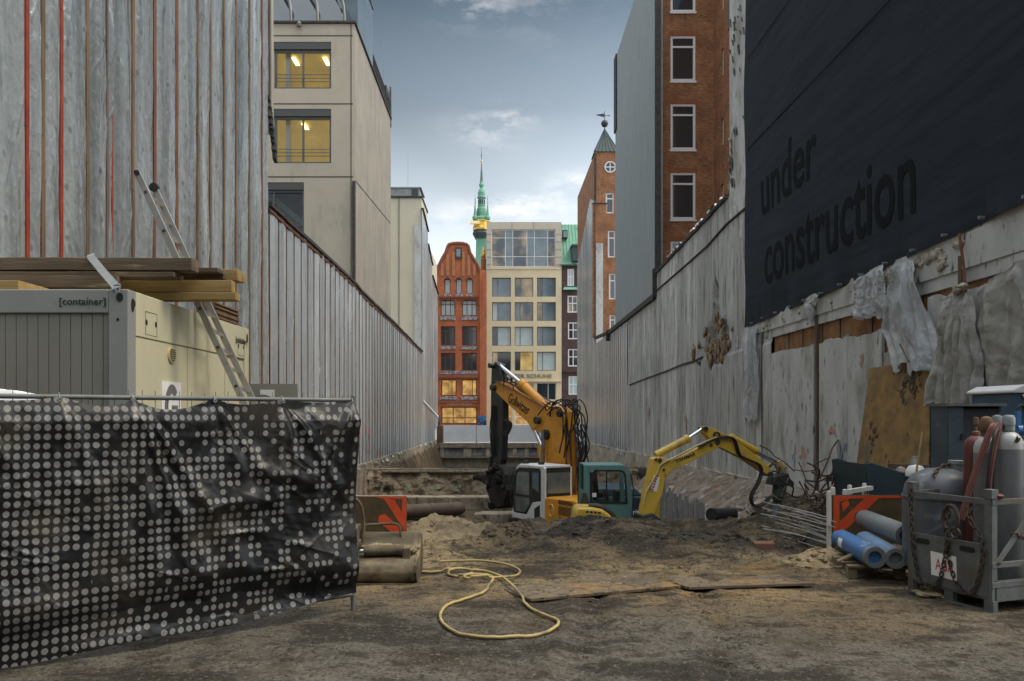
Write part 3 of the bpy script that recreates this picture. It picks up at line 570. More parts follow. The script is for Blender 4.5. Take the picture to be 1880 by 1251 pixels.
heap_sand = mat('pale_sand', (.29, .22, .128), (.17, .128, .076), s=2.5, rough=1, bump=.9, bs=12, bdist=.05, stains=(((.13, .10, .068), 1.7, .55, .7, (1, 1, 1.6)),))
heap_brown = mat('brown_soil', (.135, .10, .062), (.075, .057, .038), s=3, rough=1, bump=1, bs=15, bdist=.05)
soil_heap('sand_heap', -.98, 12.35, .95, .8, .36, heap_sand, 'pale yellow sand heap between the left orange marked steel plate and the excavator', 3, .3)
soil_heap('soil_heap', .20, 11.9, .75, .55, .17, heap_brown, 'low brown clod heap directly in front of the white excavator cab', 5, .6)
soil_heap('soil_heap', 1.25, 13.0, .8, .45, .13, heap_dark, 'dark lumpy soil heap in front of the yellow engine hood of the mini excavator', 8, .55)
soil_heap('soil_heap', 2.45, 13.3, .9, .5, .06, heap_brown, 'brown soil mound at the foot of the yellow boom', 12, .5)
soil_heap('soil_heap', 3.05, 11.6, 1.35, .75, .17, heap_dark, 'wide black wet soil heap in front of the steel sheet piles', 15, .5)
soil_heap('sand_heap', 4.05, 9.95, .75, .6, .18, heap_sand, 'small sandy mound left of the pallet with blue gas cylinders', 19, .7)

# ================================================================ left side: sheeted party walls
def sheet_panels(X, side, pos, zb, zt, nz=150, nu=9, amp=.05, wr=.03, seed=0, creases=0):
    """plastic film bulging between battens; pos = distances of the battens, zb/zt give the lower and upper edge"""
    mb = MB(); vs = []
    for a, b2 in zip(pos[:-1], pos[1:]):
        u, v = np.meshgrid(np.linspace(0, 1, nu), np.linspace(0, 1, nz)); Y = a+(b2-a)*u
        lo = zb(Y); hi = zt(Y); Z = lo+(hi-lo)*v
        k = np.sin(np.pi*u); s_ = random.random()*50; ten = .35+.65*vnoise(Z*.25, Y*0+s_, seed)
        dx = amp*k*(.25+.9*vnoise(Z*.45, Y*0+s_, seed+1))
        sl = random.uniform(-1.2, 1.2)
        dx += wr*k*ten*(ridge(Y*2.3+Z*.16*sl+s_, Z*.22+s_, seed+2, 4)-.5)*1.6
        dx += wr*.35*k*fbm(Y*3+s_, Z*1.3, seed+4, 4)
        for c_ in range(creases):                                       # tension creases running out from the fixings
            e_ = random.choice((a, b2)); z0_ = random.uniform(-1, 20); sl_ = random.uniform(.05, .55)*(1 if e_ == a else -1)*random.choice((1, 1, .3)); ln_ = random.uniform(1.2, 4.5); d_ = (z0_-Z)*random.choice((1, 1, -1))
            q_ = np.clip(d_/ln_, 0, 1); dx += random.uniform(.012, .035)*np.exp(-((Y-e_-sl_*d_)/(.022+.012*d_.clip(0, 4)))**2)*np.where((d_ > 0) & (d_ < ln_), (1-q_)*np.minimum(1, q_*8), 0)*np.minimum(1, k*3)
        mb.grid(np.dstack([X+side*(dx+.012), Y, Z]))
    return mb
def batten(par, X, side, y, zb, zt, w_=.05, th=.045, m='batten', wob=.012, name='batten', **kw):
    mb = MB(); n = max(2, int((zt-zb)/2.6)); zs = np.linspace(zb, zt, n+1); yy = y
    for i in range(n):
        y0 = yy+random.uniform(-wob, wob); y1 = y0+random.uniform(-wob, wob)
        mb.obox((X+side*(.012+th/2), (y0+y1)/2, (zs[i]+zs[i+1])/2), (th/2, 0, 0), (0, w_/2, 0), (0, (y1-y0)/2, (zs[i+1]-zs[i])/2-.004))
    return mb.build(name, MT[m], par, **kw)
# tall near wall
px_b = [(-160, 'r'), (-60, 'w'), (47, 't'), (75, 'w'), (109, 't'), (157, 'w'), (194, 'k'), (202, 't'), (241, 'w'), (281, 'r'), (322, 'r'), (361, 'w'), (384, 'w'), (409, 'w'), (431, 'w'), (456, 'w'), (479, 'r')]
zB = lambda y: -.9+0*np.asarray(y)
tw = thing('party_wall', (XL-.4, 20, -1), 'tall party wall wrapped in wrinkled clear plastic with timber battens and red tape', 'wall')
MB().box((XL-.8, 8, -3), (XL-.01, 28.6, 26)).build('wall_core', MT['concrete_w'], tw)
pos = [8.0]+[dL(p) for p, _ in px_b if True]+[28.6]
sheet_panels(XL, 1, pos, zB, lambda y: 25.5+0*np.asarray(y), nz=460, nu=44, amp=.08, wr=.09, seed=3, creases=34).build('plastic_sheet', MT['sheet'], tw, smooth=True)
for p, k in px_b:
    m, w_, th, nm = {'r': ('batten_red', .085, .05, 'batten'), 'w': ('batten', .075, .05, 'batten'), 'k': ('batten_dark', .06, .05, 'batten'), 't': ('red_tape', .062, .045, 'red_tape')}[k]
    batten(tw, XL, 1, dL(p), -.9, 25.5, w_*(1.75 if p > 300 else 1.6), th*.8, m, name=nm)
# end return of the tall wall: bare edge boards, plaster strip, torn flashing
MB().box((XL-.02, 28.62, 12.7), (XL+.09, 28.78, 26)).build('edge_board', MT['batten_dark'], tw)
MB().box((XL-.7, 28.80, 12.3), (XL-.03, 29.45, 26)).build('plaster_return', MT['render_grey'], tw)
tf = MB()
for i in range(9):
    a = Vector((XL+.05, 28.55+i*.10, 13.25-i*.22)); tf.obox(a, (.06, .02, 0), (0, .12, -.06), (0, .03*random.uniform(-1, 1), random.uniform(.05, .2)))
tf.build('torn_flashing', MT['dark_trim'], tw)
# lower wall beyond, with its coping
lw = thing('party_wall', (XL-.4, 56, -1.5), 'long low party wall on the left under battened plastic sheet with a dark stepped coping', 'wall')
copL = lambda y: np.interp(y, [28.6, 45.6, 46, 61, 83.6], [9.42, 9.34, 9.2, 8.95, 8.42])
botL = lambda y: np.interp(y, [28, 45, 83, 104], [-1.05, -1.25, -1.45, -1.6])+.12*fbm(np.asarray(y)*1.3, 0*np.asarray(y), 8)
p1 = list(np.linspace(28.8, 45.7, 16)); p2 = list(np.linspace(45.7, 83.6, 34))[1:]
MB().box((XL-.8, 28.65, -1.2), (XL-.01, 45.6, 9.2)).box((XL-.8, 45.62, -1.3), (XL-.01, 61, 8.85)).box((XL-.8, 61.02, -1.4), (XL-.01, 83.5, 8.3)).build('wall_core', MT['concrete_w'], lw)
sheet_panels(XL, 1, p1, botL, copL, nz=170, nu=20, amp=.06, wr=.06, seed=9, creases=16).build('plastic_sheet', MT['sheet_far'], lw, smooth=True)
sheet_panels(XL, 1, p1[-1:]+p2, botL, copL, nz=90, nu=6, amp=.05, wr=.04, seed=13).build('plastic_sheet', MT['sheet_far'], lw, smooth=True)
for y in p1+p2: batten(lw, XL, 1, y, float(botL(y))+.1, float(copL(y))-.04, .075, .03, 'batten_dark', wob=.03)
cp = MB()
for a, b2 in zip(np.linspace(28.7, 83.4, 30)[:-1], np.linspace(28.7, 83.4, 30)[1:]):
    z0, z1 = float(copL(a)), float(copL(b2)); cp.obox((XL-.12, (a+b2)/2, (z0+z1)/2+.07+random.uniform(-.02, .02)), (.27, 0, 0), (0, (b2-a)/2+.02, (z1-z0)/2), (0, 0, .07))
cp.build('coping', MT['felt'], lw)
rl = MB()
for a, b2 in zip(np.linspace(28.7, 83.4, 24)[:-1], np.linspace(28.7, 83.4, 24)[1:]):
    rl.bar((XL+.06, a, float(copL(a))-.14+random.uniform(-.03, .03)), (XL+.06, b2, float(copL(b2))-.14), .05, .11)
rl.build('coping_batten', MT['batten_red'], lw)
gf = MB()                                                               # sprayed marks near the lower edge
for (py, pz, hy, hz) in ((795, 655, .45, .35), (785, 670, .3, .35), (800, 676, .2, .5), (842, 690, .3, .5), (822, 672, .25, .3)):
    y = dL(pz); gf = MB().splat((XL+.13, y, zz(py, y)), (0, 1, 0), hy, hz); gf.build('spray_mark', MT['paint_red'], lw)
# far tall sheeted gable on the left
fw = thing('party_wall', (XL-.4, 94, -1.5), 'tall narrow sheeted gable wall at the far end of the left side', 'wall')
topF = lambda y: np.interp(y, [83.6, 89.9, 90, 95.5, 95.6, 104], [23.6, 22.6, 21.2, 19.8, 18.6, 17.6])
botF = lambda y: botL(y)
pF = list(np.linspace(83.6, 104, 18))
for a, b2 in ((83.6, 89.95), (89.97, 95.55), (95.57, 104)): MB().box((XL-.8, a, -1.6), (XL-.01, b2, float(topF(b2-.01))-.15)).build('wall_core', MT['concrete_w'], fw)
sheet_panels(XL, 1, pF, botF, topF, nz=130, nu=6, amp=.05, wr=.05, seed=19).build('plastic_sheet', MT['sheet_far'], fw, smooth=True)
for y in pF: batten(fw, XL, 1, y, float(botF(y))+.1, float(topF(y)), .06, .02, 'batten_dark', wob=.02)
tr = MB()
for a, b2 in ((83.6, 89.9), (90, 95.5), (95.6, 104)): tr.bar((XL+.05, a, float(topF(a+.01))+.05), (XL+.05, b2, float(topF(b2-.01))+.05), .3, .12)
tr.build('roof_edge', MT['felt'], fw)
MB().bar((XL+.14, 84, 3.3), (XL+.14, 103.8, 1.5), .03, .22).build('lap_strip', MT['hoarding'], fw)
# rough foundations under the sheeting, left and right
def rough_wall(X, side, y0, y1, zb, zt, seed, amp=.35):
    ny = int((y1-y0)*5); u, v = np.meshgrid(np.linspace(y0, y1, ny), np.linspace(0, 1, 26))
    lo = zb+0*u; hi = np.interp(u, [y0, y1], zt)+.1*fbm(u*1.1, u*0, seed); Z = lo+(hi-lo)*v
    dx = amp*(.5*ridge(u*.9, Z*.8, seed, 5)+.5*fbm(u*2.5, Z*.5, seed+3, 5))+.25*(1-v)
    g = np.dstack([X+side*dx, u, Z]); top = g[-1:].copy(); top[:, :, 0] = X-side*.3
    return MB().grid(np.concatenate([g, top]))
fo = rough_wall(XL+.05, 1, 27, 103.5, -6.0, (-1.0, -1.5), 4).build('foundation_wall', MT['rough_conc'], smooth=True)
tag(fo, 'rough brown concrete foundation under the left plastic sheeting', 'foundation wall')
fo = rough_wall(XR-.05, -1, 24, 103.5, -6.0, (-.55, -1.55), 14).build('foundation_wall', MT['old_conc'], smooth=True)
tag(fo, 'rough grey concrete foundation along the foot of the right wall', 'foundation wall')

# ================================================================ facades
def facade(mb, o, u, n, x0, x1, z0, z1, holes, dep=.25):
    """flat wall with real openings; holes = (x0, z0, x1, z1); u along, n outward"""
    o, u, n = Vector(o), Vector(u), Vector(n)
    X = sorted({x0, x1, *[h[0] for h in holes], *[h[2] for h in holes]}); Z = sorted({z0, z1, *[h[1] for h in holes], *[h[3] for h in holes]})
    pt = lambda x, z, d=0: o+u*x+Vector((0, 0, z))-n*d
    for i in range(len(X)-1):
        for j in range(len(Z)-1):
            cx, cz = (X[i]+X[i+1])/2, (Z[j]+Z[j+1])/2
            if any(h[0] < cx < h[2] and h[1] < cz < h[3] for h in holes): continue
            mb.quad(pt(X[i], Z[j]), pt(X[i+1], Z[j]), pt(X[i+1], Z[j+1]), pt(X[i], Z[j+1]))
    for (a, c, b2, d) in holes:
        for (p, q) in (((a, c), (b2, c)), ((b2, c), (b2, d)), ((b2, d), (a, d)), ((a, d), (a, c))):
            mb.quad(pt(*p), pt(*q), pt(*q, dep), pt(*p, dep))
    return mb
def win(par, o, u, n, h, dep, frame, pane, fr=.07, vb=(), hb=(), name='window', panes=None, th=.06, room=None):
    """frame with its pane(s) set back in the opening h; vb / hb = positions of the bars as fractions"""
    o, u, n = Vector(o), Vector(u).normalized(), Vector(n).normalized(); a, c, b2, d = h; zv = Vector((0, 0, 1))
    g = .003
    c0 = lambda x, z: o+u*x+zv*z-n*(dep-.02-th/2)
    f = MB(); W, HH = b2-a, d-c
    f.obox(c0((a+b2)/2, c+fr/2+g), u*(W/2-g), n*th/2, zv*fr/2); f.obox(c0((a+b2)/2, d-fr/2-g), u*(W/2-g), n*th/2, zv*fr/2)
    f.obox(c0(a+fr/2+g, (c+d)/2), u*fr/2, n*(th/2-.002), zv*(HH/2-g)); f.obox(c0(b2-fr/2-g, (c+d)/2), u*fr/2, n*(th/2-.002), zv*(HH/2-g))
    for v in vb: f.obox(c0(a+W*v, (c+d)/2), u*fr*.4, n*(th/2-.004), zv*(HH/2-fr))
    for v in hb: f.obox(c0((a+b2)/2, c+HH*v), u*(W/2-fr), n*(th/2-.006), zv*fr*.4)
    fo_ = f.build(name, MT[frame], par)
    q = lambda x, z: o+u*x+zv*z-n*(dep-.03)
    xs_ = [a]+[a+W*v for v in vb]+[b2]
    if panes is None: panes = [pane]*(len(xs_)-1)
    for (x0, x1, pm) in zip(xs_[:-1], xs_[1:], panes):
        MB().quad(q(x0+.004, c+.01), q(x1-.004, c+.01), q(x1-.004, d-.01), q(x0+.004, d-.01)).build('pane', MT[pm], fo_)
    return fo_
MT['lit_warm'] = emis('lit_office', (1.0, .70, .22), .38, (.30, .20, .06), .5, lo=.3, hi=.75)
MT['lit_room'] = emis('lit_shop', (1.0, .60, .18), .40, (.26, .13, .04), .9, lo=.3, hi=.75)
MT['lit_dim'] = emis('dim_office', (1.0, .72, .38), .30, (.10, .13, .15), .35, lo=.45, hi=.85)
MT['lamp'] = emis('lamp_tube', (1.0, .80, .38), 2.2)
clear = mat('clear_glass', (.9, .95, .95), rough=.03, spec=.8); _t, _b, _l = links_of(clear)
_tr = nd(_t, 'ShaderNodeBsdfTransparent'); _gl = nd(_t, 'ShaderNodeBsdfGlossy'); _gl.inputs['Roughness'].default_value = .03
_fr = nd(_t, 'ShaderNodeFresnel'); _fr.inputs[0].default_value = 1.5; _mx = nd(_t, 'ShaderNodeMixShader')
_tr.inputs[0].default_value = (.80, .84, .83, 1); _f2 = math_(_t, 'ADD', _fr.outputs[0], .03)
_t.links.new(_f2, _mx.inputs[0]); _t.links.new(_tr.outputs[0], _mx.inputs[1]); _t.links.new(_gl.outputs[0], _mx.inputs[2])
_t.links.new(_mx.outputs[0], [x for x in _t.nodes if x.type == 'OUTPUT_MATERIAL'][0].inputs[0]); MT['clear'] = clear
MT['room_wall_glow'] = mat('glowing_office_wall', (.50, .40, .15), (.34, .27, .10), s=.6, rough=.9)
MT['room_wall_glow'].node_tree.nodes['Principled BSDF'].inputs['Emission Color'].default_value = (1, .72, .22, 1); MT['room_wall_glow'].node_tree.nodes['Principled BSDF'].inputs['Emission Strength'].default_value = .10   # walls given a glow of their own in place of office light
U, N = Vector((1, 0, 0)), Vector((0, -1, 0))

# --- beige office building above the left wall
D1 = 45.62
ob1 = thing('office_building', (XL-3, D1+7, 0), 'beige rendered office block with lit grey framed windows and a sloping glass attic', 'building')
W1 = lambda px, py: (xx(px, D1), zz(py, D1))
zt1 = zz(44, D1); xr = XL-.02; xl = -22.0
hl = []
for (a, c, b2, d) in ((505, 163, 608, 77), (505, 300, 608, 200), (440, 440, 558, 335)):
    (x0, z0), (x1, z1) = W1(a, c), W1(b2, d); hl.append((x0 if a > 450 else -15.6, z0, x1, z1))
hl2 = [(-17.4, h[1], -13.75, h[3]) for h in hl[:2]]
hl = [(-13.2, hl[0][1], hl[0][2], hl[0][3]), (-13.2, hl[1][1], hl[1][2], hl[1][3]), (-15.0, hl[2][1], hl[2][2], hl[2][3])]
facade(MB(), (0, D1, 0), U, N, xl, xr, 0, zt1, hl+hl2, .3).build('wall', MT['render_beige'], ob1)
sw = MB().quad((xr, D1, 4), (xr, 60.4, 4), (xr, 60.4, zt1), (xr, D1, zt1)).quad((xr, 60.4, 4), (xl, 60.4, 4), (xl, 60.4, zt1), (xr, 60.4, zt1))
sw.build('side_wall', MT['render_grey'], ob1)
jn = MB()
for py in (66, 191, 325): z = zz(py, D1); jn.box((xl, D1-.012, z-.035), (xr-.1, D1-.002, z+.035))
jn.box((xr-.24, D1-.012, 9), (xr-.18, D1-.003, zt1-.02)).build('joint', MT['slot'], ob1)
for i, h in enumerate(hl+hl2):
    sh = .42
    fo_ = win(ob1, (0, D1, 0), U, N, (h[0], h[1], h[2], h[3]-sh), .3, 'frame_grey', 'clear', fr=.13, vb=(.5,), th=.12)
    MB().box((h[0]+.003, D1+.02, h[3]-sh+.003), (h[2]-.003, D1+.22, h[3]-.003)).build('shutter_box', MT['shutter'], ob1)
    rb = MB()
    for k in range(3): rb.bar((h[0]+.1, D1+.05, h[1]+.42+k*.2), (h[2]-.1, D1+.05, h[1]+.42+k*.2), .03, .035)
    rb.each('guard_rail', MT['frame_grey'], ob1)
    rm = MB(); x0, x1, z0, z1 = h[0]-.6, h[2]+.5, h[1]-.3, h[3]+.25; y1 = D1+4.2
    rm.quad((x0, y1, z0), (x1, y1, z0), (x1, y1, z1), (x0, y1, z1)).quad((x0, D1+.32, z1), (x1, D1+.32, z1), (x1, y1, z1), (x0, y1, z1)).quad((x0, D1+.32, z0), (x1, D1+.32, z0), (x1, y1, z0), (x0, y1, z0))
    rm.quad((x0, D1+.32, z0), (x0, y1, z0), (x0, y1, z1), (x0, D1+.32, z1)).quad((x1, D1+.32, z0), (x1, y1, z0), (x1, y1, z1), (x1, D1+.32, z1)).build('room', MT['room_wall_glow'] if i != 2 else MT['frame_grey'], ob1)
    if i != 2:
        cm = MB(); cm.box((x0+1.1, D1+.75, z0), (x0+1.35, D1+1.05, z1)); cm.box((x0+1.9, D1+1.4, z0), (x0+2.0, D1+1.5, z1)); cm.each('column', MT['white_frame'], ob1)
        lm = MB()
        for k in range(2): lm.box((x0+1.0+k*1.9+.5*(i % 2), D1+2.3+.4*i, z1-.14), (x0+1.25+k*1.9+.5*(i % 2), D1+3.4+.3*i, z1-.10))
        lm.box((x1-1.3, D1+3.6, z0+.95), (x1-.9, D1+4.0, z0+1.15)); lm.each('office_lamp', MT['lamp'], ob1)
        MB().box((x0+.3, D1+2.2, z0+.9), (x1-.3, D1+2.9, z0+.96)).build('desk', MT['batten'], ob1)
    else:
        cm = MB().bar((x0+1.2, D1+.8, z1-.2), (x1-.5, D1+.8, z0+1.2), .25, .3); cm.build('stair_rail', MT['frame_grey'], ob1)
MB().lathe([(.0, 0), (.12, .03), (.14, .2), (.06, .34), (0, .36)], (xx(551, D1), D1-.25, zz(54, D1)), 12).build('wall_lamp', MT['frame_grey'], ob1)
# glass attic: leaning panes between steel ribs, then the taller box behind
ga = MB(); gp = MB(); zs0 = zt1+.12; back = 2.6; zs1 = zt1+4.6
MB().box((xl, D1-.14, zt1), (xr+.10, D1+.4, zt1+.12)).build('eaves', MT['felt'], ob1)
gp.quad((xl, D1+.1, zs0), (xr-.6, D1+.1, zs0), (xr-2.2, D1+back, zs1), (xl, D1+back, zs1))
gp.quad((xr-.6, D1+.1, zs0), (xr-.05, D1+1.0, zs0), (xr-1.4, D1+3.0, zs1), (xr-2.2, D1+back, zs1)).build('attic_glass', MT['glass'], ob1)
for k in range(7):
    x = xr-.6-k*1.55; x2 = xr-2.2-k*1.55
    ga.tube(smooth_path([(x, D1+.08, zs0), (x-.2, D1+.45, zs0+1.4), ((x+x2)/2-.2, D1+1.3, zs0+3.0), (x2, D1+back-.05, zs1)], 5), .09, 6)
ga.each('attic_rib', MT['frame_grey'], ob1)
MB().box((xl, D1+.35, zs0), (xr-1.2, D1+.4, zs0+.35)).build('attic_sill', MT['batten'], ob1)
bx = MB(); zb2 = zz(-60, D1); bx.box((xr-1.5, D1+1.2, zt1), (xr-.04, D1+6.6, zt1+4.2)); bx.box((xr-1.6, D1+1.1, zt1+4.2), (xr+.02, D1+6.7, zt1+4.35)); bx.build('roof_house', MT['glass_blue'], ob1)
rl = MB()                                                               # roof railing along the side edge and a louvred box
for k in range(30): y = D1+6.8+k*.27; rl.bar((xr-.06, y, zt1), (xr-.06, y, zt1+1.35), .04, .05)
for z in (.1, .65, 1.3): rl.bar((xr-.06, D1+6.8, zt1+z), (xr-.06, D1+14.7, zt1+z), .05, .05)
rl.build('roof_railing', MT['dark_trim'], ob1)
lv = MB()
for k in range(14): lv.box((xr-1.1, 58.8, zt1+.05+k*.14), (xr-.09, 60.3, zt1+.13+k*.14))
lv.box((xr-.07, 60.2, zt1-.6), (xr+.06, 60.45, zt1+2.4)); lv.build('louvre_box', MT['frame_grey'], ob1)
MB().cyl((xr-.4, 59.4, zt1+1.9), (xr-.4, 59.4, zt1+5.4), .018, .01, 6).build('mast', MT['galv'], ob1)
MB().bar((xr-.02, D1, zt1+.04), (xr-.02, 60.4, zt1+.04), .22, .12).build('roof_edge', MT['dark_trim'], ob1)
dsp = MB(); dsp.cyl((xr-.02, D1-.12, 8.9), (xr-.02, D1-.12, 15.3), .10, .10, 10); dsp.build('broken_pipe', MT['felt'], ob1)
MB().bar((xr+.012, D1+.3, zz(330, D1)), (xr+.012, 60.2, zz(415, 60.2)+.2), .012, .05).build('wall_joint', MT['slot'], ob1)
# --- paler block behind it
D2 = 83.7
ob2 = thing('office_building', (XL-3, D2+5, 0), 'pale cream block with a grey roof plant box behind the beige office', 'building')
zt2 = zz(364, D2)
MB().box((XL-14, D2, 3), (XL-.03, D2+19.5, zt2-3.4)).build('wall', MT['render_pale'], ob2)
MB().box((XL-14, D2+.02, zt2-3.4), (XL-.03, D2+6.2, zt2)).build('upper_wall', MT['render_pale'], ob2)
MB().box((XL-2.46, D2-.05, 4), (XL-2.40, D2-.001, zt2)).build('joint', MT['slot'], ob2)
MB().box((XL-14, D2-.1, zt2), (XL+.06, D2+6.4, zt2+.22)).build('roof_edge', MT['dark_trim'], ob2)
rp_ = MB().box((XL-12, D2+.4, zt2+.22), (XL-.3, D2+4, zt2+1.15)); rp_.box((XL-12.1, D2+.3, zt2+1.15), (XL-.1, D2+4.2, zt2+1.27)); rp_.build('roof_plant', MT['galv'], ob2)
lv = MB()
for k in range(6): lv.box((XL-1.15, D2+.33, zt2+.32+k*.13), (XL-.45, D2+.398, zt2+.40+k*.13))
lv.build('louvre', MT['shutter'], ob2)
MB().cyl((XL-1.6, D2+1, zt2+1.2), (XL-1.6, D2+1, zt2+5), .025, .012, 6).build('mast', MT['galv'], ob2)

# ================================================================ far end: houses across the street
DF = 115.0
fx = lambda px: xx(px, DF)
fz = lambda py: zz(py, DF)
def fh(a, c, b2, d): return (fx(a), fz(c), fx(b2), fz(d))
# --- red brick gabled house
rbh = thing('gabled_house', (fx(846), DF+6, 0), 'narrow red brick town house with curved gable and arched windows', 'building')
h_rect = [fh(809, 635, 836, 599), fh(848, 635, 875.5, 599), fh(809, 681, 836, 648), fh(848, 681, 875.5, 648), fh(810, 727, 838, 697), fh(847.5, 727, 875.5, 697), fh(810, 779, 876, 747)]
arch = []
def archpoly(a, c, b2, d, k=8, flat=.5):
    cx, r = (fx(a)+fx(b2))/2, (fx(b2)-fx(a))/2; z0, zc = fz(c), fz(d)-r*flat
    return [(fx(a), z0), (fx(b2), z0)]+[(cx+r*math.cos(t_), zc+r*flat*math.sin(t_)) for t_ in np.linspace(0, math.pi, k)]
h_all = h_rect+[fh(816, 539, 827, 512), fh(837, 539, 848, 512), fh(856.5, 539, 868, 512), fh(809, 580, 836, 551), fh(848, 580, 876, 551)]
facade(MB(), (0, DF, 0), U, N, fx(799), fx(893), -.3, fz(500), h_all, .35).build('wall', MT['brick_red'], rbh)
gb = [(fx(x), fz(y)) for x, y in ((802, 500), (805, 488), (812, 474), (818, 464), (822, 452), (824, 449), (832, 447), (841, 446.5), (850, 447), (857, 449), (860, 452), (863, 464), (869, 474), (877, 487), (882, 500))]
MB().prism([(x, DF+.0, z) for x, z in gb], (0, .5, 0)).build('gable', MT['brick_red'], rbh)
ed = MB(); ed.tube([(x, DF-.05, z) for x, z in gb], .22, 6); ed.build('gable_moulding', mat('dark_gable_moulding', (.22, .08, .05), rough=.8), rbh)
pil = MB(); nich = MB()
for x in (812, 822, 833, 851, 861, 871):
    top = np.interp(x, [810, 822, 841, 860, 873], [488, 468, 460, 468, 488]); pil.box((fx(x)-.2, DF-.16, fz(507)), (fx(x)+.2, DF-.003, fz(top)))
pil.each('pilaster', mat('pale_brick', (.42, .20, .10), (.36, .15, .07), s=2, rough=.9), rbh)
MB().box((fx(836), DF-.2, fz(476)), (fx(847.5), DF-.004, fz(455))).build('gable_niche_frame', MT['brick_dark'], rbh)
MB().box((fx(838), DF-.24, fz(472)), (fx(845.5), DF-.201, fz(458))).build('gable_window', MT['glass_blue'], rbh)
for h in h_all[:4]: win(rbh, (0, DF, 0), U, N, h, .34, 'batten_red', 'glass', fr=.13, vb=(.33, .66), hb=(.75,))
for h in h_all[4:6]: win(rbh, (0, DF, 0), U, N, h, .34, 'batten_red', 'lit_room', fr=.13, vb=(.7,), hb=())
win(rbh, (0, DF, 0), U, N, h_all[6], .34, 'batten_red', 'lit_room', fr=.16, vb=(.33, .66), hb=(.36,), name='shop_window')
for h in h_all[7:10]: win(rbh, (0, DF, 0), U, N, h, .34, 'batten_red', 'glass_blind', fr=.1)
for h in h_all[10:]: win(rbh, (0, DF, 0), U, N, h, .34, 'batten_red', 'glass_blind', fr=.13, vb=(.33, .66), hb=(.72,))
am = MB()
for (a, c, b2, d) in ((816, 539, 827, 512), (837, 539, 848, 512), (856.5, 539, 868, 512), (809, 580, 836, 551), (848, 580, 876, 551)):
    cx, r = (fx(a)+fx(b2))/2, (fx(b2)-fx(a))/2; z0 = fz(d)-r*.75
    am.tube([(cx+(r+.06)*math.cos(q), DF-.04, z0+(r+.06)*math.sin(q)) for q in np.linspace(0, math.pi, 11)], .12, 5)
    for sgn in (-1, 1):                                                 # brick spandrels that round the opening off
        o2 = [(cx+sgn*r, DF+.02, z0)]+[(cx+sgn*r*math.cos(q), DF+.02, z0+r*math.sin(q)) for q in np.linspace(0, math.pi/2, 7)[1:]]+[(cx+sgn*.0, DF+.02, z0+r+.02), (cx+sgn*(r+.02), DF+.02, z0+r+.02)]
        MB().prism(o2, (0, .2, 0)).build('arch_spandrel', MT['brick_red'], rbh)
am.each('window_arch', mat('arch_brick', (.20, .075, .05), rough=.85), rbh)
orn = mat('carved_stone_panel', (.46, .42, .40), (.13, .12, .16), s=4.5, lo=.42, hi=.56, rough=.8, bump=1, bs=9, bdist=.1)
op = MB()
for (a, c, b2, d) in ((808, 588, 837, 581), (847, 588, 876, 581), (808, 642, 837, 636), (847, 642, 876, 636), (807, 687, 877, 681.5), (808, 734, 838, 728), (847, 734, 876, 728), (815, 545, 828, 539.5), (836, 545, 849, 539.5), (856, 545, 869, 539.5)):
    x0, z0, x1, z1 = fh(a, c, b2, d); op.box((x0, DF-.16, z0), (x1, DF-.003, z1))
op.each('carved_panel', orn, rbh)
cb = MB()
for (c, d, ex) in ((694, 688, .3), (547, 544.5, .25), (740, 736, .2)): cb.box((fx(804), DF-ex, fz(c)), (fx(878), DF-.006, fz(d)))
for k in range(13): x = fx(806)+k*.45; cb.box((x, DF-.2, fz(551)), (x+.2, DF-.004, fz(547.2)))
cb.each('cornice', mat('cornice_brick', (.30, .10, .055), (.2, .075, .045), s=2, rough=.85), rbh)
pl = MB().box((fx(881), DF-.35, -.3), (fx(892.5), DF-.002, fz(497))); pl.box((fx(886), DF-.42, fz(590)), (fx(889.5), DF-.352, fz(507))); pl.build('corner_pier', MT['brick_red'], rbh)
MB().box((fx(877.5), DF-.5, -.25), (fx(893), DF-.36, fz(764))).box((fx(802), DF-.5, -.25), (fx(808), DF-.36, fz(764))).each('poster', mat('blue_posters', (.06, .16, .38), (.02, .04, .09), s=1.6, lo=.45, hi=.52, rough=.6), rbh)
MB().box((fx(800), DF+.6, -.3), (fx(892), DF+12, fz(505))).build('body', MT['brick_dark'], rbh)
text('CHARENTES VON BURGH', 'lettering', MT['sign_white'], rbh, (fx(821), DF-.02, fz(743.5)), U, (0, 0, 1), width=fx(866)-fx(821), height=.24, depth=.05)
# --- beige stone office
sob = thing('stone_office', (fx(960), DF+6, 0), 'beige stone office building with a large glazed top storey and shop sign', 'building')
cols = [(903.5, 938), (945, 979), (986, 1020.5)]; rows = [(545, 510), (589.5, 555), (635, 600), (681, 646)]
hs = [fh(a, c, b2, d) for (c, d) in rows for (a, b2) in cols]
hg = [fh(931, 780, 940, 738), fh(945, 780, 980, 738), fh(985, 735, 1021, 703), fh(945, 735, 980, 703), fh(985, 780, 1021, 741), fh(904, 735, 938, 703)]
htop = fh(902, 490, 1020, 421)
facade(MB(), (0, DF, 0), U, N, fx(893.2), fx(1031), -.3, fz(493), hs+hg, .4).build('wall', MT['stone'], sob)
facade(MB(), (0, DF+.15, 0), U, N, fx(893.2), fx(1031), fz(493), fz(407.5), [htop], .3).build('upper_wall', MT['stone_grey'], sob)
MB().box((fx(893.2), DF+.7, -.3), (fx(1031), DF+14, fz(409))).build('body', MT['stone_grey'], sob)
lab = ['glass_blue', 'lit_dim', 'glass_blue', 'glass_blue', 'lit_dim', 'glass_blue', 'glass_blind', 'glass_blind', 'glass_blue', 'glass', 'lit_warm', 'glass_blind']
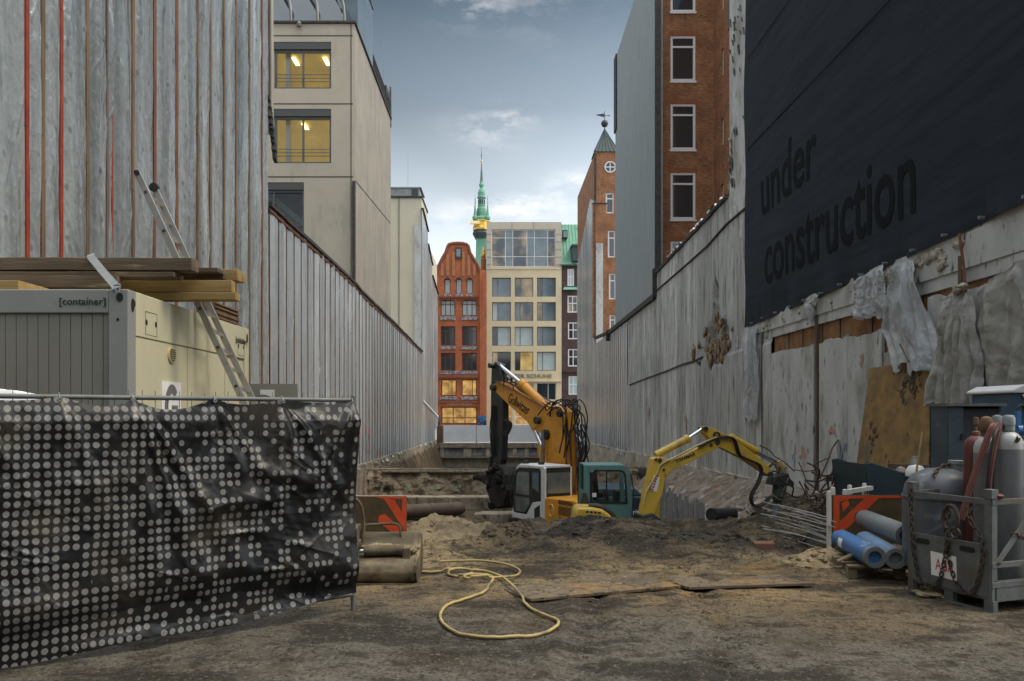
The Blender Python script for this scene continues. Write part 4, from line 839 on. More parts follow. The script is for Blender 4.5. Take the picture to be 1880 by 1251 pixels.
for i, h in enumerate(hs): win(sob, (0, DF, 0), U, N, h, .39, 'frame_grey', None, fr=.09, vb=(.3,), hb=(), panes=[('glass_blue', 'glass_blind', 'glass', 'lit_dim')[(i*7) % 4], lab[i]])
for i, h in enumerate(hg): win(sob, (0, DF, 0), U, N, h, .39, 'white_frame', ('lit_room', 'lit_room', 'glass', 'lit_dim', 'lit_warm', 'lit_dim')[i], fr=.1, vb=() if i == 0 else (.6,), hb=(.35,) if i < 2 else ())
win(sob, (0, DF+.15, 0), U, N, htop, .29, 'white_frame', None, fr=.10, vb=(.22, .335, .555, .67, .88), hb=(.28, .78), panes=['lit_dim', 'glass_blue', 'lit_dim', 'glass_blue', 'glass_blue', 'lit_dim'], name='glazed_front')
bj = MB()
for py in (430, 444, 458, 472, 486): bj.box((fx(893.3), DF+.12, fz(py)-.02), (fx(901.5), DF+.148, fz(py)+.02)); bj.box((fx(1020.6), DF+.12, fz(py)-.02), (fx(1030.9), DF+.148, fz(py)+.02))
for px in (940, 980): bj.box((fx(px)-.02, DF+.12, fz(420)), (fx(px)+.02, DF+.148, fz(408)))
bj.each('cladding_joint', MT['slot'], sob)
MB().box((fx(893.2), DF-.12, fz(494.5)), (fx(1031), DF-.002, fz(492))).box((fx(940), DF-.25, fz(701)), (fx(1031), DF-.004, fz(699.5))).each('ledge', MT['stone'], sob)
text('RICHTER SCHUHE', 'lettering', mat('bronze_letters', (.22, .19, .14), rough=.6), sob, (fx(916), DF-.06, fz(694)), U, (0, 0, 1), width=fx(1013)-fx(916), height=fz(687)-fz(694), depth=.1)
MB().cyl((fx(1002), DF+3, fz(410)), (fx(1002), DF+3, fz(399)), .05, .03, 6).build('mast', MT['galv'], sob)
# --- dark brick house with copper roof
dbh = thing('brick_house', (fx(1056), DF+6, 0), 'dark brown brick house with white windows under a green copper roof', 'building')
hb_ = [fh(1042, 525, 1054, 494), fh(1042, 574, 1061, 543), fh(1043, 623, 1062, 592), fh(1043, 673, 1062, 641), fh(1044, 725, 1062, 691)]
hb2 = [(h[2]+1.3, h[1], h[2]+2.9, h[3]) for h in hb_]
facade(MB(), (0, DF+.1, 0), U, N, fx(1031.2), fx(1110), -.3, fz(487), hb_+hb2, .2).build('wall', MT['brick_dark'], dbh)
for i, h in enumerate(hb_+hb2): win(dbh, (0, DF+.1, 0), U, N, h, .12, 'white_frame', ('glass_blind', 'lit_dim', 'glass', 'glass', 'glass_blind')[i % 5], fr=.16, vb=(.5,), hb=(.55,))
MB().add([(fx(1030), DF-.1, fz(488)), (fx(1110), DF-.1, fz(488)), (fx(1110), DF+5.5, fz(396)), (fx(1028), DF+5.5, fz(396))], [(0, 1, 2, 3)]).build('roof', MT['copper'], dbh)
sm = MB()
for k in range(13):
    x = fx(1030.5)+k*.5; sm.bar((x, DF-.13, fz(488)), (x, DF+5.45, fz(396)+.04), .05, .08)
sm.build('roof_seam', MT['copper'], dbh)
MB().box((fx(1030), DF-.35, fz(489.5)), (fx(1110), DF-.12, fz(486.5))).build('gutter', MT['dark_trim'], dbh)
MB().box((fx(1035.5), DF+2.8, fz(430)), (fx(1045), DF+3.7, fz(414))).build('skylight', MT['dark_trim'], dbh)
MB().box((fx(1036.8), DF+2.72, fz(428)), (fx(1043.8), DF+2.79, fz(416))).build('skylight_pane', MT['glass_blue'], dbh)
MB().box((fx(1050), DF-.3, fz(480)), (fx(1062), DF+3, fz(452))).box((fx(1048.5), DF-.5, fz(453)), (fx(1063), DF+3, fz(450))).build('dormer', MT['copper_dark'], dbh)
MB().add([(fx(1033), DF-.55, fz(533)), (fx(1062), DF-.55, fz(533)), (fx(1060), DF+.09, fz(527)), (fx(1036), DF+.09, fz(527))], [(0, 1, 2, 3)]).build('bay_roof', MT['copper'], dbh)
MB().box((fx(1034), DF-.2, fz(684)), (fx(1110), DF+.098, fz(681))).box((fx(1036), DF-.1, fz(735)), (fx(1110), DF+.096, fz(728))).each('cornice', MT['brick_dark'], dbh)
MB().box((fx(1031.2), DF+.6, -.3), (fx(1110), DF+12, fz(489))).build('body', MT['brick_dark'], dbh)
# --- town hall spire, far behind
DS = 200.0
sx_ = lambda px: xx(px, DS); szz = lambda py: zz(py, DS); u_ = DS/F
tw_c = Vector((sx_(884), DS, 0))
spn = thing('clock_tower', (tw_c.x, DS, 0), 'tall green copper town hall spire with gilded balcony rising behind the red gable', 'tower')
def prof(pts): return [(r*u_, szz(py)) for r, py in pts]
MB().lathe(prof([(22, 600), (17, 505), (14.5, 470), (13.5, 440)]), tw_c, 4, rot=R(45)).build('shaft', MT['copper'], spn)
MB().box((tw_c.x-30*u_, DS-2, -2), (tw_c.x+30*u_, DS+8, szz(560))).build('base', MT['stone_grey'], spn)
MB().lathe(prof([(12, 440), (14, 436), (17.5, 430), (15, 426), (16, 424)]), tw_c, 8, rot=R(22.5)).build('corbel_course', MT['copper_dark'], spn)
MB().lathe(prof([(16.5, 423.8), (17, 421), (15.5, 416), (15.5, 410), (17, 408.5), (17, 407)]), tw_c, 8, rot=R(22.5)).build('gilded_balcony', MT['gold'], spn)
MB().box((tw_c.x-20*u_, DS-17*u_-.6, szz(416)), (tw_c.x-3*u_, DS-17*u_+.1, szz(411))).build('gilded_panel', mat('gilded_panel', (.95, .78, .42), rough=.3), spn)
MB().lathe(prof([(15, 406.8), (16, 402), (12.5, 400), (9, 398), (9.5, 390), (8.6, 384), (6.5, 380), (7.5, 378.8), (6.3, 378), (6.2, 366), (8.3, 364), (8, 362.5), (6.5, 361), (6.8, 354), (5, 349), (2.8, 346), (3.2, 344), (4.6, 341), (4.4, 339), (2.6, 335), (3, 334), (2.6, 332)]), tw_c, 12).build('lantern', MT['copper'], spn)
ar = MB()
for k in range(8):
    a = k*math.pi/4+.39; c = tw_c+Vector((math.cos(a)*6.15*u_, math.sin(a)*6.15*u_, szz(372))); t_ = Vector((-math.sin(a), math.cos(a), 0)); ar.obox(c, t_*1.25*u_, Vector((math.cos(a), math.sin(a), 0))*.05, (0, 0, 4.2*u_))
ar.each('arch_opening', MT['dark_trim'], spn)
pts = [];
for k in range(15): y = 332-k*2.1; r = 2.5-k*.11; pts += [(r*.75, y), (r*1.25, y-.7), (r*.75, y-1.4)]
MB().lathe(prof(pts+[(.6, 300), (.5, 298)]), tw_c, 10).build('needle', mat('lead_grey_needle', (.20, .225, .225), (.15, .18, .17), s=.4, rough=.6), spn)
MB().lathe(prof([(.3, 298.5), (1.9, 297), (2.0, 295.6), (.4, 294)]), tw_c, 12).build('gilded_ball', MT['gold'], spn)
MB().lathe(prof([(.55, 294.2), (.6, 287), (1.3, 286), (.6, 285), (.3, 276), (.12, 268)]), tw_c, 8).build('finial', MT['frame_grey'], spn)
pn = MB()
for sgx, sgy in ((-1, -1), (1, -1), (-1, 1), (1, 1)):
    c = tw_c+Vector((sgx*11.5*u_, sgy*11.5*u_, 0)); pn.lathe(prof([(4.5, 406), (5, 402), (3, 399), (1.8, 391), (1.2, 384), (1.4, 383), (.7, 380), (.5, 370), (.9, 369), (.3, 366), (.2, 361)]), c, 8)
pn.each('corner_pinnacle', MT['copper'], spn)
hs_ = MB()
for k in range(5): hs_.cyl((tw_c.x+(-10+k*5)*u_, DS-13.9*u_, szz(434.5)), (tw_c.x+(-10+k*5)*u_, DS-12*u_, szz(434.5)), 1.3*u_, None, 10)
hs_.each('round_opening', MT['dark_trim'], spn)
gt = thing('turret', (sx_(887.5)*.62, DS*.62, 0), 'small gilded roof turret in front of the copper spire', 'turret')
k6 = .62; c6 = Vector((sx_(887.5)*k6, DS*k6, 0)); pr6 = lambda pts: [(r*u_*k6, EYE+(szz(py)-EYE)*k6) for r, py in pts]
MB().lathe(pr6([(5, 500), (4.6, 480), (5.2, 478), (4, 474), (3.8, 470)]), c6, 8).build('turret_body', MT['brick_red'], gt)
MB().lathe(pr6([(4, 470.2), (4.4, 467), (3, 463), (3.4, 461), (2, 457), (.6, 454), (.3, 448)]), c6, 10).build('turret_cap', MT['gold'], gt)
# --- hoarding on the retaining wall at the far end of the pit
DH = 100.0
hd = thing('site_hoarding', (xx(930, DH), DH, -1.9), 'white site hoarding across the far end of the pit below the houses', 'fence')
for (a, b2) in ((814, 874.5), (875.2, 928), (929, 1000), (1000.8, 1062)): MB().box((xx(a, DH), DH-.03, zz(812, DH)), (xx(b2, DH)-.03, DH+.03, zz(781, DH))).build('panel', MT['hoarding'], hd)
for px in (814, 874.9, 928.5, 1000.4, 1061): MB().box((xx(px, DH)-.12, DH+.035, zz(813, DH)), (xx(px, DH)+.12, DH+.12, zz(781.5, DH))).build('post', MT['galv'], hd)
MB().box((xx(802, DH), DH-.12, zz(815, DH)), (xx(812.5, DH), DH+.1, zz(783, DH))).build('end_board', MT['batten'], hd)
ew = thing('retaining_wall', (xx(930, DH), DH, -6), 'weathered concrete retaining wall with framed bays under the white hoarding', 'wall')
MB().box((XL, DH-.02, -6.5), (XR, DH+3, zz(823, DH))).build('wall', MT['old_conc'], ew)
MB().box((XL, DH-.6, zz(822, DH)), (XR, DH+3, zz(814, DH))).box((XL, DH-.8, zz(840.5, DH)), (XR, DH-.03, zz(838, DH))).each('beam', MT['rough_conc'], ew)
pc = MB()
for px in (812, 855, 862, 896, 928, 945, 967, 990, 1010, 1040): x = xx(px, DH); pc.box((x-.25, DH-.45, zz(838, DH)), (x+.25, DH-.03, zz(822, DH)))
pc.each('pier', MT['old_conc'], ew)
pb = MB()
for a, b2 in ((816, 852), (866, 894), (947, 964), (970, 988), (992, 1008)): pb.box((xx(a, DH), DH-.2, zz(837, DH)), (xx(b2, DH), DH-.06, zz(824, DH)))
pb.each('infill_panel', mat('grey_infill', (.30, .31, .29), (.17, .17, .155), s=.6, lo=.45, hi=.55, rough=.8), ew)
# --- the cut bank in the middle distance
sb = thing('soil_bank', (-3.5, 49.5, -3.3), 'cut soil bank with green sprayed marks across the pit', 'earth bank')
u, v = np.meshgrid(np.linspace(XL+.2, 8.5, 150), np.linspace(0, 1, 40))
Zb = -3.7+2.1*v+.10*fbm(u*1.1, u*0, 3); Yb = 49.2-1.0*(1-v)-.7*(ridge(u*.8, v*1.5, 61, 5)-.4)-.3*fbm(u*3, v*5, 62)
gtop = np.dstack([u, Yb, Zb]); cap = gtop[-1:].copy(); cap[:, :, 1] = 50.3
MB().grid(np.concatenate([gtop, cap])).build('bank_face', MT['soil_wall'], sb, smooth=True)
gm = MB()
for px in (701, 746, 795, 842, 889): 
    gm = MB().splat(P(px, 896, 47.2), (1, 0, 0), .30, .24, 7, (0, -1, 0)); gm.build('spray_mark', MT['paint_green'], sb)
MB().box((-7.4, 48.7, zz(867.5, 48.7)), (1.5, 49.9, zz(865, 48.7))).box((-8.2, 46.9, zz(862, 48)), (-.5, 47.1, zz(859, 48))).each('edge_beam', MT['rough_conc'], sb)
for (x0, x1, d, ya, yb, lab_) in ((845, 962, 30, 913, 946, 'grey concrete beam lying behind the rusty pipe below the cut bank'), (640, 850, 34, 913, 930, 'long dirty concrete beam at the foot of the cut bank, behind the pipe'), (870, 950, 24.5, 944, 958, 'pale concrete sill with green mark left of the excavator cab')):
    o = MB().box((xx(x0, d), d, zz(yb+30, d)), (xx(x1, d), d+.8, zz(ya, d))).build('concrete_beam', MT['rough_conc'], bev=.04); tag(o, lab_, 'beam')
# ================================================================ right side
MT['salmon_mark'] = MT['paint_salmon']
rw = thing('party_wall', (XR+.4, 40, -1), 'stained grey concrete party wall on the right made of upright cast boards', 'wall')
copR = lambda y: np.interp(y, [31, 34.4, 34.5, 50.5, 50.7, 72.5, 83.6], [11.6, 11.45, 11.35, 10.85, 9.45, 9.35, 9.25])
def wallstrip(X, ys_, zlo, zhi):
    mb = MB()
    for a, b2 in zip(ys_[:-1], ys_[1:]): mb.quad((X, a, zlo(a)), (X, b2, zlo(b2-1e-4)), (X, b2, zhi(b2-1e-4)), (X, a, zhi(a)))
    return mb
ysr = [28.9, 34.5, 38, 43, 47, 50.7, 55, 62.2]
zl = lambda y: np.interp(y, [28, 31, 60, 105], [-.5, -.75, -1.4, -1.7])
n = 220; u, v = np.meshgrid(np.linspace(28.9, 62.2, n), np.linspace(0, 1, 90)); zlo = zl(u); zhi = copR(u); Z = zlo+(zhi-zlo)*v
brk = np.interp(u, [28, 39.5, 60], [4.55, 4.55, 4.1]); dx = -.05*(Z < brk)-.02*fbm(u*1.5, Z*.6, 4)
# the torn hole where the render has come away
hole = np.exp(-(((u-36.4)/2.0)**2+((Z-5.2)/1.0)**2)**2)+np.exp(-(((u-36.6)/.55)**2+((Z-6.6)/1.5)**2)**2)
dx = dx+.28*np.clip(hole*1.6+.6*fbm(u*2, Z*2, 9)-.35, 0, 1)
MB().grid(np.dstack([XR+dx, u, Z])).build('wall_face', MT['concrete_r'], rw)
MB().box((XR+.42, 24, -1.2), (XR+1.0, 50.6, 10.7)).box((XR+.42, 50.62, -1.5), (XR+1.0, 103.5, 9.0)).build('wall_core', MT['rust_wood'], rw)
# crumbled render around the hole
cr_ = MB()
for i in range(40):
    y = random.gauss(36.0, 1.6); z = random.gauss(5.0, .42); r = random.uniform(.06, .2)
    cr_.lump((XR-.02-random.random()*.06, y, z), r*1.1, (.4, 1.2, random.uniform(.8, 1.8)), 11)
for i in range(9):
    y = random.gauss(36.5, .25); z = random.gauss(6.4, .5); r = random.uniform(.05, .14); cr_.lump((XR-.03, y, z), r, (.4, 1.0, 1.8), 11)
cr_.each('broken_render', mat('broken_render', (.34, .25, .15), (.13, .085, .05), s=3, lo=.42, hi=.58, rough=.95, bump=1, bs=9, bdist=.08), rw)
crk = MB(); pts = [P(px, py, dR(px)) for px, py in ((1157, 707), (1180, 698), (1205, 689), (1230, 680), (1256, 669), (1275, 664), (1292, 656))]
pts = [Vector((XR-.07, q.y, q.z)) for q in pts]; crk.tube(pts, .05, 6); crk.build('seam_crack', MT['dark_trim'], rw)
st2 = MB(); q1 = [Vector((XR-.04, dR(px), zz(py, dR(px)))) for px, py in ((1206, 534), (1265, 483), (1300, 452), (1335, 412), (1372, 381))]
st2.tube(q1, .055, 6); st2.build('upper_seam', MT['felt'], rw)
cpr = MB()
for a, b2 in zip(np.linspace(34.6, 50.5, 14)[:-1], np.linspace(34.6, 50.5, 14)[1:]):
    z0, z1 = float(copR(a)), float(copR(b2)); cpr.obox((XR+.1, (a+b2)/2, (z0+z1)/2+.08+random.uniform(-.02, .02)), (.22, 0, 0), (0, (b2-a)/2+.03, (z1-z0)/2), (0, .01, .08))
cpr.build('coping', MT['felt'], rw)
wht = MB()
for i in range(26):
    y = random.uniform(34.8, 47); wht.obox((XR-.06, y, float(copR(y))+.19), (.12, 0, .01), (0, random.uniform(.1, .35), 0), (0, .02, random.uniform(.02, .07)))
wht.each('flashing_scrap', MT['hoarding'], rw)
for (px, py, hy, hz) in ((1193, 755, .3, .7), (1263, 778, .28, .7)):
    y = dR(px); sp = MB().splat((XR-.09, y, zz(py, y)), (0, 1, 0), hy, hz, 10, (-1, 0, 0)); sp.build('spray_mark', MT['paint_salmon'], rw)
# low sheeted stretch and the far sheeted gable
rs = thing('party_wall', (XR+.4, 73, -1.5), 'low corrugated looking sheeted wall under the dark coping on the right', 'wall')
botR = lambda y: np.interp(y, [62, 84, 104], [-1.15, -1.4, -1.65])+.15*fbm(np.asarray(y)*1.1, 0*np.asarray(y), 28)
pR = list(np.linspace(62.3, 83.7, 19))
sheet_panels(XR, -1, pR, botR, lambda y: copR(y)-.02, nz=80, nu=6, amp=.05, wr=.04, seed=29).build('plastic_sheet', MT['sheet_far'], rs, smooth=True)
for y in pR: batten(rs, XR, -1, y, float(botR(y))+.1, float(copR(y))-.05, .07, .025, 'batten_dark', wob=.02)
cq = MB(); cq.bar((XR-.06, 50.75, 9.45), (XR-.06, 72.6, 9.36), .35, .34); cq.bar((XR-.06, 72.6, 9.40), (XR-.06, 83.5, 9.9), .3, .25); cq.bar((XR-.1, 50.7, 9.4), (XR-.1, 50.7, 11.2), .3, .3); cq.bar((XR-.1, 72.6, 8.6), (XR-.1, 72.6, 9.6), .5, .5)
cq.build('coping', MT['felt'], rs)
fg = thing('party_wall', (XR+.4, 94, -1.5), 'tall sheeted gable wall at the far end of the right side', 'wall')
topG = lambda y: np.interp(y, [83.7, 88.5, 95, 104], [24.4, 26.0, 24.0, 21.4])
pG = list(np.linspace(83.7, 104, 17))
sheet_panels(XR, -1, pG, botR, topG, nz=130, nu=6, amp=.05, wr=.05, seed=39).build('plastic_sheet', MT['sheet_far'], fg, smooth=True)
for y in pG: batten(fg, XR, -1, y, float(botR(y))+.1, float(topG(y)), .06, .02, 'batten_dark', wob=.02)
MB().box((XR+.06, 83.8, -1.6), (XR+.8, 104, 20)).build('wall_core', MT['concrete_w'], fg)
def flaps(par, X, side, y0, y1, bot, n, big=1.0):
    for i in range(n):
        y = y0+(y1-y0)*random.random()**1.2; r = random.uniform(.2, .6)*big; u, v = np.meshgrid(np.linspace(-1, 1, 13), np.linspace(0, 1, 11)); sd = random.random()*60
        A = np.dstack([X+side*(.10+.5*r*v*(.6+fbm(u*1.2+sd, v, 3))+.35*r*(ridge(u*1.6+sd, v*1.8, 7, 4)-.5)), y+u*r*(1-.45*v)+.2*r*fbm(v*2+sd, u, 5), float(bot(y))+.12-(.5*r)*v*(.5+vnoise(u*1.4+sd, v, 9))+.25*r*fbm(u*2+sd, v*2, 11)])
        MB().grid(A).build('crumpled_hem', MT['torn'], par, smooth=True)
flaps(fg, XR, -1, 84, 103, botR, 16); flaps(rs, XR, -1, 62.5, 83, botR, 16); flaps(fw, XL, 1, 84, 103, botL, 14, 1.3); flaps(lw, XL, 1, 40, 83, botL, 22, .8)
# --- grey slab gable of the stair building
gs = thing('gable_wall', (XR+.3, 60, 9), 'plain pale grey rendered gable standing on the dark coping on the right', 'wall')
MB().box((XR+.02, 50.9, 9.3), (XR+.45, 69.2, 33)).build('wall', MT['slab_grey'], gs)
MB().box((XR-.08, 50.72, 10.9), (XR+.3, 50.88, 33)).build('edge_trim', MT['dark_trim'], gs)
MB().box((XR-.04, 50.9, 9.6), (XR+.015, 51.6, 33)).build('edge_strip', MT['slab_grey'], gs)
MB().box((XR-.1, 68.2, 26.5), (XR+.2, 69.4, 33)).build('corner_board', MT['felt'], gs)
# --- brick stair building
DB = 52.0
bb = thing('brick_building', (13.5, DB+4, 0), 'tall orange brick building with a column of white framed windows', 'building')
xw = lambda px: xx(px, DB); zw = lambda py: zz(py, DB)
hh = [(xw(1231), zw(c), xw(1277), zw(d)) for c, d in ((403, 317), (275, 191), (149, 66), (22, -62), (-104, -188), (530, 443))]
facade(MB(), (0, DB, 0), U, N, XR+.46, 13.9, 5, 34, hh, .16).build('wall', MT['brick_orange'], bb)
for i, h in enumerate(hh):
    win(bb, (0, DB, 0), U, N, h, .16, 'white_frame', 'lit_dim' if i == 5 else 'glass_smoke' if 'glass_smoke' in MT else 'glass', fr=.15, hb=(.76,), th=.1)
    MB().box((h[0]-.05, DB-.08, h[1]-.14), (h[2]+.05, DB-.003, h[1]-.002)).build('sill', MT['white_frame'], bb)
    MB().box((h[0]-.12, DB-.02, h[3]+.002), (h[2]+.12, DB-.002, h[3]+.3)).build('lintel', mat('soldier_course', (.24, .085, .04), (.31, .12, .05), s=14, stretch=(1, 1, .05), rough=.9) if i == 0 else bpy.data.materials['soldier_course'], bb)
sh_ = []
for py in (225, 95, 350, -30): z = zz(py, 48.6); sh_.append((49.6, z-1.0, 50.2, z+.75))
facade(MB(), (13.9, 0, 0), Vector((0, 1, 0)), Vector((-1, 0, 0)), 40, DB-.002, 5, 34, sh_, .2).build('side_wall', MT['brick_orange_y'], bb)
for h in sh_: win(bb, (13.9, 0, 0), Vector((0, 1, 0)), Vector((-1, 0, 0)), h, .2, 'white_frame', 'glass', fr=.1)
# --- white wall beside the banner with a downpipe
ww = thing('party_wall', (XR+.3, 32, 11), 'tall white plastered wall strip with peeling edges between the banner and the brick building', 'wall')
MB().box((XR, 9, 4.7), (XR+.4, 34.4, 20.2)).build('wall', MT['concrete_w'], ww)
pk = MB()
for i in range(40):
    z = random.choice((random.gauss(17.6, .9), random.gauss(17.6, .9), random.gauss(13.2, .5), random.uniform(11.5, 13.2))); y = random.uniform(32.3, 34.3) if z > 14 else random.gauss(34.1, .25)
    r = random.uniform(.04, .22); pk.obox((XR-.02, y, z), (.03, .02, 0), (.02, r*.6, .05), (0, .06, r))
pk.each('peeling_render', mat('peeling_render', (.30, .29, .26), (.07, .06, .05), s=3, lo=.42, hi=.58, rough=.95, bump=.6), ww)
dp = MB(); dp.tube([(XR+.06, 34.52, 24.5), (XR+.06, 34.52, 24), (XR+.02, 34.54, 23.8), (XR+.02, 34.54, 19), (XR+.1, 34.52, 18.6), (XR+.1, 34.52, 11.8)], .06, 8)
for z in (24, 21.4, 18.7): dp.cyl((XR+.06, 34.52, z), (XR+.06, 34.52, z+.12), .10, None, 8)
dp.build('downpipe', MT['galv_old'], ww)
# --- turret house
DT = 84.2
tb = thing('turret_house', (XR+1.5, DT+4, 0), 'orange brick corner turret house with a pointed copper roof and weather vane', 'building')
tx = lambda px: xx(px, DT); tz = lambda py: zz(py, DT)
th_ = [(tx(1112), tz(392), tx(1127.5), tz(354)), (tx(1116), tz(473), tx(1130), tz(423)), (tx(1118), tz(550), tx(1131), tz(502)), (tx(1119), tz(612), tx(1131), tz(578))]
facade(MB(), (0, DT, 0), U, N, XR+.02, 13.4, 8, tz(279), th_, .2).build('wall', MT['brick_orange'], tb)
for h in th_: win(tb, (0, DT, 0), U, N, h, .2, 'white_frame', 'glass', fr=.16, hb=(.72,))
MB().quad((XR+.01, DT, 8), (XR+.01, 103.9, 8), (XR+.01, 103.9, zz(362, 103.9)), (XR+.01, DT, tz(279))).quad((XR+.01, DT, tz(279)), (13.4, DT, tz(279)), (13.4, 103.9, zz(362, 103.9)), (XR+.01, 103.9, zz(362, 103.9))).build('side_wall', MT['brick_orange_y'], tb)
MB().box((XR-.12, DT-.12, 20), (XR+.12, DT+.0, tz(277))).build('corner_strip', MT['felt'], tb)
MB().box((XR-.3, DT-.35, 10), (tx(1113), DT-.003, tz(376))).build('lower_bay', MT['brick_orange'], tb)
MB().box((XR-.35, DT-.42, tz(376)), (tx(1114), DT+.002, tz(374.3))).build('bay_coping', MT['dark_trim'], tb)
ri = MB(); cx = tx(1120); cz = tz(307.5); rr = 9.5*DT/F
ri.tube([(cx+rr*math.cos(a), DT-.05, cz+rr*math.sin(a)) for a in np.linspace(0, 2*math.pi, 24, False)], .075, 6, closed=True); ri.bar((cx-rr, DT-.06, cz), (cx+rr, DT-.06, cz), .08, .1); ri.bar((cx, DT-.05, cz-rr), (cx, DT-.05, cz+rr), .08, .1)
ro = ri.build('round_window', MT['white_frame'], tb); MB().cyl((cx, DT-.02, cz), (cx, DT-.004, cz), rr, None, 24).build('pane', MT['glass'], ro)
cxr = tx(1113)
rf = MB(); hw = 1.32; ap = (cxr, DT+hw, tz(229))
bs = [(cxr-hw*1.0, DT-.12, tz(279)), (cxr+hw, DT-.12, tz(279)), (cxr+hw, DT+2*hw, tz(279)), (cxr-hw, DT+2*hw, tz(279))]
rf.add(bs+[ap], [(0, 1, 4), (1, 2, 4), (2, 3, 4), (3, 0, 4)]); 
for k in range(7):
    a = Vector(bs[0]).lerp(Vector(bs[1]), k/6); rf.bar(a, Vector(ap), .05, .1)
rf.build('roof', MT['copper_dark'], tb)
MB().cyl((cxr, DT+hw, tz(231)), (cxr, DT+hw, tz(196)), .05, .03, 8).lathe([(.02, 0), (.28, .12), (.4, .4), (.28, .68), (.02, .8)], (cxr, DT+hw, tz(226)), 14).build('finial', MT['dark_trim'], tb)
fl = MB().prism([(cxr-.05, DT+hw, tz(200)), (cxr-.05, DT+hw, tz(207)), (cxr-1.0, DT+hw, tz(202.5))], (0, .04, 0)); fl.bar((cxr, DT+hw, tz(204)), (cxr+.5, DT+hw, tz(204)), .04, .05); fl.lathe([(0, 0), (.09, .09), (0, .18)], (cxr+.5, DT+hw, tz(204)-.09), 8); fl.build('weather_vane', MT['dark_trim'], tb)
# --- the black mesh banner
ban = thing('banner', (XR-.1, 20, 5), 'huge dark mesh banner reading under construction on the right wall', 'banner')
botB = lambda y: np.interp(y, [9, 15, 19, 24, 28, 31.5], [6.0, 5.86, 5.70, 5.52, 5.45, 5.36])
n = 260; u, v = np.meshgrid(np.linspace(9.5, 31.9, n), np.linspace(0, 1, 150)); lo = botB(u); Z = lo+(20-lo)*v
edge = np.where(u > 31.2, 1, 0); Yb = u+edge*(.12*np.sin(Z*.9)+.10*fbm(Z*.6, Z*0, 3))
def bandx(u, Z, lo): return -.10-.06*fbm(u*.22, Z*.22, 77, 3)-.06*np.exp(-(Z-lo)*1.6)*np.sin(u*2.2+2*fbm(u, u*0, 7))
dx = bandx(u, Z, lo)
MB().grid(np.dstack([XR+dx, Yb, Z])).build('mesh_sheet', MT['banner'], ban, smooth=True)
ti = MB()
for k in range(16):
    y = 30.9-k*1.35; ti.cyl((XR-.22, y, float(botB(y))+.07), (XR-.10, y, float(botB(y))+.07), .035, None, 8)
ti.each('eyelet', MT['galv'], ban)
sl_ = MB()
for z0, z1 in ((12.4, 12.2), (16.0, 15.7)): sl_.bar((XR-.155, 31.5, z0), (XR-.155, 9.6, z1), .012, .03)
sl_.build('seam', MT['banner_text'], ban)
def on_wall(px, py): d = dR(px); return Vector((XR-.20, d, zz(py, d)))
def wall_text(body, pxl, pxr, zlo, zhi):
    yl, yr = dR(pxl), dR(pxr)
    return text(body, 'lettering', MT['banner_text'], ban, (XR-.20, yl, zlo), (0, -1, 0), (0, 0, 1), width=yl-yr, height=zhi-zlo, depth=.002, bold=.012)
dU = (dR(1405)+dR(1505))/2
def drape_text(o):                                                      # the print follows the folds of the mesh
    bm_ = bmesh.new(); bm_.from_mesh(o.data)
    for _ in range(3): bmesh.ops.subdivide_edges(bm_, edges=[e for e in bm_.edges if e.calc_length() > .35], cuts=1)
    bmesh.ops.triangulate(bm_, faces=[f for f in bm_.faces if len(f.verts) > 4])
    m0 = MW[o.name]
    for v_ in bm_.verts:
        yy, z2 = v_.co.y+m0.y, v_.co.z+m0.z; v_.co.x += float(bandx(np.array([yy]), np.array([z2]), botB(yy))[0])+.20-.012
    bm_.to_mesh(o.data); bm_.free()
drape_text(wall_text('under', 1403, 1506, 9.33, 11.28))
drape_text(wall_text('construction', 1410, 1688, 6.66, 8.55))
# --- lower right wall: boarding laid bare under the banner and white panels below it
lr = thing('boarded_wall', (XR, 18, 0), 'lower right wall of white panels with torn off brown boarding under the banner', 'wall')
MB().box((XR+.06, 8, -.6), (XR+.35, 28.88, 5.0)).build('backing', MT['rust_wood'], lr)
MB().box((XR-.04, 8, 5.0), (XR+.06, 31.5, 5.75)).build('head_strip', MT['concrete_w'], lr)
for i, (a, b2, ze) in enumerate(((28.87, 28.5, 3.9), (29.8, 25.0, 4.1), (24.6, 22.6, 4.15), (22.55, 20.5, 4.05), (20.45, 18.4, 3.5), (18.3, 15.7, 4.55), (15.6, 12.6, 4.9), (12.5, 9, 4.7))):
    yy = np.linspace(b2, a, 14); zt = ze+.12*fbm(yy*2.0, yy*0, i+2)
    mb = MB(); pl_ = [(XR-.03-.015*(i % 2), y, z) for y, z in zip(yy, zt)]+[(XR-.03-.015*(i % 2), a, -.65), (XR-.03-.015*(i % 2), b2, -.65)]
    mb.prism(pl_, (.08, 0, 0)).build('panel', MT['concrete_w'], lr)
for y in (29.95, 24.8, 17.0, 13.2): MB().box((XR-.06, y-.06, -.5), (XR+.05, y+.06, 5.0 if y > 20 else 5.3)).build('post', MT['batten_dark'], lr)
bd = MB()
for i in range(9): y = 15.5+i*1.5+random.uniform(-.3, .3); bd.box((XR+.03, y-.008, 3.8), (XR+.056, y+.008, 4.98))
bd.build('board_gap', MT['dark_trim'], lr)
fm = MB()
for i in range(60):
    y = random.gauss(18.6, .8) if i < 24 else random.uniform(17, 21.5) if i < 44 else random.uniform(21, 30); z = float(botB(y))-.16-abs(random.gauss(0, .14)); r = random.uniform(.05, .15)*(1 if i < 44 else .6)
    fm.lump((XR-.05, y, z), r, (.45, 1.25, .8), 13)
fm.each('insulation_foam', MT['foam'], lr, smooth=True)
bk = MB()
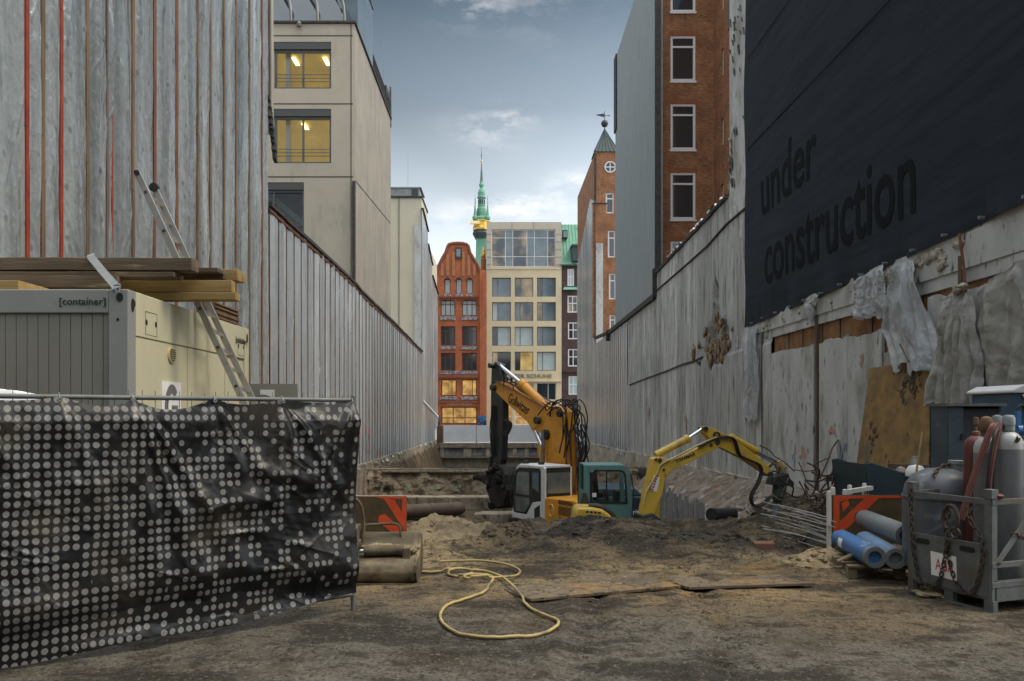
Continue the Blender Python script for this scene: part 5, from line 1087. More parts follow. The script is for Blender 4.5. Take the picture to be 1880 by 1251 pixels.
for i in range(26):
    y = random.uniform(9.5, 13.6); z = 4.9+random.gauss(0, .22); bk.obox((XR-.08, y, z), (.07, 0, .01), (0, random.uniform(.08, .3), random.uniform(-.08, .08)), (0, 0, random.uniform(.02, .06)))
bk.each('broken_brick', MT['brick_bit'], lr)
MB().tube([(XR-.12, 16.9, 5.75), (XR-.2, 16.6, 5.0), (XR-.35, 16.2, 3.9)], .03, 6).build('loose_batten', MT['batten_red'], lr)
stn = MB()
for (px, py, hy, hz, k) in ((1720, 700, .0, .0, 0),): pass
sm_ = MB()
for (px, py, hy, hz) in ((1532, 790, .28, .16), (1478, 828, .3, .14), (1585, 660, .08, .12)): y = dR(px); sm_ = MB().splat((XR-.056, y, zz(py, y)), (0, 1, 0), hy*1.3, hz*2, 8, (-1, 0, 0)); sm_.build('spray_mark', MT['paint_salmon'], lr)
bl = MB()
for (px, py, hz) in ((1545, 835, .45), (1556, 820, .2), (1462, 850, .5), (1500, 848, .35)): y = dR(px); bl.splat((XR-.056, y, zz(py, y)), (0, 1, 0), .14, hz*1.2, 7, (-1, 0, 0))
bl.build('spray_mark', mat('blue_spray_paint', (.12, .22, .36), (.2, .26, .32), s=5, rough=.8), lr)
# --- torn plastic hanging from the wall
def hang(left, right, folds, seed, m, label, off=.12, amp=.10, nu=90, nv=90, ragged=.22):
    """cloth between two edge lines traced on the wall (photo pixels), gathered into folds"""
    ev = np.linspace(0, 1, nv)
    def edge(l):
        l = np.array(l, float); s_ = np.linspace(0, 1, len(l)); return np.interp(ev, s_, l[:, 0]), np.interp(ev, s_, l[:, 1])
    lx, ly = edge(left); rx, ry = edge(right); u = np.linspace(0, 1, nu)
    pxg = lx[:, None]*(1-u)+rx[:, None]*u; pyg = ly[:, None]*(1-u)+ry[:, None]*u
    d = F*XR/(pxg-VX); Y = d; Z = EYE-(pyg-VY)/F*d
    Z = Z-ragged*ev[:, None]**6*(1+2*fbm(u*4+seed, u*0, seed))[None, :]+.05*(1-ev[:, None])**8*fbm(u*6, u*0, seed+1)[None, :]
    U2, E2 = np.meshgrid(u, ev)
    wp = U2+.28*fbm(U2*1.6+seed, E2*.5, seed+6)+.10*(E2-.3)*fbm(U2*3, E2*.9+seed, seed+8)
    ph = folds*wp*math.pi+1.1*fbm(U2*2, E2*1.1, seed)
    dx = off+amp*(.35+.65*E2)*(np.abs(np.sin(ph))**1.2)*(.4+vnoise(U2*3, E2*2+seed, seed+4))+.13*(ridge(U2*2.2+seed+E2, E2*1.8-U2, seed+2, 5)-.5)+.03*fbm(U2*9, E2*9, seed+3)
    rs_ = random.Random(seed)
    for k in range(26):                                                 # sharp gathered creases running down from the hanging points
        u0_, s_, w_ = rs_.random(), rs_.uniform(-.35, .35), rs_.uniform(.012, .03); dx = dx+rs_.uniform(.02, .07)*np.exp(-np.abs(U2-u0_-s_*E2)/(w_*(1+1.5*E2)))*np.clip(1.2-E2/rs_.uniform(.4, 1.2), 0, 1)*np.clip(E2*9, .2, 1)
    Y = Y+(U2-.5)*.10*fbm(E2*7+seed, U2*0, seed+12); Z = Z+.04*fbm(U2*11, E2*0+seed, seed+13)*E2**4
    o = MB().grid(np.dstack([XR-dx, Y, Z])).build('torn_sheet', m, smooth=True); return tag(o, label, 'plastic sheet')
hang([(1371, 606), (1374, 690), (1368, 750), (1372, 772)], [(1398, 598), (1402, 640), (1402, 690), (1400, 768)], 2, 3, MT['torn'], 'narrow torn plastic strip hanging at the left corner of the banner', .1, .12)
hang([(1487, 560), (1490, 585), (1490, 592)], [(1512, 540), (1505, 570), (1500, 590)], 1, 5, MT['torn'], 'small crumpled plastic scrap hanging on the post below the banner', .1, .06, 18, 24, .04)
hang([(1588, 508), (1580, 550), (1575, 580)], [(1630, 485), (1640, 530), (1650, 574)], 3, 7, MT['torn'], 'short torn plastic flap caught below the foam under the banner', .12, .12, ragged=.1)
hang([(1662, 478), (1650, 530), (1643, 602), (1665, 650)], [(1692, 478), (1715, 560), (1742, 640), (1750, 690)], 4, 11, MT['torn'], 'tall pointed torn plastic sheet hanging above the leaning rusty plate', .15, .22)
hang([(1756, 548), (1752, 600), (1740, 670), (1742, 732)], [(1812, 535), (1820, 600), (1834, 670), (1838, 728)], 5, 17, MT['tarp_grey'], 'dusty grey tarpaulin gathered in long folds behind the blue grey cabinet', .25, .22)
hang([(1812, 535), (1820, 600), (1832, 670), (1832, 735)], [(1960, 440), (1965, 520), (1960, 620), (1955, 690)], 3, 23, MT['tarp_grey'], 'wide grey tarpaulin spread to the right edge above the portable toilet', .2, .14, 60)
kn = MB(); c = on_wall(1790, 530); kn.lump((c.x-.12, c.y, c.z), .17, (.7, 1.2, .6), 18); o = kn.build('rag_bundle', MT['foam'], smooth=True); tag(o, 'pale rag bundle on top of the gathered grey tarpaulin', 'rag')
# rubble bank at the foot of the right wall
rb = MB()
for i in range(420):
    y = random.uniform(21.5, 46); x = XR-.5-abs(random.gauss(0, 1.2)); z = float(H(x, y))+random.uniform(-.05, .35)*(1 if x > 8 else .4)
    r = random.choice((.06, .09, .12, .16, .25)); A = [Vector((random.gauss(0, 1), random.gauss(0, 1), random.gauss(0, 1))).normalized() for _ in range(2)]; c = A[0].cross(A[1]).normalized(); A[1] = c.cross(A[0])
    rb.obox((x, y, z), A[0]*r, A[1]*r*.7, c*r*.6)
rb.build('rubble', MT['rubble'], origin=(9, 33, -2), kind='stuff', label='pale broken concrete and plaster rubble at the foot of the right wall')
u, v = np.meshgrid(np.linspace(17, 47, 160), np.linspace(0, 1, 40)); 
Xb = XR-.2-3.3*v*(.75+.5*vnoise(u*.5, u*0, 6)); Zb = -.25-.032*(u-19)-2.5*v**1.25*sstep(20, 26, u)-.10+.30*(ridge(u*.8+v*1.3, v*3.4-u*.3, 71, 5)-.5)+.16*fbm(u*2.4, v*8, 72, 6, .6)
Zb = np.where(u < 24, Zb-1.6*sstep(.35, 1, v)*sstep(24, 20, 24+0*u)*0, Zb)
Zb = np.where(v > .30, np.minimum(Zb, np.where(u < 22.5, H(Xb, u)+.12-.6*sstep(.5, 1, v), 9)), Zb)-1.2*v**10
o = MB().grid(np.dstack([Xb, u, Zb])).build('rubble_bank', mat('rubble_bank_material', (.30, .25, .20), (.17, .12, .085), s=1.5, rough=1, bump=1, bs=4, bdist=.2, stains=(((.46, .44, .42), 1.0, .55, .66, (1, 1, 1)), ((.22, .10, .07), 1.7, .60, .7, (1, 1, 1)), ((.06, .05, .04), 2.4, .58, .68, (1, 1, 1)))), smooth=True, kind='structure')
# steel sheet piles standing in the pit
zp = MB(); x0, x1 = xx(1208, 20), xx(1296, 20); nn = 18
for k in range(nn):
    xa = x0+(x1-x0)*k/nn; dd = (x1-x0)/nn; top = zz(896+(6 if k > 8 else 0)-(16 if k < 3 else 0)+k*1.2, 20)
    zp.box((xa, 20+.10*(k % 2), -2.6), (xa+dd*.96, 20.05+.10*(k % 2), top+random.uniform(-.12, .08)))
o = zp.build('sheet_pile', mat('sheet_pile_steel', (.36, .36, .345), (.22, .215, .20), s=3, stretch=(3, 3, .3), rough=.7, metal=.2, bump=.3)); tag(o, 'row of grey steel sheet piles standing behind the black soil heap', 'sheet piles')
# ================================================================ fence with dotted tarpaulin
FR = Vector((-1.436, 7.60, 0)); FL = Vector((-3.69, 5.80, 0)); fd = (FL-FR).normalized(); FE = FR+fd*3.75; fn = Vector((-fd.y, fd.x, 0))
if fn.y > 0: fn = -fn                                                   # towards the camera
fe = thing('mesh_fence', (FR+FE)/2, 'galvanised mobile site fence panel carrying the dotted black tarpaulin', 'fence')
pm = MB(); pm.cyl(FR+Vector((0, 0, .0)), FR+Vector((0, 0, 2.07)), .021, None, 12); pm.build('post', MT['galv_old'], fe, smooth=True)
MB().cyl(FE, FE+Vector((0, 0, 2.07)), .021, None, 12).build('post', MT['galv_old'], fe, smooth=True)
MB().cyl(FR+Vector((0, 0, 2.03)), FE+Vector((0, 0, 2.03)), .019, None, 12).build('top_rail', MT['galv_old'], fe, smooth=True)
MB().cyl(FR+Vector((0, 0, .16)), FE+Vector((0, 0, .16)), .019, None, 12).build('bottom_rail', MT['galv_old'], fe, smooth=True)
wm = MB()
for k in range(1, 38):
    p = FR+fd*(k*.1); wm.cyl(p+Vector((0, 0, .12))-fn*.022, p+Vector((random.uniform(-.008, .008), 0, 2.085+random.uniform(-.012, .012)))-fn*.022, .0028, None, 5)
for k in range(9): z = .3+k*.2; wm.cyl(FR+Vector((0, 0, z))-fn*.026, FE+Vector((0, 0, z))-fn*.026, .0025, None, 5)
wm.build('wire_mesh', MT['galv_old'], fe)
tarp_m = mat('dotted_tarpaulin', (.010, .011, .012), None, rough=.40, spec=.32, bump=.12, bs=45, bdist=.01)
t, b_, _c = links_of(tarp_m)
uvn = nd(t, 'ShaderNodeUVMap'); su = nd(t, 'ShaderNodeSeparateXYZ'); t.links.new(uvn.outputs[0], su.inputs[0])
pu = math_(t, 'DIVIDE', su.outputs['X'], .0655); pv = math_(t, 'DIVIDE', su.outputs['Y'], .0705)
iu, iv = math_(t, 'FLOOR', pu), math_(t, 'FLOOR', pv); fu = math_(t, 'SUBTRACT', math_(t, 'FRACT', pu), .5); fv = math_(t, 'SUBTRACT', math_(t, 'FRACT', pv), .5)
rr_ = math_(t, 'SQRT', math_(t, 'ADD', math_(t, 'MULTIPLY', fu, fu), math_(t, 'MULTIPLY', fv, fv)))
dot = math_(t, 'LESS_THAN', rr_, .35)
cw = nd(t, 'ShaderNodeCombineXYZ'); t.links.new(iu, cw.inputs[0]); t.links.new(iv, cw.inputs[1]); wn_ = nd(t, 'ShaderNodeTexWhiteNoise', noise_dimensions='2D'); t.links.new(cw.outputs[0], wn_.inputs[0])
thr = nd(t, 'ShaderNodeMapRange'); thr.inputs[1].default_value = 0.1; thr.inputs[2].default_value = 2.6; thr.inputs[3].default_value = .36; thr.inputs[4].default_value = .985; t.links.new(su.outputs['X'], thr.inputs[0])
keep = math_(t, 'LESS_THAN', wn_.outputs[0], thr.outputs[0]); dm = math_(t, 'MULTIPLY', dot, keep)
dust = nd(t, 'ShaderNodeTexNoise'); setin(dust, Scale=1.6, Detail=7.0); t.links.new(uvn.outputs[0], dust.inputs[0]); rd = ramp(t, [(.48, 0), (.72, 1)]); t.links.new(dust.outputs[0], rd.inputs[0])
bse = mixc(t, math_(t, 'MULTIPLY', rd.outputs[0], .5), (.006, .0065, .007), (.062, .047, .031))
t.links.new(mixc(t, dm, bse, mixc(t, rd.outputs[0], (.155, .15, .14), (.15, .135, .112))), b_.inputs['Base Color'])
L_ = (FE-FR).length; nu, nv = 420, 240
u, v = np.meshgrid(np.linspace(0, L_, nu), np.linspace(0, 1, nv))       # u metres from the right post, v upwards
zb_ = np.interp(u, [0, .6, 1.6, 3.1, L_], [.19, .13, .07, .045, .03])+.02*np.sin(u*4.1); ey = [0.02, .72, 1.33, 1.98, 2.50, 3.15, 3.72]
zt_ = 2.035-.075*np.abs(np.sin(np.interp(u, ey, np.arange(len(ey)))*math.pi))**.8*np.interp(u, [0, .7, 1.3, 1.9, 2.5, 3.7], [.3, .5, .9, 1.6, .5, .4])
Z = zb_+(zt_-zb_)*v
dx = .035+0*u
for k, e in enumerate(ey):                                              # folds fanning down from the eyelets
    for j, sl in enumerate((-.62, -.34, -.12, .10, .30, .58)):
        if (k*5+j*3) % 4 == 0 and k not in (0, 3): continue
        d_ = 2.035-Z; ln = random.uniform(.7, 1.7) if k != 3 else 1.8; am = random.uniform(.016, .040)*(1.8 if k in (0, 3) else 1)
        x0 = e+sl*d_*(1 if k else (abs(sl)/max(sl, -sl) if sl else 1)); wd = .022+.06*d_
        dx = dx+am*np.exp(-((u-x0)/wd)**2)*np.clip(1-d_/ln, 0, 1)**.6*np.clip(d_*6, 0, 1)
dx += .07*(fbm(u*.8+3, Z*.9, 91, 3)+.2)+.10*(ridge(u*.8+Z*.55, Z*.9-u*.25, 95, 3)-.55)+.040*(ridge(u*1.9-Z*1.1, Z*2.0+u*.4, 99, 4)-.5)+.012*(ridge(u*5-Z*2, Z*5, 101, 3)-.5)
for (cu, cz, du_, dz_, n_) in ((3.0, 1.15, .55, .25, 12), (1.2, .75, .5, .35, 14), (2.2, .8, .6, .4, 12), (.75, 1.45, .4, .2, 10), (.5, .5, .3, .3, 8), (3.4, .6, .4, .35, 10)):
    for k in range(n_):                                                 # small sharp creases
        u0, z0_ = random.gauss(cu, du_), random.gauss(cz, dz_); an = random.gauss(.2, .6); ca_, sa_ = math.cos(an), math.sin(an); p_ = (u-u0)*ca_+(Z-z0_)*sa_; q_ = -(u-u0)*sa_+(Z-z0_)*ca_
        dx += random.uniform(.005, .015)*np.exp(-np.abs(q_)/.022)*np.exp(-(p_/random.uniform(.08, .28))**2)
dx += .05*np.exp(-((Z-.45-.12*np.sin(u*1.3))/.16)**2)*(.5+vnoise(u*1.2, Z*0, 44))-.03*np.exp(-((Z-.25)/.1)**2)
dx += .05*np.exp(-((Z-1.25+.1*u)/.10)**2)*np.exp(-((u-1.15)/.4)**2)+.05*np.exp(-((Z-1.32-.25*(u-.6))/.07)**2)*np.exp(-((u-.72)/.28)**2)
dx = dx*(.25+.75*np.clip((2.035-Z)*5, 0, 1)); dx = np.maximum(dx, .026)
Pw = np.array(FR)[None, None, :]+np.array(fd)[None, None, :]*u[..., None]+np.array(fn)[None, None, :]*dx[..., None]; Pw[..., 2] = Z
tb_ = MB().grid(Pw, np.dstack([u+.03*fbm(u*2, Z*2, 3), Z])).build('tarpaulin', tarp_m, smooth=True); tag(tb_, 'black tarpaulin printed with grey halftone dots tied to the site fence', 'tarpaulin')
eb = MB()
for e in ey:
    c = FR+fd*e+Vector((0, 0, 2.012))+fn*.045; eb.tube([c+fd*.013*math.cos(a)+Vector((0, 0, .013*math.sin(a))) for a in np.linspace(0, 2*math.pi, 12, False)], .005, 5, closed=True)
    eb.tube([c, c+Vector((0, 0, .03))-fn*.02, c+Vector((0, 0, .05))-fn*.05], .004, 5)
for e in (.3, 1.0, 1.75, 2.4, 3.1):
    c = FR+fd*e+Vector((0, 0, float(np.interp(e, [0, .6, 1.6, 3.1], [.19, .13, .07, .045]))+.05))+fn*.10; eb.tube([c+fd*.013*math.cos(a)+Vector((0, 0, .013*math.sin(a))) for a in np.linspace(0, 2*math.pi, 12, False)], .005, 5, closed=True)
eo = eb.each('eyelet', MT['galv'], tb_)
# crumpled white sheet behind the rail
u, v = np.meshgrid(np.linspace(0, 1, 30), np.linspace(0, 1, 16)); c = FR+fd*2.42-fn*.16
Pw = np.dstack([c.x-.42*u+.04*v, c.y-.20*u+.08*v-.05, 1.90+.185*np.sin(v*2.6)*np.clip(u*7, 0, 1)*(1-.6*(1-u)**2)+.03*(ridge(u*3, v*3, 6)-.5)])
tag(MB().grid(Pw).build('plastic_sack', MT['hoarding'], smooth=True), 'white plastic sack lying behind the fence top rail', 'sack')

# ================================================================ site container
CX, CY0, CY1, CW = -4.04, 8.53, 12.60, 2.5; CZ0, CZ1 = .45, zz(529, 8.53)
co = thing('site_container', (CX-CW/2, (CY0+CY1)/2, CZ0), 'cream site container with shade painted grey on its front standing behind the dotted tarpaulin', 'container')
MB().box((CX-CW, CY0+.05, CZ0), (CX-.03, CY1-.0, CZ1-.02)).build('body', MT['container'], co)
fm_ = MB()
fm_.box((CX-.215, CY0, CZ0), (CX, CY0+.19, CZ1-.012)).box((CX-CW, CY0, CZ0), (CX-CW+.2, CY0+.19, CZ1-.012))
fm_.box((CX-CW+.2, CY0+.004, CZ1-.27), (CX-.215, CY0+.16, CZ1-.012)).box((CX-CW+.2, CY0+.004, CZ0), (CX-.215, CY0+.16, CZ0+.2)); fm_.build('front_frame', MT['container_frame_shade'], co, bev=.012)
pnl = MB()
x = CX-CW+.21
while x < CX-.25:
    x2 = min(x+.118, CX-.222); pnl.box((x+.004, CY0+.03, CZ0+.2), (x2-.004, CY0+.055, CZ1-.272)); x += .118
pnl.build('front_panel', MT['container_panel_shade'], co)
sf = MB(); sf.box((CX-.05, CY0+.192, CZ1-.50), (CX-.004, CY1-.2, CZ1-.012)); sf.box((CX-.06, CY1-.2, CZ0), (CX, CY1, CZ1-.012)); sf.box((CX-.06, CY0+.19, CZ0), (CX-.006, CY1-.2, CZ0+.16)); sf.build('side_frame', MT['container'], co, bev=.01)
sd_ = MB(); sd_.box((CX-.055, CY0+.192, CZ0+.162), (CX-.012, 10.15, CZ1-.512)); sd_.box((CX-.055, 10.17, CZ0+.162), (CX-.012, 11.52, CZ1-.512)); sd_.build('side_panel', MT['container'], co)
dr = MB().box((CX-.05, 11.55, CZ0+.162), (CX-.008, 12.38, CZ1-.66)); do_ = dr.build('door', MT['container'], co, bev=.006); MB().bar((CX+.03, 11.68, 1.75), (CX+.03, 11.82, 1.75), .02, .025).build('handle', MT['dark_trim'], do_)
ho = MB()
for (y, z, r) in ((CY0+.13, CZ1-.15, .055),): ho.lathe([(.04, 0), (.04, .004)], (CX-.001, y, z-.0), 16, axis=(1, 0, 0))
ho.prism([(CX+.003, CY0+.10+.035*math.cos(a), CZ1-.17+.075*math.sin(a)) for a in np.linspace(0, 2*math.pi, 16, False)], (.003, 0, 0))
ho.prism([(CX+.003, CY1-.10+.035*math.cos(a), CZ1-.17+.075*math.sin(a)) for a in np.linspace(0, 2*math.pi, 16, False)], (.003, 0, 0))
ho.prism([(CX-.09+.035*math.cos(a)*1.1, CY0-.003, CZ1-.10+.05*math.sin(a)) for a in np.linspace(0, 2*math.pi, 16, False)], (0, -.003, 0))
ho.prism([(CX-.11+.016*math.cos(a), CY0-.003, CZ1-.34+.016*math.sin(a)) for a in np.linspace(0, 2*math.pi, 12, False)], (0, -.003, 0))
for y0 in (CY0+.42, 12.08):
    ho.box((CX-.003, y0, CZ1-.46), (CX-.0015, y0+.30, CZ1-.455)).box((CX-.003, y0, CZ1-.2), (CX-.0015, y0+.30, CZ1-.195)).box((CX-.003, y0, CZ1-.46), (CX-.0015, y0+.006, CZ1-.2)).box((CX-.003, y0+.295, CZ1-.46), (CX-.0015, y0+.30, CZ1-.2))
    for yy in (y0+.03, y0+.27): ho.prism([(CX-.003, yy+.022*math.cos(a), CZ1-.32+.035*math.sin(a)) for a in np.linspace(0, 2*math.pi, 10, False)], (.003, 0, 0))
ho.each('lifting_hole', MT['black'], co)
vt = MB().lathe([(.0, 0), (.105, .0), (.10, .02), (.0, .025)], (CX-.012, 9.66, 2.62), 20, axis=(1, 0, 0)); vo = vt.build('vent', mat('vent_cream', (.52, .44, .22), rough=.5), co)
vs_ = MB()
for k in range(6): z = 2.545+k*.026; w_ = math.sqrt(max(.0, .085**2-(z-2.62)**2)); vs_.box((CX+.014, 9.66-w_, z), (CX+.017, 9.66+w_, z+.010))
vs_.build('slit', MT['dark_trim'], vo)
text('[container]', 'lettering', MT['ink'], co, (CX-.74, CY0-.006, CZ1-.205), U, (0, 0, 1), width=.50, height=.098, depth=.002, bold=.012)
text('[container]', 'lettering', MT['ink'], co, (CX+.002, 11.98, CZ1-.30), (0, 1, 0), (0, 0, 1), width=.52, height=.115, depth=.002, bold=.012)
ft = MB()
for (x, y) in ((CX-.2, CY0+.2), (CX-CW+.2, CY0+.2), (CX-.2, CY1-.2), (CX-CW+.2, CY1-.2)): ft.box((x-.18, y-.18, 0), (x+.18, y+.18, CZ0-.002))
tag(ft.build('support_blocks', MT['plank_grey']), 'timber blocks carrying the site container', 'blocks')
# sign with G on the container
sg = thing('sign', (CX+.01, 9.66, 1.6), 'white poster with a grey letter G on the container side', 'sign')
MB().box((CX-.011, 9.37, 1.45), (CX+.004, 9.93, 2.29)).build('board', MT['sign_white'], sg)
def letter_G(par, o, r_, u_, w_, h_, m=MT['sign_grey']):
    o, r_, u_ = Vector(o), Vector(r_), Vector(u_); nn_ = r_.cross(u_); ou = []; inn = []
    for a in np.linspace(R(42), R(350), 26):
        ou.append(o+r_*(w_/2*math.cos(a))+u_*(h_/2*math.sin(a))); inn.append(o+r_*(w_*.27*math.cos(a))+u_*(h_*.30*math.sin(a)))
    mb = MB(); n = len(ou); mb.add(ou+inn+[p+nn_*.003 for p in ou+inn], [(i, i+1, n+i+1, n+i) for i in range(n-1)]+[(2*n+i, 2*n+i+1, 3*n+i+1, 3*n+i) for i in range(n-1)])
    mb.obox(o+r_*w_*.22-u_*h_*.02+nn_*.0015, r_*w_*.22, u_*h_*.06, nn_*.0016); mb.build('letter', m, par)
letter_G(sg, (CX+.007, 9.645, 1.98), (0, 1, 0), (0, 0, 1), .40, .56)
MB().box((CX+.0045, 9.68, 1.86), (CX+.0085, 9.80, 1.91)).build('red_mark', MT['sign_red'], sg)
# free standing board behind it
bs_ = thing('sign', (-3.95, 13.4, 0), 'grey green board with a letter G beyond the container and ladder', 'sign')
dB_ = 13.4; MB().box((xx(385, dB_), dB_, .6), (xx(546, dB_), dB_+.04, zz(705, dB_))).build('board', MT['board'], bs_)
MB().box((xx(478, dB_), dB_-.012, 1.4), (xx(504, dB_), dB_-.002, zz(716, dB_))).build('poster', MT['sign_white'], bs_)
letter_G(bs_, (xx(483, dB_), dB_-.014, 1.95), U, (0, 0, 1), .52, .55)
MB().box((xx(390, dB_), dB_+.01, 0), (xx(390, dB_)+.08, dB_+.09, .6)).box((xx(540, dB_)-.08, dB_+.01, 0), (xx(540, dB_), dB_+.09, .6)).each('leg', MT['batten'], bs_)
# timber on the container roof
def plank(px0, px1, py0, py1, y, dep, m, label, tilt=0.0, name='timber_beam'):
    z0, z1 = zz(py1, y), zz(py0, y); x0, x1 = xx(px0, y), xx(px1, y)
    mb = MB(); n = 18; hx = np.linspace(x0, x1, n)
    for a, b2 in zip(hx[:-1], hx[1:]): pass
    rows = []
    sd = random.random()*40
    for x in hx:
        j = .010*fbm(np.array([x*2.3+sd]), np.array([0.]), 3)[0]; zc = tilt*(x-x1)
        rows.append([(x, y+j, z0+zc+j), (x, y+dep, z0+zc), (x, y+dep, z1+zc), (x, y+j, z1+zc+j)])
    n4 = [p for r_ in rows for p in r_]; fs = []
    for i in range(n-1):
        for k in range(4): fs.append((i*4+k, i*4+(k+1) % 4, (i+1)*4+(k+1) % 4, (i+1)*4+k))
    fs += [(3, 2, 1, 0), tuple((n-1)*4+k for k in range(4))]
    mb.add(n4, fs); o = mb.build(name, MT[m], bev=.006); tag(o, label, 'timber', 'timber stacked on the container roof'); return o
zr = CZ1
plank(-220, 352, 473, 496, 9.35, .22, 'plank_grey', 'thick weathered top beam of the timber stack on the container')
plank(-200, 318, 499, 508, 9.30, .30, 'plank_grey', 'splintered thin grey board just under the top beam', name='timber_board')
plank(-190, 400, 491, 499, 9.75, .28, 'plank_grey', 'grey board behind and beneath the top beam of the stack', name='timber_board')
plank(-200, 436, 494, 515, 10.05, .16, 'plank_new', 'yellow beam with cut end at the upper right of the timber stack')
plank(-210, 215, 506, 528, 9.25, .14, 'plank_grey', 'dark weathered beam lying above the container front edge')
plank(20, 425, 515, 536, 9.62, .14, 'plank_new', 'upper yellow beam overhanging the container side')
plank(40, 432, 537, 551, 9.60, .18, 'plank_new', 'lowest yellow beam resting on the container, overhanging its side')
plank(-40, 444, 500, 517, 10.30, .15, 'plank_new', 'rearmost yellow beam with the farthest reaching end')
plank(-60, 410, 505, 513, 9.95, .2, 'plank_grey', 'dark thin board between the yellow beams', name='timber_board')
tag(MB().box((xx(-40, 8.7), 8.66, zr+.005), (xx(38, 8.7), 9.6, zr+.105)).build('timber_block', MT['plank_new'], bev=.006), 'short yellow spacer block on the container front edge', 'timber')
for (ya, lab_) in ((10.15, 'front'), (11.4, 'rear')):
    pass
tag(MB().box((CX-1.6, 9.5, zr), (CX-.5, 10.5, zz(552, 9.6)-.004)).build('timber_block', MT['plank_grey']), 'dark packing block under the timber stack on the container', 'timber')
bdl = MB()
for k in range(8): bdl.box((CX-.25+random.uniform(-.02, .02), 11.2, zr+.012+k*.028), (CX-.03+random.uniform(-.03, .02), 12.2, zr+.034+k*.028))
tag(bdl.build('slat_bundle', MT['batten']), 'small bundle of thin slats on the container roof behind the ladder', 'slats')
# strap
sp_ = [P(163, 470, 9.30)+Vector((0, .05, .03)), P(166, 471, 9.26), P(190, 500, 9.05), P(211, 524, 8.62), P(214, 530, 8.52)]
so = MB(); 
for a, b2 in zip(sp_[:-1], sp_[1:]): so.bar(a, b2, .085, .006, upv=(0, -1, .6))
so.cyl(P(209, 524, 8.52), P(220, 523, 8.50), .012, None, 8); so.tube([P(210, 524, 8.50), P(213, 536, 8.49), P(218, 537, 8.49), P(221, 524, 8.50)], .006, 6)
tag(so.build('lashing_strap', MT['strap']), 'grey lashing strap tying the timber down to the container corner', 'strap')
# ladder
la = thing('ladder', (-2.75, 10.8, 0), 'aluminium ladder leaning on the timber stack beside the container', 'ladder')
T1, B1 = P(252, 318, 10.35), None
dirv = (P(447, 738, 10.35)-T1).normalized(); B1 = T1+dirv*((T1.z-.02)/-dirv.z); off = Vector((.02, .46, -.06))
T2, B2 = T1+off, B1+off
for (a, b2) in ((T1, B1), (T2, B2)): MB().bar(a, b2, .028, .085, upv=(1, 0, .45)).build('stile', MT['alu'], la, bev=.004)
ln_ = (B1-T1).length; k = .28
while k < ln_-.2:
    p = T1+dirv*k; MB().bar(p, p+off, .032, .032, upv=(1, 0, 0)).build('rung', MT['alu'], la)
    k += .28
cpb = MB(); nrm = Vector((dirv.z, 0, -dirv.x)); 
for (p, r_) in ((T1, .035), (T2, .062)): cpb.cyl(p+Vector((0, -.03, 0)), p+Vector((0, .03, 0)), r_, None, 14)
cpb.each('end_roller', MT['rubber'], la)
hk = MB(); k = .28
while k < ln_-.2: p = T1+dirv*k+Vector((0, -.018, 0)); hk.obox(p, dirv*.018, (0, .003, 0), nrm*.018); k += .56
hk.each('rung_socket', MT['dark_trim'], la)
# ================================================================ grading bucket, orange marked plates, hose, plates
gbk = thing('grading_bucket', (-1.9, 8.9, 0), 'dirty excavator grading bucket lying beside the fence post', 'bucket')
xa, xb = -2.75, xx(764, 8.75); prf = [(8.80, .01), (8.71, .07), (8.68, .15), (8.70, .23), (8.80, .27), (9.0, .31), (9.16, .40), (9.24, .50), (9.30, .50), (9.40, .30), (9.38, .08), (9.2, .0)]
n = 40; uu = np.linspace(0, 1, n); pa = np.array(prf); ss = np.linspace(0, len(prf)-1, n); py_ = np.interp(ss, range(len(prf)), pa[:, 0]); pz_ = np.interp(ss, range(len(prf)), pa[:, 1])
xg = np.linspace(xa, xb-.02, 30); A = np.zeros((30, n, 3)); A[:, :, 0] = xg[:, None]; A[:, :, 1] = py_[None]; A[:, :, 2] = pz_[None]+.006*fbm(xg[:, None]*3+0*py_[None], pz_[None]*9, 3)
MB().grid(A).build('shell', MT['blade'], gbk, smooth=True, solid=.025)
for x in (xa-.03, xb-.02): MB().prism([(x, y, z) for y, z in prf], (.03, 0, 0)).build('side_plate', MT['blade'], gbk, bev=.005)
MB().box((xa, 8.69, .0), (xb-.03, 8.80, .03)).build('cutting_edge', MT['blade'], gbk)
cy_ = MB(); cy_.cyl((-1.55, 8.86, .36), (-1.15, 8.88, .37), .060, None, 16); cy_.cyl((-1.15, 8.88, .37), (-1.11, 8.88, .37), .068, None, 16); cy_.box((-1.11, 8.80, .26), (-1.03, 8.96, .40)); cy_.build('tilt_cylinder', MT['blade'], gbk, smooth=True)
MB().cyl((-1.86, 8.85, .355), (-1.55, 8.86, .36), .022, None, 10).build('tilt_rod', MT['chrome'], gbk, smooth=True)
hb = MB(); hb.box((-2.2, 8.72, .40), (-1.60, 9.2, .46)); hb.box((-1.72, 8.74, .46), (-1.64, 9.2, .62)); hb.box((-2.1, 8.74, .46), (-2.02, 9.2, .74)); hb.tube(smooth_path([(-1.62, 9.1, .44), (-1.60, 9.1, .60), (-1.45, 9.15, .62), (-1.22, 9.2, .61), (-1.18, 9.2, .48)], 5), .016, 6)
hb.tube(smooth_path([(-1.56, 8.82, .46), (-1.545, 8.82, .68), (-1.58, 8.82, .88), (-1.66, 8.82, .95), (-1.70, 8.82, .8), (-1.62, 8.82, .46)], 5), .02, 6); hb.tube(smooth_path([(-1.66, 8.9, .46), (-1.72, 8.9, .7), (-1.80, 8.9, .85)], 5), .012, 6)
hb.build('hitch', MT['blade'], gbk, bev=.004)
sdirt = MB()
for k in range(9): sdirt.lump((random.uniform(-1.5, -1.0), random.uniform(8.95, 9.2), .36), random.uniform(.05, .12), (1.4, 1, .5), 12)
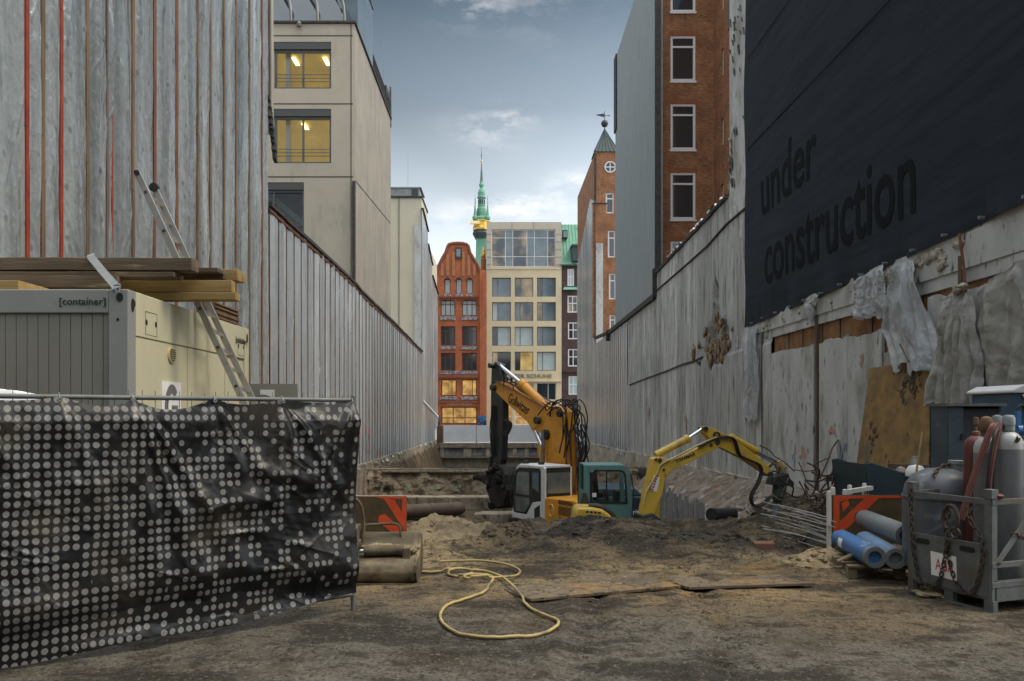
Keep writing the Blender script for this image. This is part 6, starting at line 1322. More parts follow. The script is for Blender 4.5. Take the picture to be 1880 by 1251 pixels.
sdirt.build('dirt', heap_sand, gbk, smooth=True)
dP = 12.0
op_ = thing('steel_plate', (-2.1, dP, 0), 'rusty steel plate with orange sprayed arrow standing left by the grading bucket', 'steel plate')
x0, x1, zt_ = xx(560, dP), xx(746.5, dP), zz(911.5, dP)
MB().box((x0, dP, -.06), (x1, dP+.03, zt_)).build('plate', MT['plate_olive'], op_, bev=.004)
def mark(par, pts, d, m='orange_paint', name='paint_mark'): MB().prism([P(px, py, d) for px, py in pts], (0, -.003, 0)).build(name, MT[m], par)
mark(op_, [(688, 912.5), (746, 912.5), (746, 916), (706, 917)], dP-.001)
mark(op_, [(706, 917.2), (722, 915), (746, 955), (746, 988), (737, 966)], dP-.001); mark(op_, [(738, 916.2), (746.2, 916.2), (746.2, 954.5), (738, 942)], dP-.0012)
mark(op_, [(696, 947), (707, 944), (734, 970), (745, 987.5), (733, 990), (694, 957)], dP-.0014); mark(op_, [(700, 991), (711, 991), (708, 1000), (698, 1000)], dP-.001)
# hose
hz = [(340, 253), (430, 250), (560, 248), (680, 262), (760, 285), (798, 312), (775, 337), (700, 346), (600, 352), (520, 358), (477, 349), (492, 334), (560, 329), (622, 336), (642, 358), (622, 388), (560, 428), (460, 460), (382, 492), (340, 540), (352, 592), (402, 640), (490, 668), (620, 683), (760, 680), (900, 662), (990, 634), (1020, 603), (1000, 572), (930, 541), (850, 502), (802, 452), (760, 402), (702, 350), (650, 326), (590, 309), (536, 305)]
path = [G(700+x/3.1333, 960+y/3.1333) for x, y in hz]; path = smooth_path(path, 8)
PQ = [G(974, 1108), G(1250, 1083), G(945, 1097)]
def on_road_plate(p):
    n1 = (PQ[1]-PQ[0]); n2 = (PQ[0]-PQ[2]); a = n1.x*(p.y-PQ[0].y)-n1.y*(p.x-PQ[0].x); b2 = n2.x*(p.y-PQ[2].y)-n2.y*(p.x-PQ[2].x)
    return a > -.03 and b2 > -.03
def drape(ps, r): return [Vector((p.x, p.y, max(float(H(p.x, p.y)), .045 if on_road_plate(p) else .004)+r*.9)) for p in ps]
h_ = MB(); pd = drape(path, .024)
for i, p in enumerate(pd):
    if 62 < i < 84: p.z += .03
h_.tube(pd, .0145, 10)
lp = smooth_path([G(700+x/3.1333, 960+y/3.1333) for x, y in [(590, 309), (545, 300)]+[(456+72*math.cos(a), 312-18*math.sin(a)) for a in np.linspace(.55, 5.9, 14)]], 8); h_.tube(drape(lp, .018), .0145, 10)
h_.tube(drape(smooth_path([G(700+x/3.1333, 960+y/3.1333) for x, y in ((470, 294), (400, 297), (300, 299), (215, 299))], 6), .024), .015, 8)
tag(h_.build('hose', MT['hose'], smooth=True), 'yellow hose lying in loops on the bare ground', 'hose')
# road plates half under sand
plate_sand = mat('sandy_road_plate', (.15, .112, .068), (.10, .076, .048), s=1.5, rough=.95, bump=.8, bs=14, bdist=.02, stains=(((.23, .135, .05), 1.1, .54, .66, (1, 1, 1)), ((.08, .062, .042), 2.0, .54, .66, (1, 1.5, 1)), ((.045, .036, .026), 13, .55, .61, (1, .7, 1)), ((.26, .21, .14), 17, .60, .65, (1, .7, 1))))
def road_plate(a, b2, dep, label, bend=None):
    a, b2 = Vector(a), Vector(b2); dv = (b2-a).normalized(); bk = Vector((-dv.y, dv.x, 0)); pts = [a, b2, b2+bk*dep, a+bk*dep] if bend is None else [a, b2, b2+bk*dep, bend+bk*dep, bend]
    z0 = .014; o = MB().prism([(p.x, p.y, z0 if i < 2 else z0-.012 if (bend and i == 4) else -.075) for i, p in enumerate(pts)], (0, 0, .034)).build('road_plate', plate_sand, bev=.006); tag(o, label, 'road plate')
road_plate(G(974, 1108), G(1250, 1083), 1.7, 'sandy steel road plate with a bare edge right of the hose', bend=G(945, 1097))
road_plate(G(1258, 1084.5), G(1480, 1076.5), 1.2, 'second steel road plate buried in sand, left of the pallet')
# pit details: rusty pipe
pp = MB(); a = P(640, 945, 22.5); b2 = P(842, 934, 24.2); pp.cyl(a, b2, .20, None, 24); d_ = (b2-a).normalized(); pp.lathe([(.20, 0), (.19, .08), (.12, .18), (0, .2)], b2, 20, axis=d_); pp.cyl(a.lerp(b2, .72), a.lerp(b2, .76), .215, None, 24)
po = pp.build('steel_pipe', MT['pipe_rust'], smooth=True); tag(po, 'long rusty steel pipe lying in the pit behind the sand heap', 'pipe')
# ================================================================ big orange excavator
def plane_pts(c0, dv):
    """maps photo pixels onto the vertical plane of a boom through c0 along the heading dv"""
    c0, dv = Vector(c0), Vector(dv)
    def f(px, py):
        k = (px-VX)/F; s_ = (k*c0.y-c0.x)/(dv.x-k*dv.y); p = c0+dv*s_; return Vector((p.x, p.y, EYE-(py-VY)/F*p.y))
    return f
aE = R(58); fE = Vector((-math.cos(aE), math.sin(aE), 0)); rE = Vector((math.sin(aE), math.cos(aE), 0))     # heading, right hand
CE = Vector((1.95, 24.4, 0)); q = plane_pts(CE, fE)
ex = thing('excavator', (1.4, 23.6, -2.45), 'orange and white crawler excavator standing in the pit with its boom raised', 'excavator')
def slab(pts, c, th, rv): return MB().prism([Vector(p)-rv*th/2+rv*c for p in pts], rv*th)
def qs(l, f=q): return [f(*p) for p in l]
slab(qs([(1006, 775), (1004, 870), (1004, 930), (1052, 930), (1052, 870), (1047, 790), (1044, 756), (1030, 745), (1018, 748), (1008, 760)]), 0, .40, rE).build('boom', MT['ex_orange'], ex, bev=.03)
slab(qs([(913, 706), (925, 700), (950, 712), (985, 734), (1018, 754), (1042, 772), (1043, 790), (1018, 798), (984, 792), (976, 776), (945, 748), (918, 722)]), 0, .32, rE).build('boom_arm', MT['ex_orange'], ex, bev=.03)
slab(qs([(908, 672), (915, 664), (922, 672), (928, 700), (929, 770), (926, 845), (921, 858), (912, 862), (907, 850), (906, 770), (907, 700)]), 0, .26, rE).build('stick', MT['ex_black'], ex, bev=.03)
MB().cyl(q(962, 708), q(1012, 757), .155, None, 18).cyl(q(958, 704), q(964, 710), .17, None, 18).build('arm_cylinder', MT['ex_orange'], ex, smooth=True)
MB().cyl(q(918, 672), q(962, 708), .075, None, 14).build('arm_rod', MT['chrome'], ex, smooth=True)
MB().cyl(q(1002, 820)-rE*.15, q(1012, 868)-rE*.15, .16, None, 16).build('boom_cylinder', MT['ex_orange'], ex, smooth=True)
MB().cyl(q(990, 792)-rE*.15, q(1003, 822)-rE*.15, .075, None, 12).build('boom_rod', MT['chrome'], ex, smooth=True)
MB().cyl(q(1013, 790)-rE*.34, q(1013, 900)-rE*.34, .06, None, 12).build('boom_rod', MT['galv'], ex, smooth=True)
pn_ = MB()
for (px, py, r_) in ((1014, 798, .16), (916, 712, .11), (998, 772, .12), (912, 672, .09), (1040, 760, .1)): c = q(px, py); pn_.cyl(c-rE*.32, c+rE*.32, r_, None, 16)
pn_.each('pivot_pin', MT['ex_black'], ex, smooth=True)
pi_ = MB()
for k in range(4):
    pi_.tube([q(918+k*1.2, 700-k*2.3)-rE*(.2-k*.1), q(960, 721-k*2.6)-rE*(.2-k*.1), q(1010, 748-k*3)-rE*(.2-k*.1)], .028, 6)
for k in range(3): pi_.tube([q(1050+k*4, 790)-rE*(.25-k*.1), q(1052+k*4, 850)-rE*(.25-k*.1), q(1058+k*4, 905)-rE*.2], .03, 6)
pi_.each('hydraulic_pipe', mat('brown_pipe', (.20, .085, .04), (.10, .05, .03), s=3, rough=.5), ex)
hs = MB(); rnd = random.Random(5)
for k in range(13):
    o_ = rE*rnd.uniform(-.4, .35); a0 = q(rnd.uniform(996, 1022), rnd.uniform(752, 770)); e0 = q(rnd.uniform(1044, 1062), rnd.uniform(792, 850)); m0 = q(rnd.uniform(1020, 1056), rnd.uniform(732, 752)); m1 = q(rnd.uniform(1048, 1064), rnd.uniform(740, 780))
    hs.tube(smooth_path([a0+o_, m0+o_*1.2, m1+o_*1.3, e0+o_], 8), .021, 6)
for k in range(8):
    o_ = rE*rnd.uniform(-.3, .5); hs.tube(smooth_path([q(rnd.uniform(1048, 1064), 780)+o_, q(rnd.uniform(1052, 1075), 820)+o_, q(rnd.uniform(1050, 1070), 860)+o_, q(rnd.uniform(1052, 1072), 905)+o_], 6), .021, 6)
for k in range(5): 
    o_ = rE*rnd.uniform(-.25, .25); hs.tube(smooth_path([q(936, 708)+o_, q(938, 696-k)+o_, q(948, 699)+o_, q(955, 716)+o_], 6), .022, 5)
for k in range(4):
    o_ = -rE*.145; hs.tube(smooth_path([q(911+k*2, 745)+o_, q(908+k*3, 790+6*k)+o_*1.3, q(911+k*2, 838)+o_], 6), .022, 5); hs.tube(smooth_path([q(930, 770)+o_, q(940+k*2, 778)+o_, q(938, 790+k*3)+o_, q(930, 795)+o_], 6), .03, 5)
hs.each('hose', MT['rubber'], ex, smooth=True)
text('Gollwitzer', 'lettering', MT['ink'], ex, q(939.5, 738)-rE*.166, (q(977, 763)-q(939.5, 738)), (q(942.5, 726)-q(939.5, 738)), width=(q(977, 764)-q(939.5, 738)).length, height=.34, depth=.006, bold=.01)
# bucket caked in black mud
bq = slab(qs([(928, 852), (918, 858), (908, 870), (893, 869), (884, 873), (888, 880), (908, 888), (911, 905), (917, 925), (928, 934), (941, 928), (948, 900), (944, 870), (937, 858)]), 0, .75, rE)
bko = bq.build('bucket', MT['ex_mud'], ex, bev=.05)
mdb = MB()
for k in range(70):
    c = q(rnd.gauss(925, 10), rnd.gauss(888, 17))+rE*rnd.uniform(-.45, .45); r_ = rnd.uniform(.05, .17); mdb.lump(c, r_*1.1, (1, 1, 1), 9)
for k in range(16): c = q(rnd.uniform(884, 908), rnd.gauss(876, 3)); r_ = rnd.uniform(.06, .12); mdb.lump(c+rE*rnd.uniform(-.4, .4), r_, (1, 1, 1), 9)
mdb.build('mud', MT['ex_mud'], bko)
lk = MB(); lk.bar(q(909, 838)-rE*.16, q(906, 868)-rE*.16, .10, .08); lk.bar(q(909, 838)+rE*.16, q(906, 868)+rE*.16, .10, .08); lk.cyl(q(907, 770)-rE*.02, q(907, 838), .06, None, 10); lk.build('bucket_link', MT['ex_black'], ex)
# cab: local frame  s = forward, t = right, z up
cC = Vector((xx(1000, 22.6), 22.6, 0))                                  # rear left corner of the cab
def L(s_, t_, z): return Vector((cC.x, cC.y, z))+fE*s_+rE*t_
zc0, zc1 = zz(962, 22.6), zz(857, 22.6); CLn, CWd = 1.72, .98
side = [(0, zc0), (CLn, zc0), (CLn, zc0+.45), (CLn-.02, zc0+1.0), (CLn-.22, zc1-.12), (CLn-.36, zc1), (.1, zc1), (0, zc1-.1)]
# shell as posts, sills and roof
cw_ = MB()
cw_.prism([L(s_, 0, z) for s_, z in ((0, zc0), (CLn, zc0), (CLn, zc0+.36), (CLn-.08, zc0+.16), (.95, zc0+.16), (.62, zc0+.55), (.20, zc0+.62), (0, zc0+.62))], rE*.05)
cw_.prism([L(s_, 0, z) for s_, z in ((0, zc0+.6), (.20, zc0+.6), (.20, zc1-.16), (.24, zc1-.08), (.12, zc1), (0, zc1-.06))], rE*.07)
cw_.prism([L(s_, 0, z) for s_, z in ((0, zc1-.07), (CLn-.40, zc1-.10), (CLn-.24, zc1-.18), (CLn-.20, zc1-.12), (CLn-.38, zc1), (.08, zc1))], rE*.07)
cw_.obox(L(CLn/2-.2, CWd/2, zc1-.02), fE*(CLn/2-.2), rE*(CWd/2-.05), Vector((0, 0, .035)))
cw_.obox(L(.03, CWd-.03, (zc0+zc1)/2), fE*.03, rE*.035, Vector((0, 0, (zc1-zc0)/2-.04)))
cw_.build('cab', MT['ex_white'], ex, bev=.015)
dk_ = MB()
dk_.prism([L(s_, .012, z) for s_, z in ((.22, zc0+.62), (.64, zc0+.55), (.97, zc0+.18), (CLn-.06, zc0+.18), (CLn-.01, zc0+.45), (CLn-.03, zc0+1.0), (CLn-.23, zc1-.16), (CLn-.4, zc1-.10), (.22, zc1-.10))], rE*.03)
dk_.obox(L(CLn-.03, CWd/2, zc0+.18), fE*.03, rE*(CWd/2-.02), Vector((0, 0, .18))); dk_.obox(L(.03, CWd/2, zc0+.42), fE*.025, rE*(CWd/2-.06), Vector((0, 0, .42))); dk_.obox(L(.03, CWd/2, zc1-.12), fE*.028, rE*(CWd/2-.06), Vector((0, 0, .09)))
dk_.obox(L(CLn/2, CWd-.02, zc0+.45), fE*(CLn/2-.06), rE*.015, Vector((0, 0, .45)))
dor = dk_.build('cab_panel', MT['ex_black'], ex)
mkw = lambda pts, t_: MB().prism([L(s_, t_, z) for s_, z in pts], rE*.012)
MT['cab_glass'] = mat('cab_glass', (.08, .115, .12), (.20, .235, .22), s=1.6, rough=.08, spec=.9)  # bright reflections painted as paler tones in the glass
mkw([(.30, zc0+.85), (.62, zc0+.98), (.62, zc1-.2), (.30, zc1-.2)], -.004).build('window', MT['glass_blue'], ex)
mkw([(.80, zc0+.74), (CLn-.2, zc0+.74), (CLn-.24, zc1-.32), (CLn-.4, zc1-.22), (.80, zc1-.22)], -.004).build('window', MT['cab_glass'], ex)
mkw([(.80, zc0+.66), (CLn-.14, zc0+.66), (CLn-.2, zc0+.22), (1.05, zc0+.22), (.80, zc0+.44)], -.004).build('window', MT['cab_glass'], ex)
MB().obox(L(-.004, CWd/2-.01, zc0+1.15), fE*.006, rE*(CWd/2-.1), Vector((0, 0, .30))).build('rear_window', MT['cab_glass'], ex)
fw_ = MB(); fw_.add([L(CLn+.001, .06, zc0+.36), L(CLn+.001, CWd-.06, zc0+.36), L(CLn-.24, CWd-.06, zc1-.12), L(CLn-.24, .06, zc1-.12)], [(0, 1, 2, 3)]); fw_.build('windscreen', MT['cab_glass'], ex)
MB().prism([L(s_, -.006, z) for s_, z in ((.24, zc0+.1), (.52, zc0+.1), (.52, zc0+.38), (.24, zc0+.52))], rE*.01).build('vent_panel', MT['ex_black'], ex)
hn = MB(); hn.tube([L(1.66, -.02, zc0+.28), L(1.70, -.06, zc0+.5), L(1.72, -.06, zc0+1.2), L(1.55, -.04, zc1-.2)], .016, 6); hn.build('handrail', MT['ex_black'], ex)
MB().obox(L(CLn+.12, -.16, zc0+1.15), fE*.03, rE*.08, Vector((0, 0, .16))).build('mirror', MT['ex_black'], ex, bev=.01)
lm_ = MB(); lm_.obox(L(1.2, .15, zc1+.06), fE*.06, rE*.07, Vector((0, 0, .055))); lm_.obox(L(.6, .3, zc1+.05), fE*.06, rE*.07, Vector((0, 0, .05))); lm_.each('work_lamp', MT['ex_black'], ex)
MB().obox(L(.55, .5, zc0+.75), fE*.1, rE*.24, Vector((0, 0, .4))).obox(L(.8, .5, zc0+.42), fE*.26, rE*.24, Vector((0, 0, .08))).build('seat', MT['ex_black'], ex, bev=.04)
text('01108', 'number', MT['sign_grey'], ex, L(.62, -.010, zc0+.05), -fE, (0, 0, 1), width=.24, height=.05, depth=.002)
# engine housing and counterweight behind the cab
hx = [(0, zc0-.02), (0, zc0+.74), (-.15, zc0+.78), (-1.45, zc0+.80), (-1.72, zc0+.68), (-1.78, zc0+.3), (-1.66, zc0-.02)]
MB().prism([L(s_, -.02, z) for s_, z in hx], rE*2.45).build('engine_hood', MT['ex_orange'], ex, bev=.05)
ve = MB()
for k in range(7): ve.obox(L(-1.0, -.026, zc0+.36+k*.035), fE*.30, rE*.004, Vector((0, 0, .010)))
for k in range(4): ve.obox(L(-1.02, -.026, zc0+.65+k*.03), fE*.32, rE*.004, Vector((0, 0, .009)))
for k in range(8): ve.obox(L(-.95, -.026, zc0+.05+k*.028), fE*.20, rE*.004, Vector((0, 0, .009)))
ve.build('vent_louvre', mat('rusty_louvre', (.20, .10, .05), (.10, .05, .03), s=6, rough=.8), ex)
lo_ = MB(); c = L(-.36, -.028, zc0+.42)
lo_.tube([c+fE*.11*math.cos(a)+Vector((0, 0, .17*math.sin(a))) for a in np.linspace(.5, 5.6, 18)], .018, 6); lo_.obox(c-fE*.06, fE*.05, rE*.004, Vector((0, 0, .018))); lo_.build('emblem', mat('emblem_paint', (.70, .46, .22), rough=.6), ex)
# lower frame, slew ring and tracks
MB().obox(L(.35, 1.2, zc0-.16), fE*1.5, rE*1.25, Vector((0, 0, .13))).build('chassis', MT['ex_black'], ex)
MB().cyl(L(.3, 1.2, zc0-.5), L(.3, 1.2, zc0-.28), .62, None, 24).build('slew_ring', MT['ex_black'], ex)
def track(par, c, fv, rv, ln_, h_, w_, m='ex_black'):
    c, fv, rv = Vector(c), Vector(fv), Vector(rv); r_ = h_/2; ol = []
    for a in np.linspace(-math.pi/2, math.pi/2, 9): ol.append(c+fv*(ln_/2-r_+r_*math.cos(a))+Vector((0, 0, r_+r_*math.sin(a))))
    for a in np.linspace(math.pi/2, 3*math.pi/2, 9): ol.append(c+fv*(-ln_/2+r_+r_*math.cos(a))+Vector((0, 0, r_+r_*math.sin(a))))
    mb = MB().prism([p-rv*w_/2 for p in ol], rv*w_)
    n = 44; L0 = ol+[ol[0]]; acc = [0]
    for a, b2 in zip(L0[:-1], L0[1:]): acc.append(acc[-1]+(b2-a).length)
    for k in range(n):
        s_ = acc[-1]*k/n; i = max(j for j in range(len(acc)) if acc[j] <= s_); i = min(i, len(L0)-2); tt = (s_-acc[i])/max(acc[i+1]-acc[i], 1e-6); p = L0[i].lerp(L0[i+1], tt); dv = (L0[i+1]-L0[i]).normalized(); mb.obox(p, dv*.025, rv*(w_/2+.01), dv.cross(rv)*.025)
    mb.build('track', MT[m], par)
for t_ in (.25, 2.15): track(ex, L(.3, t_, -2.5), fE, rE, 3.7, .85, .55)

# ================================================================ yellow mini excavator
gM = Vector((.985, .17, 0)).normalized(); rM = Vector((gM.y, -gM.x, 0)); CM = Vector((3.0, 15.3, 0)); qm = plane_pts(CM, gM)
mx = thing('mini_excavator', (2.0, 15.9, -1.4), 'yellow mini excavator with teal cab and hydraulic hammer on its bent boom', 'excavator')
slab(qs([(1174, 950), (1180, 915), (1190, 870), (1195, 842), (1207, 838), (1225, 846), (1255, 834), (1310, 805), (1318, 820), (1270, 844), (1226, 866), (1216, 880), (1212, 905), (1200, 935), (1190, 960), (1177, 960)], qm), 0, .26, rM).build('boom', MT['yellow'], mx, bev=.012)
slab(qs([(1287, 783), (1296, 783), (1330, 797), (1345, 808), (1385, 836), (1412, 862), (1416, 876), (1405, 872), (1360, 842), (1312, 818), (1302, 808), (1290, 796)], qm), 0, .20, rM).build('stick', MT['yellow'], mx, bev=.01)
MB().cyl(qm(1204, 836), qm(1262, 806), .075, None, 14).cyl(qm(1258, 808), qm(1264, 805), .085, None, 14).build('stick_cylinder', MT['yellow'], mx, smooth=True)
MB().cyl(qm(1262, 806), qm(1290, 787), .032, None, 10).build('stick_rod', MT['chrome'], mx, smooth=True)
MB().cyl(qm(1340, 801), qm(1391, 830), .065, None, 14).build('bucket_cylinder', MT['yellow'], mx, smooth=True)
MB().cyl(qm(1391, 830), qm(1428, 848), .03, None, 10).cyl(qm(1391, 834), qm(1424, 853), .018, None, 8).build('bucket_rod', MT['steel'], mx, smooth=True)
lk = MB(); lk.bar(qm(1407, 865)-rM*.1, qm(1427, 848)-rM*.1, .05, .06); lk.bar(qm(1425, 846)-rM*.1, qm(1436, 868)-rM*.1, .05, .07); lk.bar(qm(1425, 846)+rM*.1, qm(1436, 868)+rM*.1, .05, .07); lk.cyl(qm(1436, 859)-rM*.12, qm(1436, 859)+rM*.12, .035, None, 10); lk.build('link', MT['yellow'], mx, bev=.006)
MB().cyl(qm(1207, 905)-rM*.02, qm(1203, 962)-rM*.02, .075, None, 14).build('boom_cylinder', MT['yellow'], mx, smooth=True)
MB().cyl(qm(1206, 880)-rM*.02, qm(1207, 906)-rM*.02, .035, None, 10).build('boom_rod', MT['steel'], mx, smooth=True)
pm_ = MB()
for (px, py, r_) in ((1206.5, 845, .04), (1199.5, 843, .025), (1291, 787, .045), (1312, 812, .05), (1409, 870, .05), (1214, 862, .025), (1300, 817, .03)): c = qm(px, py); pm_.cyl(c-rM*.15, c+rM*.15, r_, None, 12)
pm_.each('pivot_pin', MT['ex_black'], mx, smooth=True)
MB().tube(smooth_path([qm(x, y)+rM*.15 for x, y in ((1177, 925), (1180, 908), (1188, 890), (1200, 870), (1209, 852), (1240, 836), (1280, 815), (1310, 803))], 6), .020, 8).build('hydraulic_pipe', mat('pale_yellow_pipe', (.58, .49, .24), (.4, .32, .14), s=4, rough=.5), mx, smooth=True)
hm_ = MB()
for k in range(2):
    o_ = rM*(.13+.04*k); hm_.tube(smooth_path([qm(x+k*2, y+k)+o_ for x, y in ((1275, 820), (1300, 806), (1325, 801), (1340, 806), (1346, 822), (1352, 836), (1372, 845), (1386, 852), (1390, 865), (1384, 885), (1373, 905), (1372, 920), (1380, 927), (1395, 922), (1405, 912), (1418, 910), (1428, 912))], 7), .020, 8)
hm_.tube(smooth_path([qm(x, y)+rM*.14 for x, y in ((1305, 800), (1306, 795), (1313, 795), (1316, 801))], 5), .018, 6); hm_.tube(smooth_path([qm(x, y)-rM*.1 for x, y in ((1420, 872), (1424, 866), (1432, 868), (1436, 872))], 5), .015, 6)
hm_.each('hose', MT['rubber'], mx, smooth=True)
text('YANMAR', 'lettering', MT['ink'], mx, qm(1236, 850.5)+rM*.134, qm(1272, 835.5)-qm(1236, 850.5), qm(1234.8, 844)-qm(1236, 850.5), width=(qm(1272, 835.5)-qm(1236, 850.5)).length, height=.066, depth=.003, bold=.02)
db = qm(1197, 892); dl = slab(qs([(1196, 872), (1207, 876), (1201, 902), (1190, 900)], qm), .133, .004, rM); dlo = dl.build('label', MT['sign_white'], mx)
dm_ = MB(); 
for k in range(6): c = qm(1193.2+k*1.7, 898-k*5)+rM*.137; e1, e2 = (qm(1201, 902)-qm(1190, 900)).normalized(), (qm(1196, 872)-qm(1190, 900)).normalized(); dm_.obox(c, e1*.022, e2*.018, rM*.002)
dm_.build('red_mark', MT['sign_red'], dlo)
# hydraulic hammer
hma = MB(); hma.prism([qm(*p)-rM*.16 for p in ((1418, 874), (1440, 868), (1443, 878), (1450, 884), (1450, 892), (1412, 890), (1414, 881))], rM*.32); hma.build('hammer_bracket', MT['ex_black'], mx, bev=.01)
hmo = MB(); ax_ = (qm(1426, 925)-qm(1432, 890)).normalized(); hmo.lathe([(.13, 0), (.135, .02), (.125, .18), (.10, .30), (.085, .36), (.05, .37)], qm(1432, 890), 16, axis=ax_); hmo.build('hydraulic_hammer', MT['green'], mx, smooth=True)
MB().lathe([(.062, .34), (.062, .95), (.055, 1.02), (.01, 1.04)], qm(1432, 890), 14, axis=ax_).build('chisel', MT['steel'], mx, smooth=True)
MB().cyl(qm(1439, 876)+rM*.17, qm(1427, 918)+rM*.1, .012, None, 6).build('grease_pipe', MT['galv'], mx)
# cab
DM = 16.0; mxx = lambda px: xx(px, DM); mz = lambda py: zz(py, DM)
Y0, Y1 = DM, DM+1.0; th = .05
tc0 = MB()
def prism_y(pts, y, d): return MB().prism([(mxx(a), y, mz(b2)) for a, b2 in pts], (0, d, 0))
tc0 = MB()
outer = [(1072, 968), (1072, 905), (1072, 858), (1074, 855), (1142, 855), (1150, 857), (1156, 863), (1158, 870), (1163, 955), (1164, 968)]
op2 = [(1083, 924), (1083, 868), (1085, 862), (1140, 863), (1147, 867), (1149, 872), (1152, 924)]
# near wall built as strips round the window opening
def ring(outer, inner, y, d):
    mb = MB(); n = len(outer); O = [(mxx(a), mz(b2)) for a, b2 in outer]; I = [(mxx(a), mz(b2)) for a, b2 in inner]
    for yy in (y, y+d):
        vs = [(x, yy, z) for x, z in O]+[(x, yy, z) for x, z in I]; fs = [(i, (i+1) % n, n+(i+1) % n, n+i) for i in range(n)]; mb.add(vs, fs)
    vs = [(x, y, z) for x, z in O]+[(x, y+d, z) for x, z in O]; mb.add(vs, [(i, (i+1) % n, n+(i+1) % n, n+i) for i in range(n)])
    vs = [(x, y, z) for x, z in I]+[(x, y+d, z) for x, z in I]; mb.add(vs, [(i, (i+1) % n, n+(i+1) % n, n+i) for i in range(n)])
    return mb
out8 = [(1072, 968), (1072, 858), (1075, 855), (1141, 855), (1152, 858), (1157, 866), (1163, 955), (1163, 968)]
in8 = [(1083, 925), (1083, 866), (1086, 863), (1138, 863), (1145, 865), (1149, 871), (1152, 920), (1152, 925)]
ring(out8, in8, Y0, .05).build('cab', MT['teal'], mx)
ring(out8, in8, Y1, .05).build('cab_wall', MT['teal'], mx)
rfm = MB(); rfm.box((mxx(1074), Y0+.05, mz(857.5)), (mxx(1148), Y1, mz(854.6))); rfm.box((mxx(1072), Y0+.05, mz(968)), (mxx(1076), Y1, mz(905))); rfm.box((mxx(1072), Y0+.05, mz(968)), (mxx(1163), Y1, mz(940)))
for y in (Y0+.05, Y1-.08): rfm.box((mxx(1072), y, mz(905)), (mxx(1077), y+.05, mz(857)))
rfm.build('roof', MT['teal'], mx)
ring([(a, b2) for a, b2 in in8], [(1086.5, 921.5), (1086.5, 868), (1089, 866), (1137, 866), (1143, 868), (1146.5, 873), (1149, 917), (1149, 921.5)], Y0-.012, .03).build('window_seal', MT['black'], mx)
MB().box((mxx(1112.6), Y0-.010, mz(922)), (mxx(1114.8), Y0+.018, mz(866))).build('window_bar', MT['black'], mx)
MB().quad((mxx(1085), Y0+.02, mz(923)), (mxx(1151), Y0+.02, mz(923)), (mxx(1146), Y0+.02, mz(866)), (mxx(1085), Y0+.02, mz(866))).build('window', MT['clear'], mx)
MB().quad((mxx(1085), Y1+.02, mz(923)), (mxx(1151), Y1+.02, mz(923)), (mxx(1146), Y1+.02, mz(866)), (mxx(1085), Y1+.02, mz(866))).build('window', MT['clear'], mx)
MB().box((mxx(1087.5), Y0+.005, mz(913)), (mxx(1095), Y0+.012, mz(905.5))).build('label', MT['sign_white'], mx)
st_ = MB(); st_.box((mxx(1093), Y0+.3, mz(918)), (mxx(1112), Y1-.25, mz(908))); st_.obox((mxx(1096), (Y0+Y1)/2+.02, mz(893)), (.06, 0, .02), (0, .22, 0), (-.03, 0, .3)); st_.build('seat', MT['ex_black'], mx, bev=.03)
lv_ = MB(); lv_.cyl((mxx(1120), Y0+.25, mz(925)), (mxx(1118), Y0+.25, mz(908)), .015, None, 6); lv_.cyl((mxx(1120), Y1-.25, mz(925)), (mxx(1118), Y1-.25, mz(905)), .015, None, 6); lv_.box((mxx(1134), Y0+.3, mz(935)), (mxx(1142), Y1-.3, mz(905))); lv_.each('control_lever', MT['ex_black'], mx)
MB().prism([(mxx(a), Y0-.03, mz(b2)) for a, b2 in ((1082, 857), (1097, 857), (1091, 864), (1087, 868), (1081, 867))], (0, .03, 0)).build('work_lamp', MT['teal'], mx)
fh_ = MB(); fh_.tube([(mxx(1160), Y0-.02, mz(955)), (mxx(1163), Y0-.02, mz(900)), (mxx(1158), Y0-.02, mz(872)), (mxx(1165), Y0-.03, mz(866)), (mxx(1172), Y0-.02, mz(868)), (mxx(1170), Y0, mz(880))], .014, 6); fh_.build('handrail', MT['dark_trim'], mx)
MB().prism([(mxx(a), Y0-.06, mz(b2)) for a, b2 in ((1063, 930), (1070, 905), (1076, 905), (1084, 932), (1083, 945), (1064, 942))], (0, .05, 0)).build('side_panel', MT['ex_black'], mx, bev=.01)
# yellow engine hood, right rear, nearer to the viewer
YH = 14.9; hxx = lambda px: xx(px, YH); hz_ = lambda py: zz(py, YH)
hp = [(1052, 968), (1056, 940), (1062, 933), (1090, 934), (1108, 938), (1120, 946), (1128, 955), (1132, 968)]
MB().prism([(hxx(a), YH, hz_(b2)) for a, b2 in hp], (0, .75, 0)).build('engine_hood', MT['yellow'], mx, bev=.04)
bl_ = MB().tube(smooth_path([(hxx(a), YH+.3, hz_(b2)) for a, b2 in ((1084, 932), (1104, 933), (1118, 940), (1130, 950), (1138, 968))], 5), .045, 8); bl_.build('fender', MT['ex_black'], mx, smooth=True)
gr_ = MB()
for k in range(4): gr_.prism([(hxx(a), YH-.005, hz_(b2)) for a, b2 in ((1076+k*7.4, 938+k*.6), (1081+k*7.4, 938.3+k*.6), (1080.5+k*7.4, 942+k*.6), (1075.5+k*7.4, 941.5+k*.6))], (0, .012, 0))
gr_.build('vent', MT['ex_black'], mx)
MB().prism([(hxx(a), YH-.006, hz_(b2)) for a, b2 in ((1072, 945), (1105, 949), (1105, 955), (1084, 953))], (0, .012, 0)).build('recess_panel', mat('olive_panel', (.28, .22, .06), rough=.6), mx)
MB().box((2.0-.9, 15.5, -.75), (2.0+.7, 17.1, mz(966))).build('chassis', MT['ex_black'], mx)
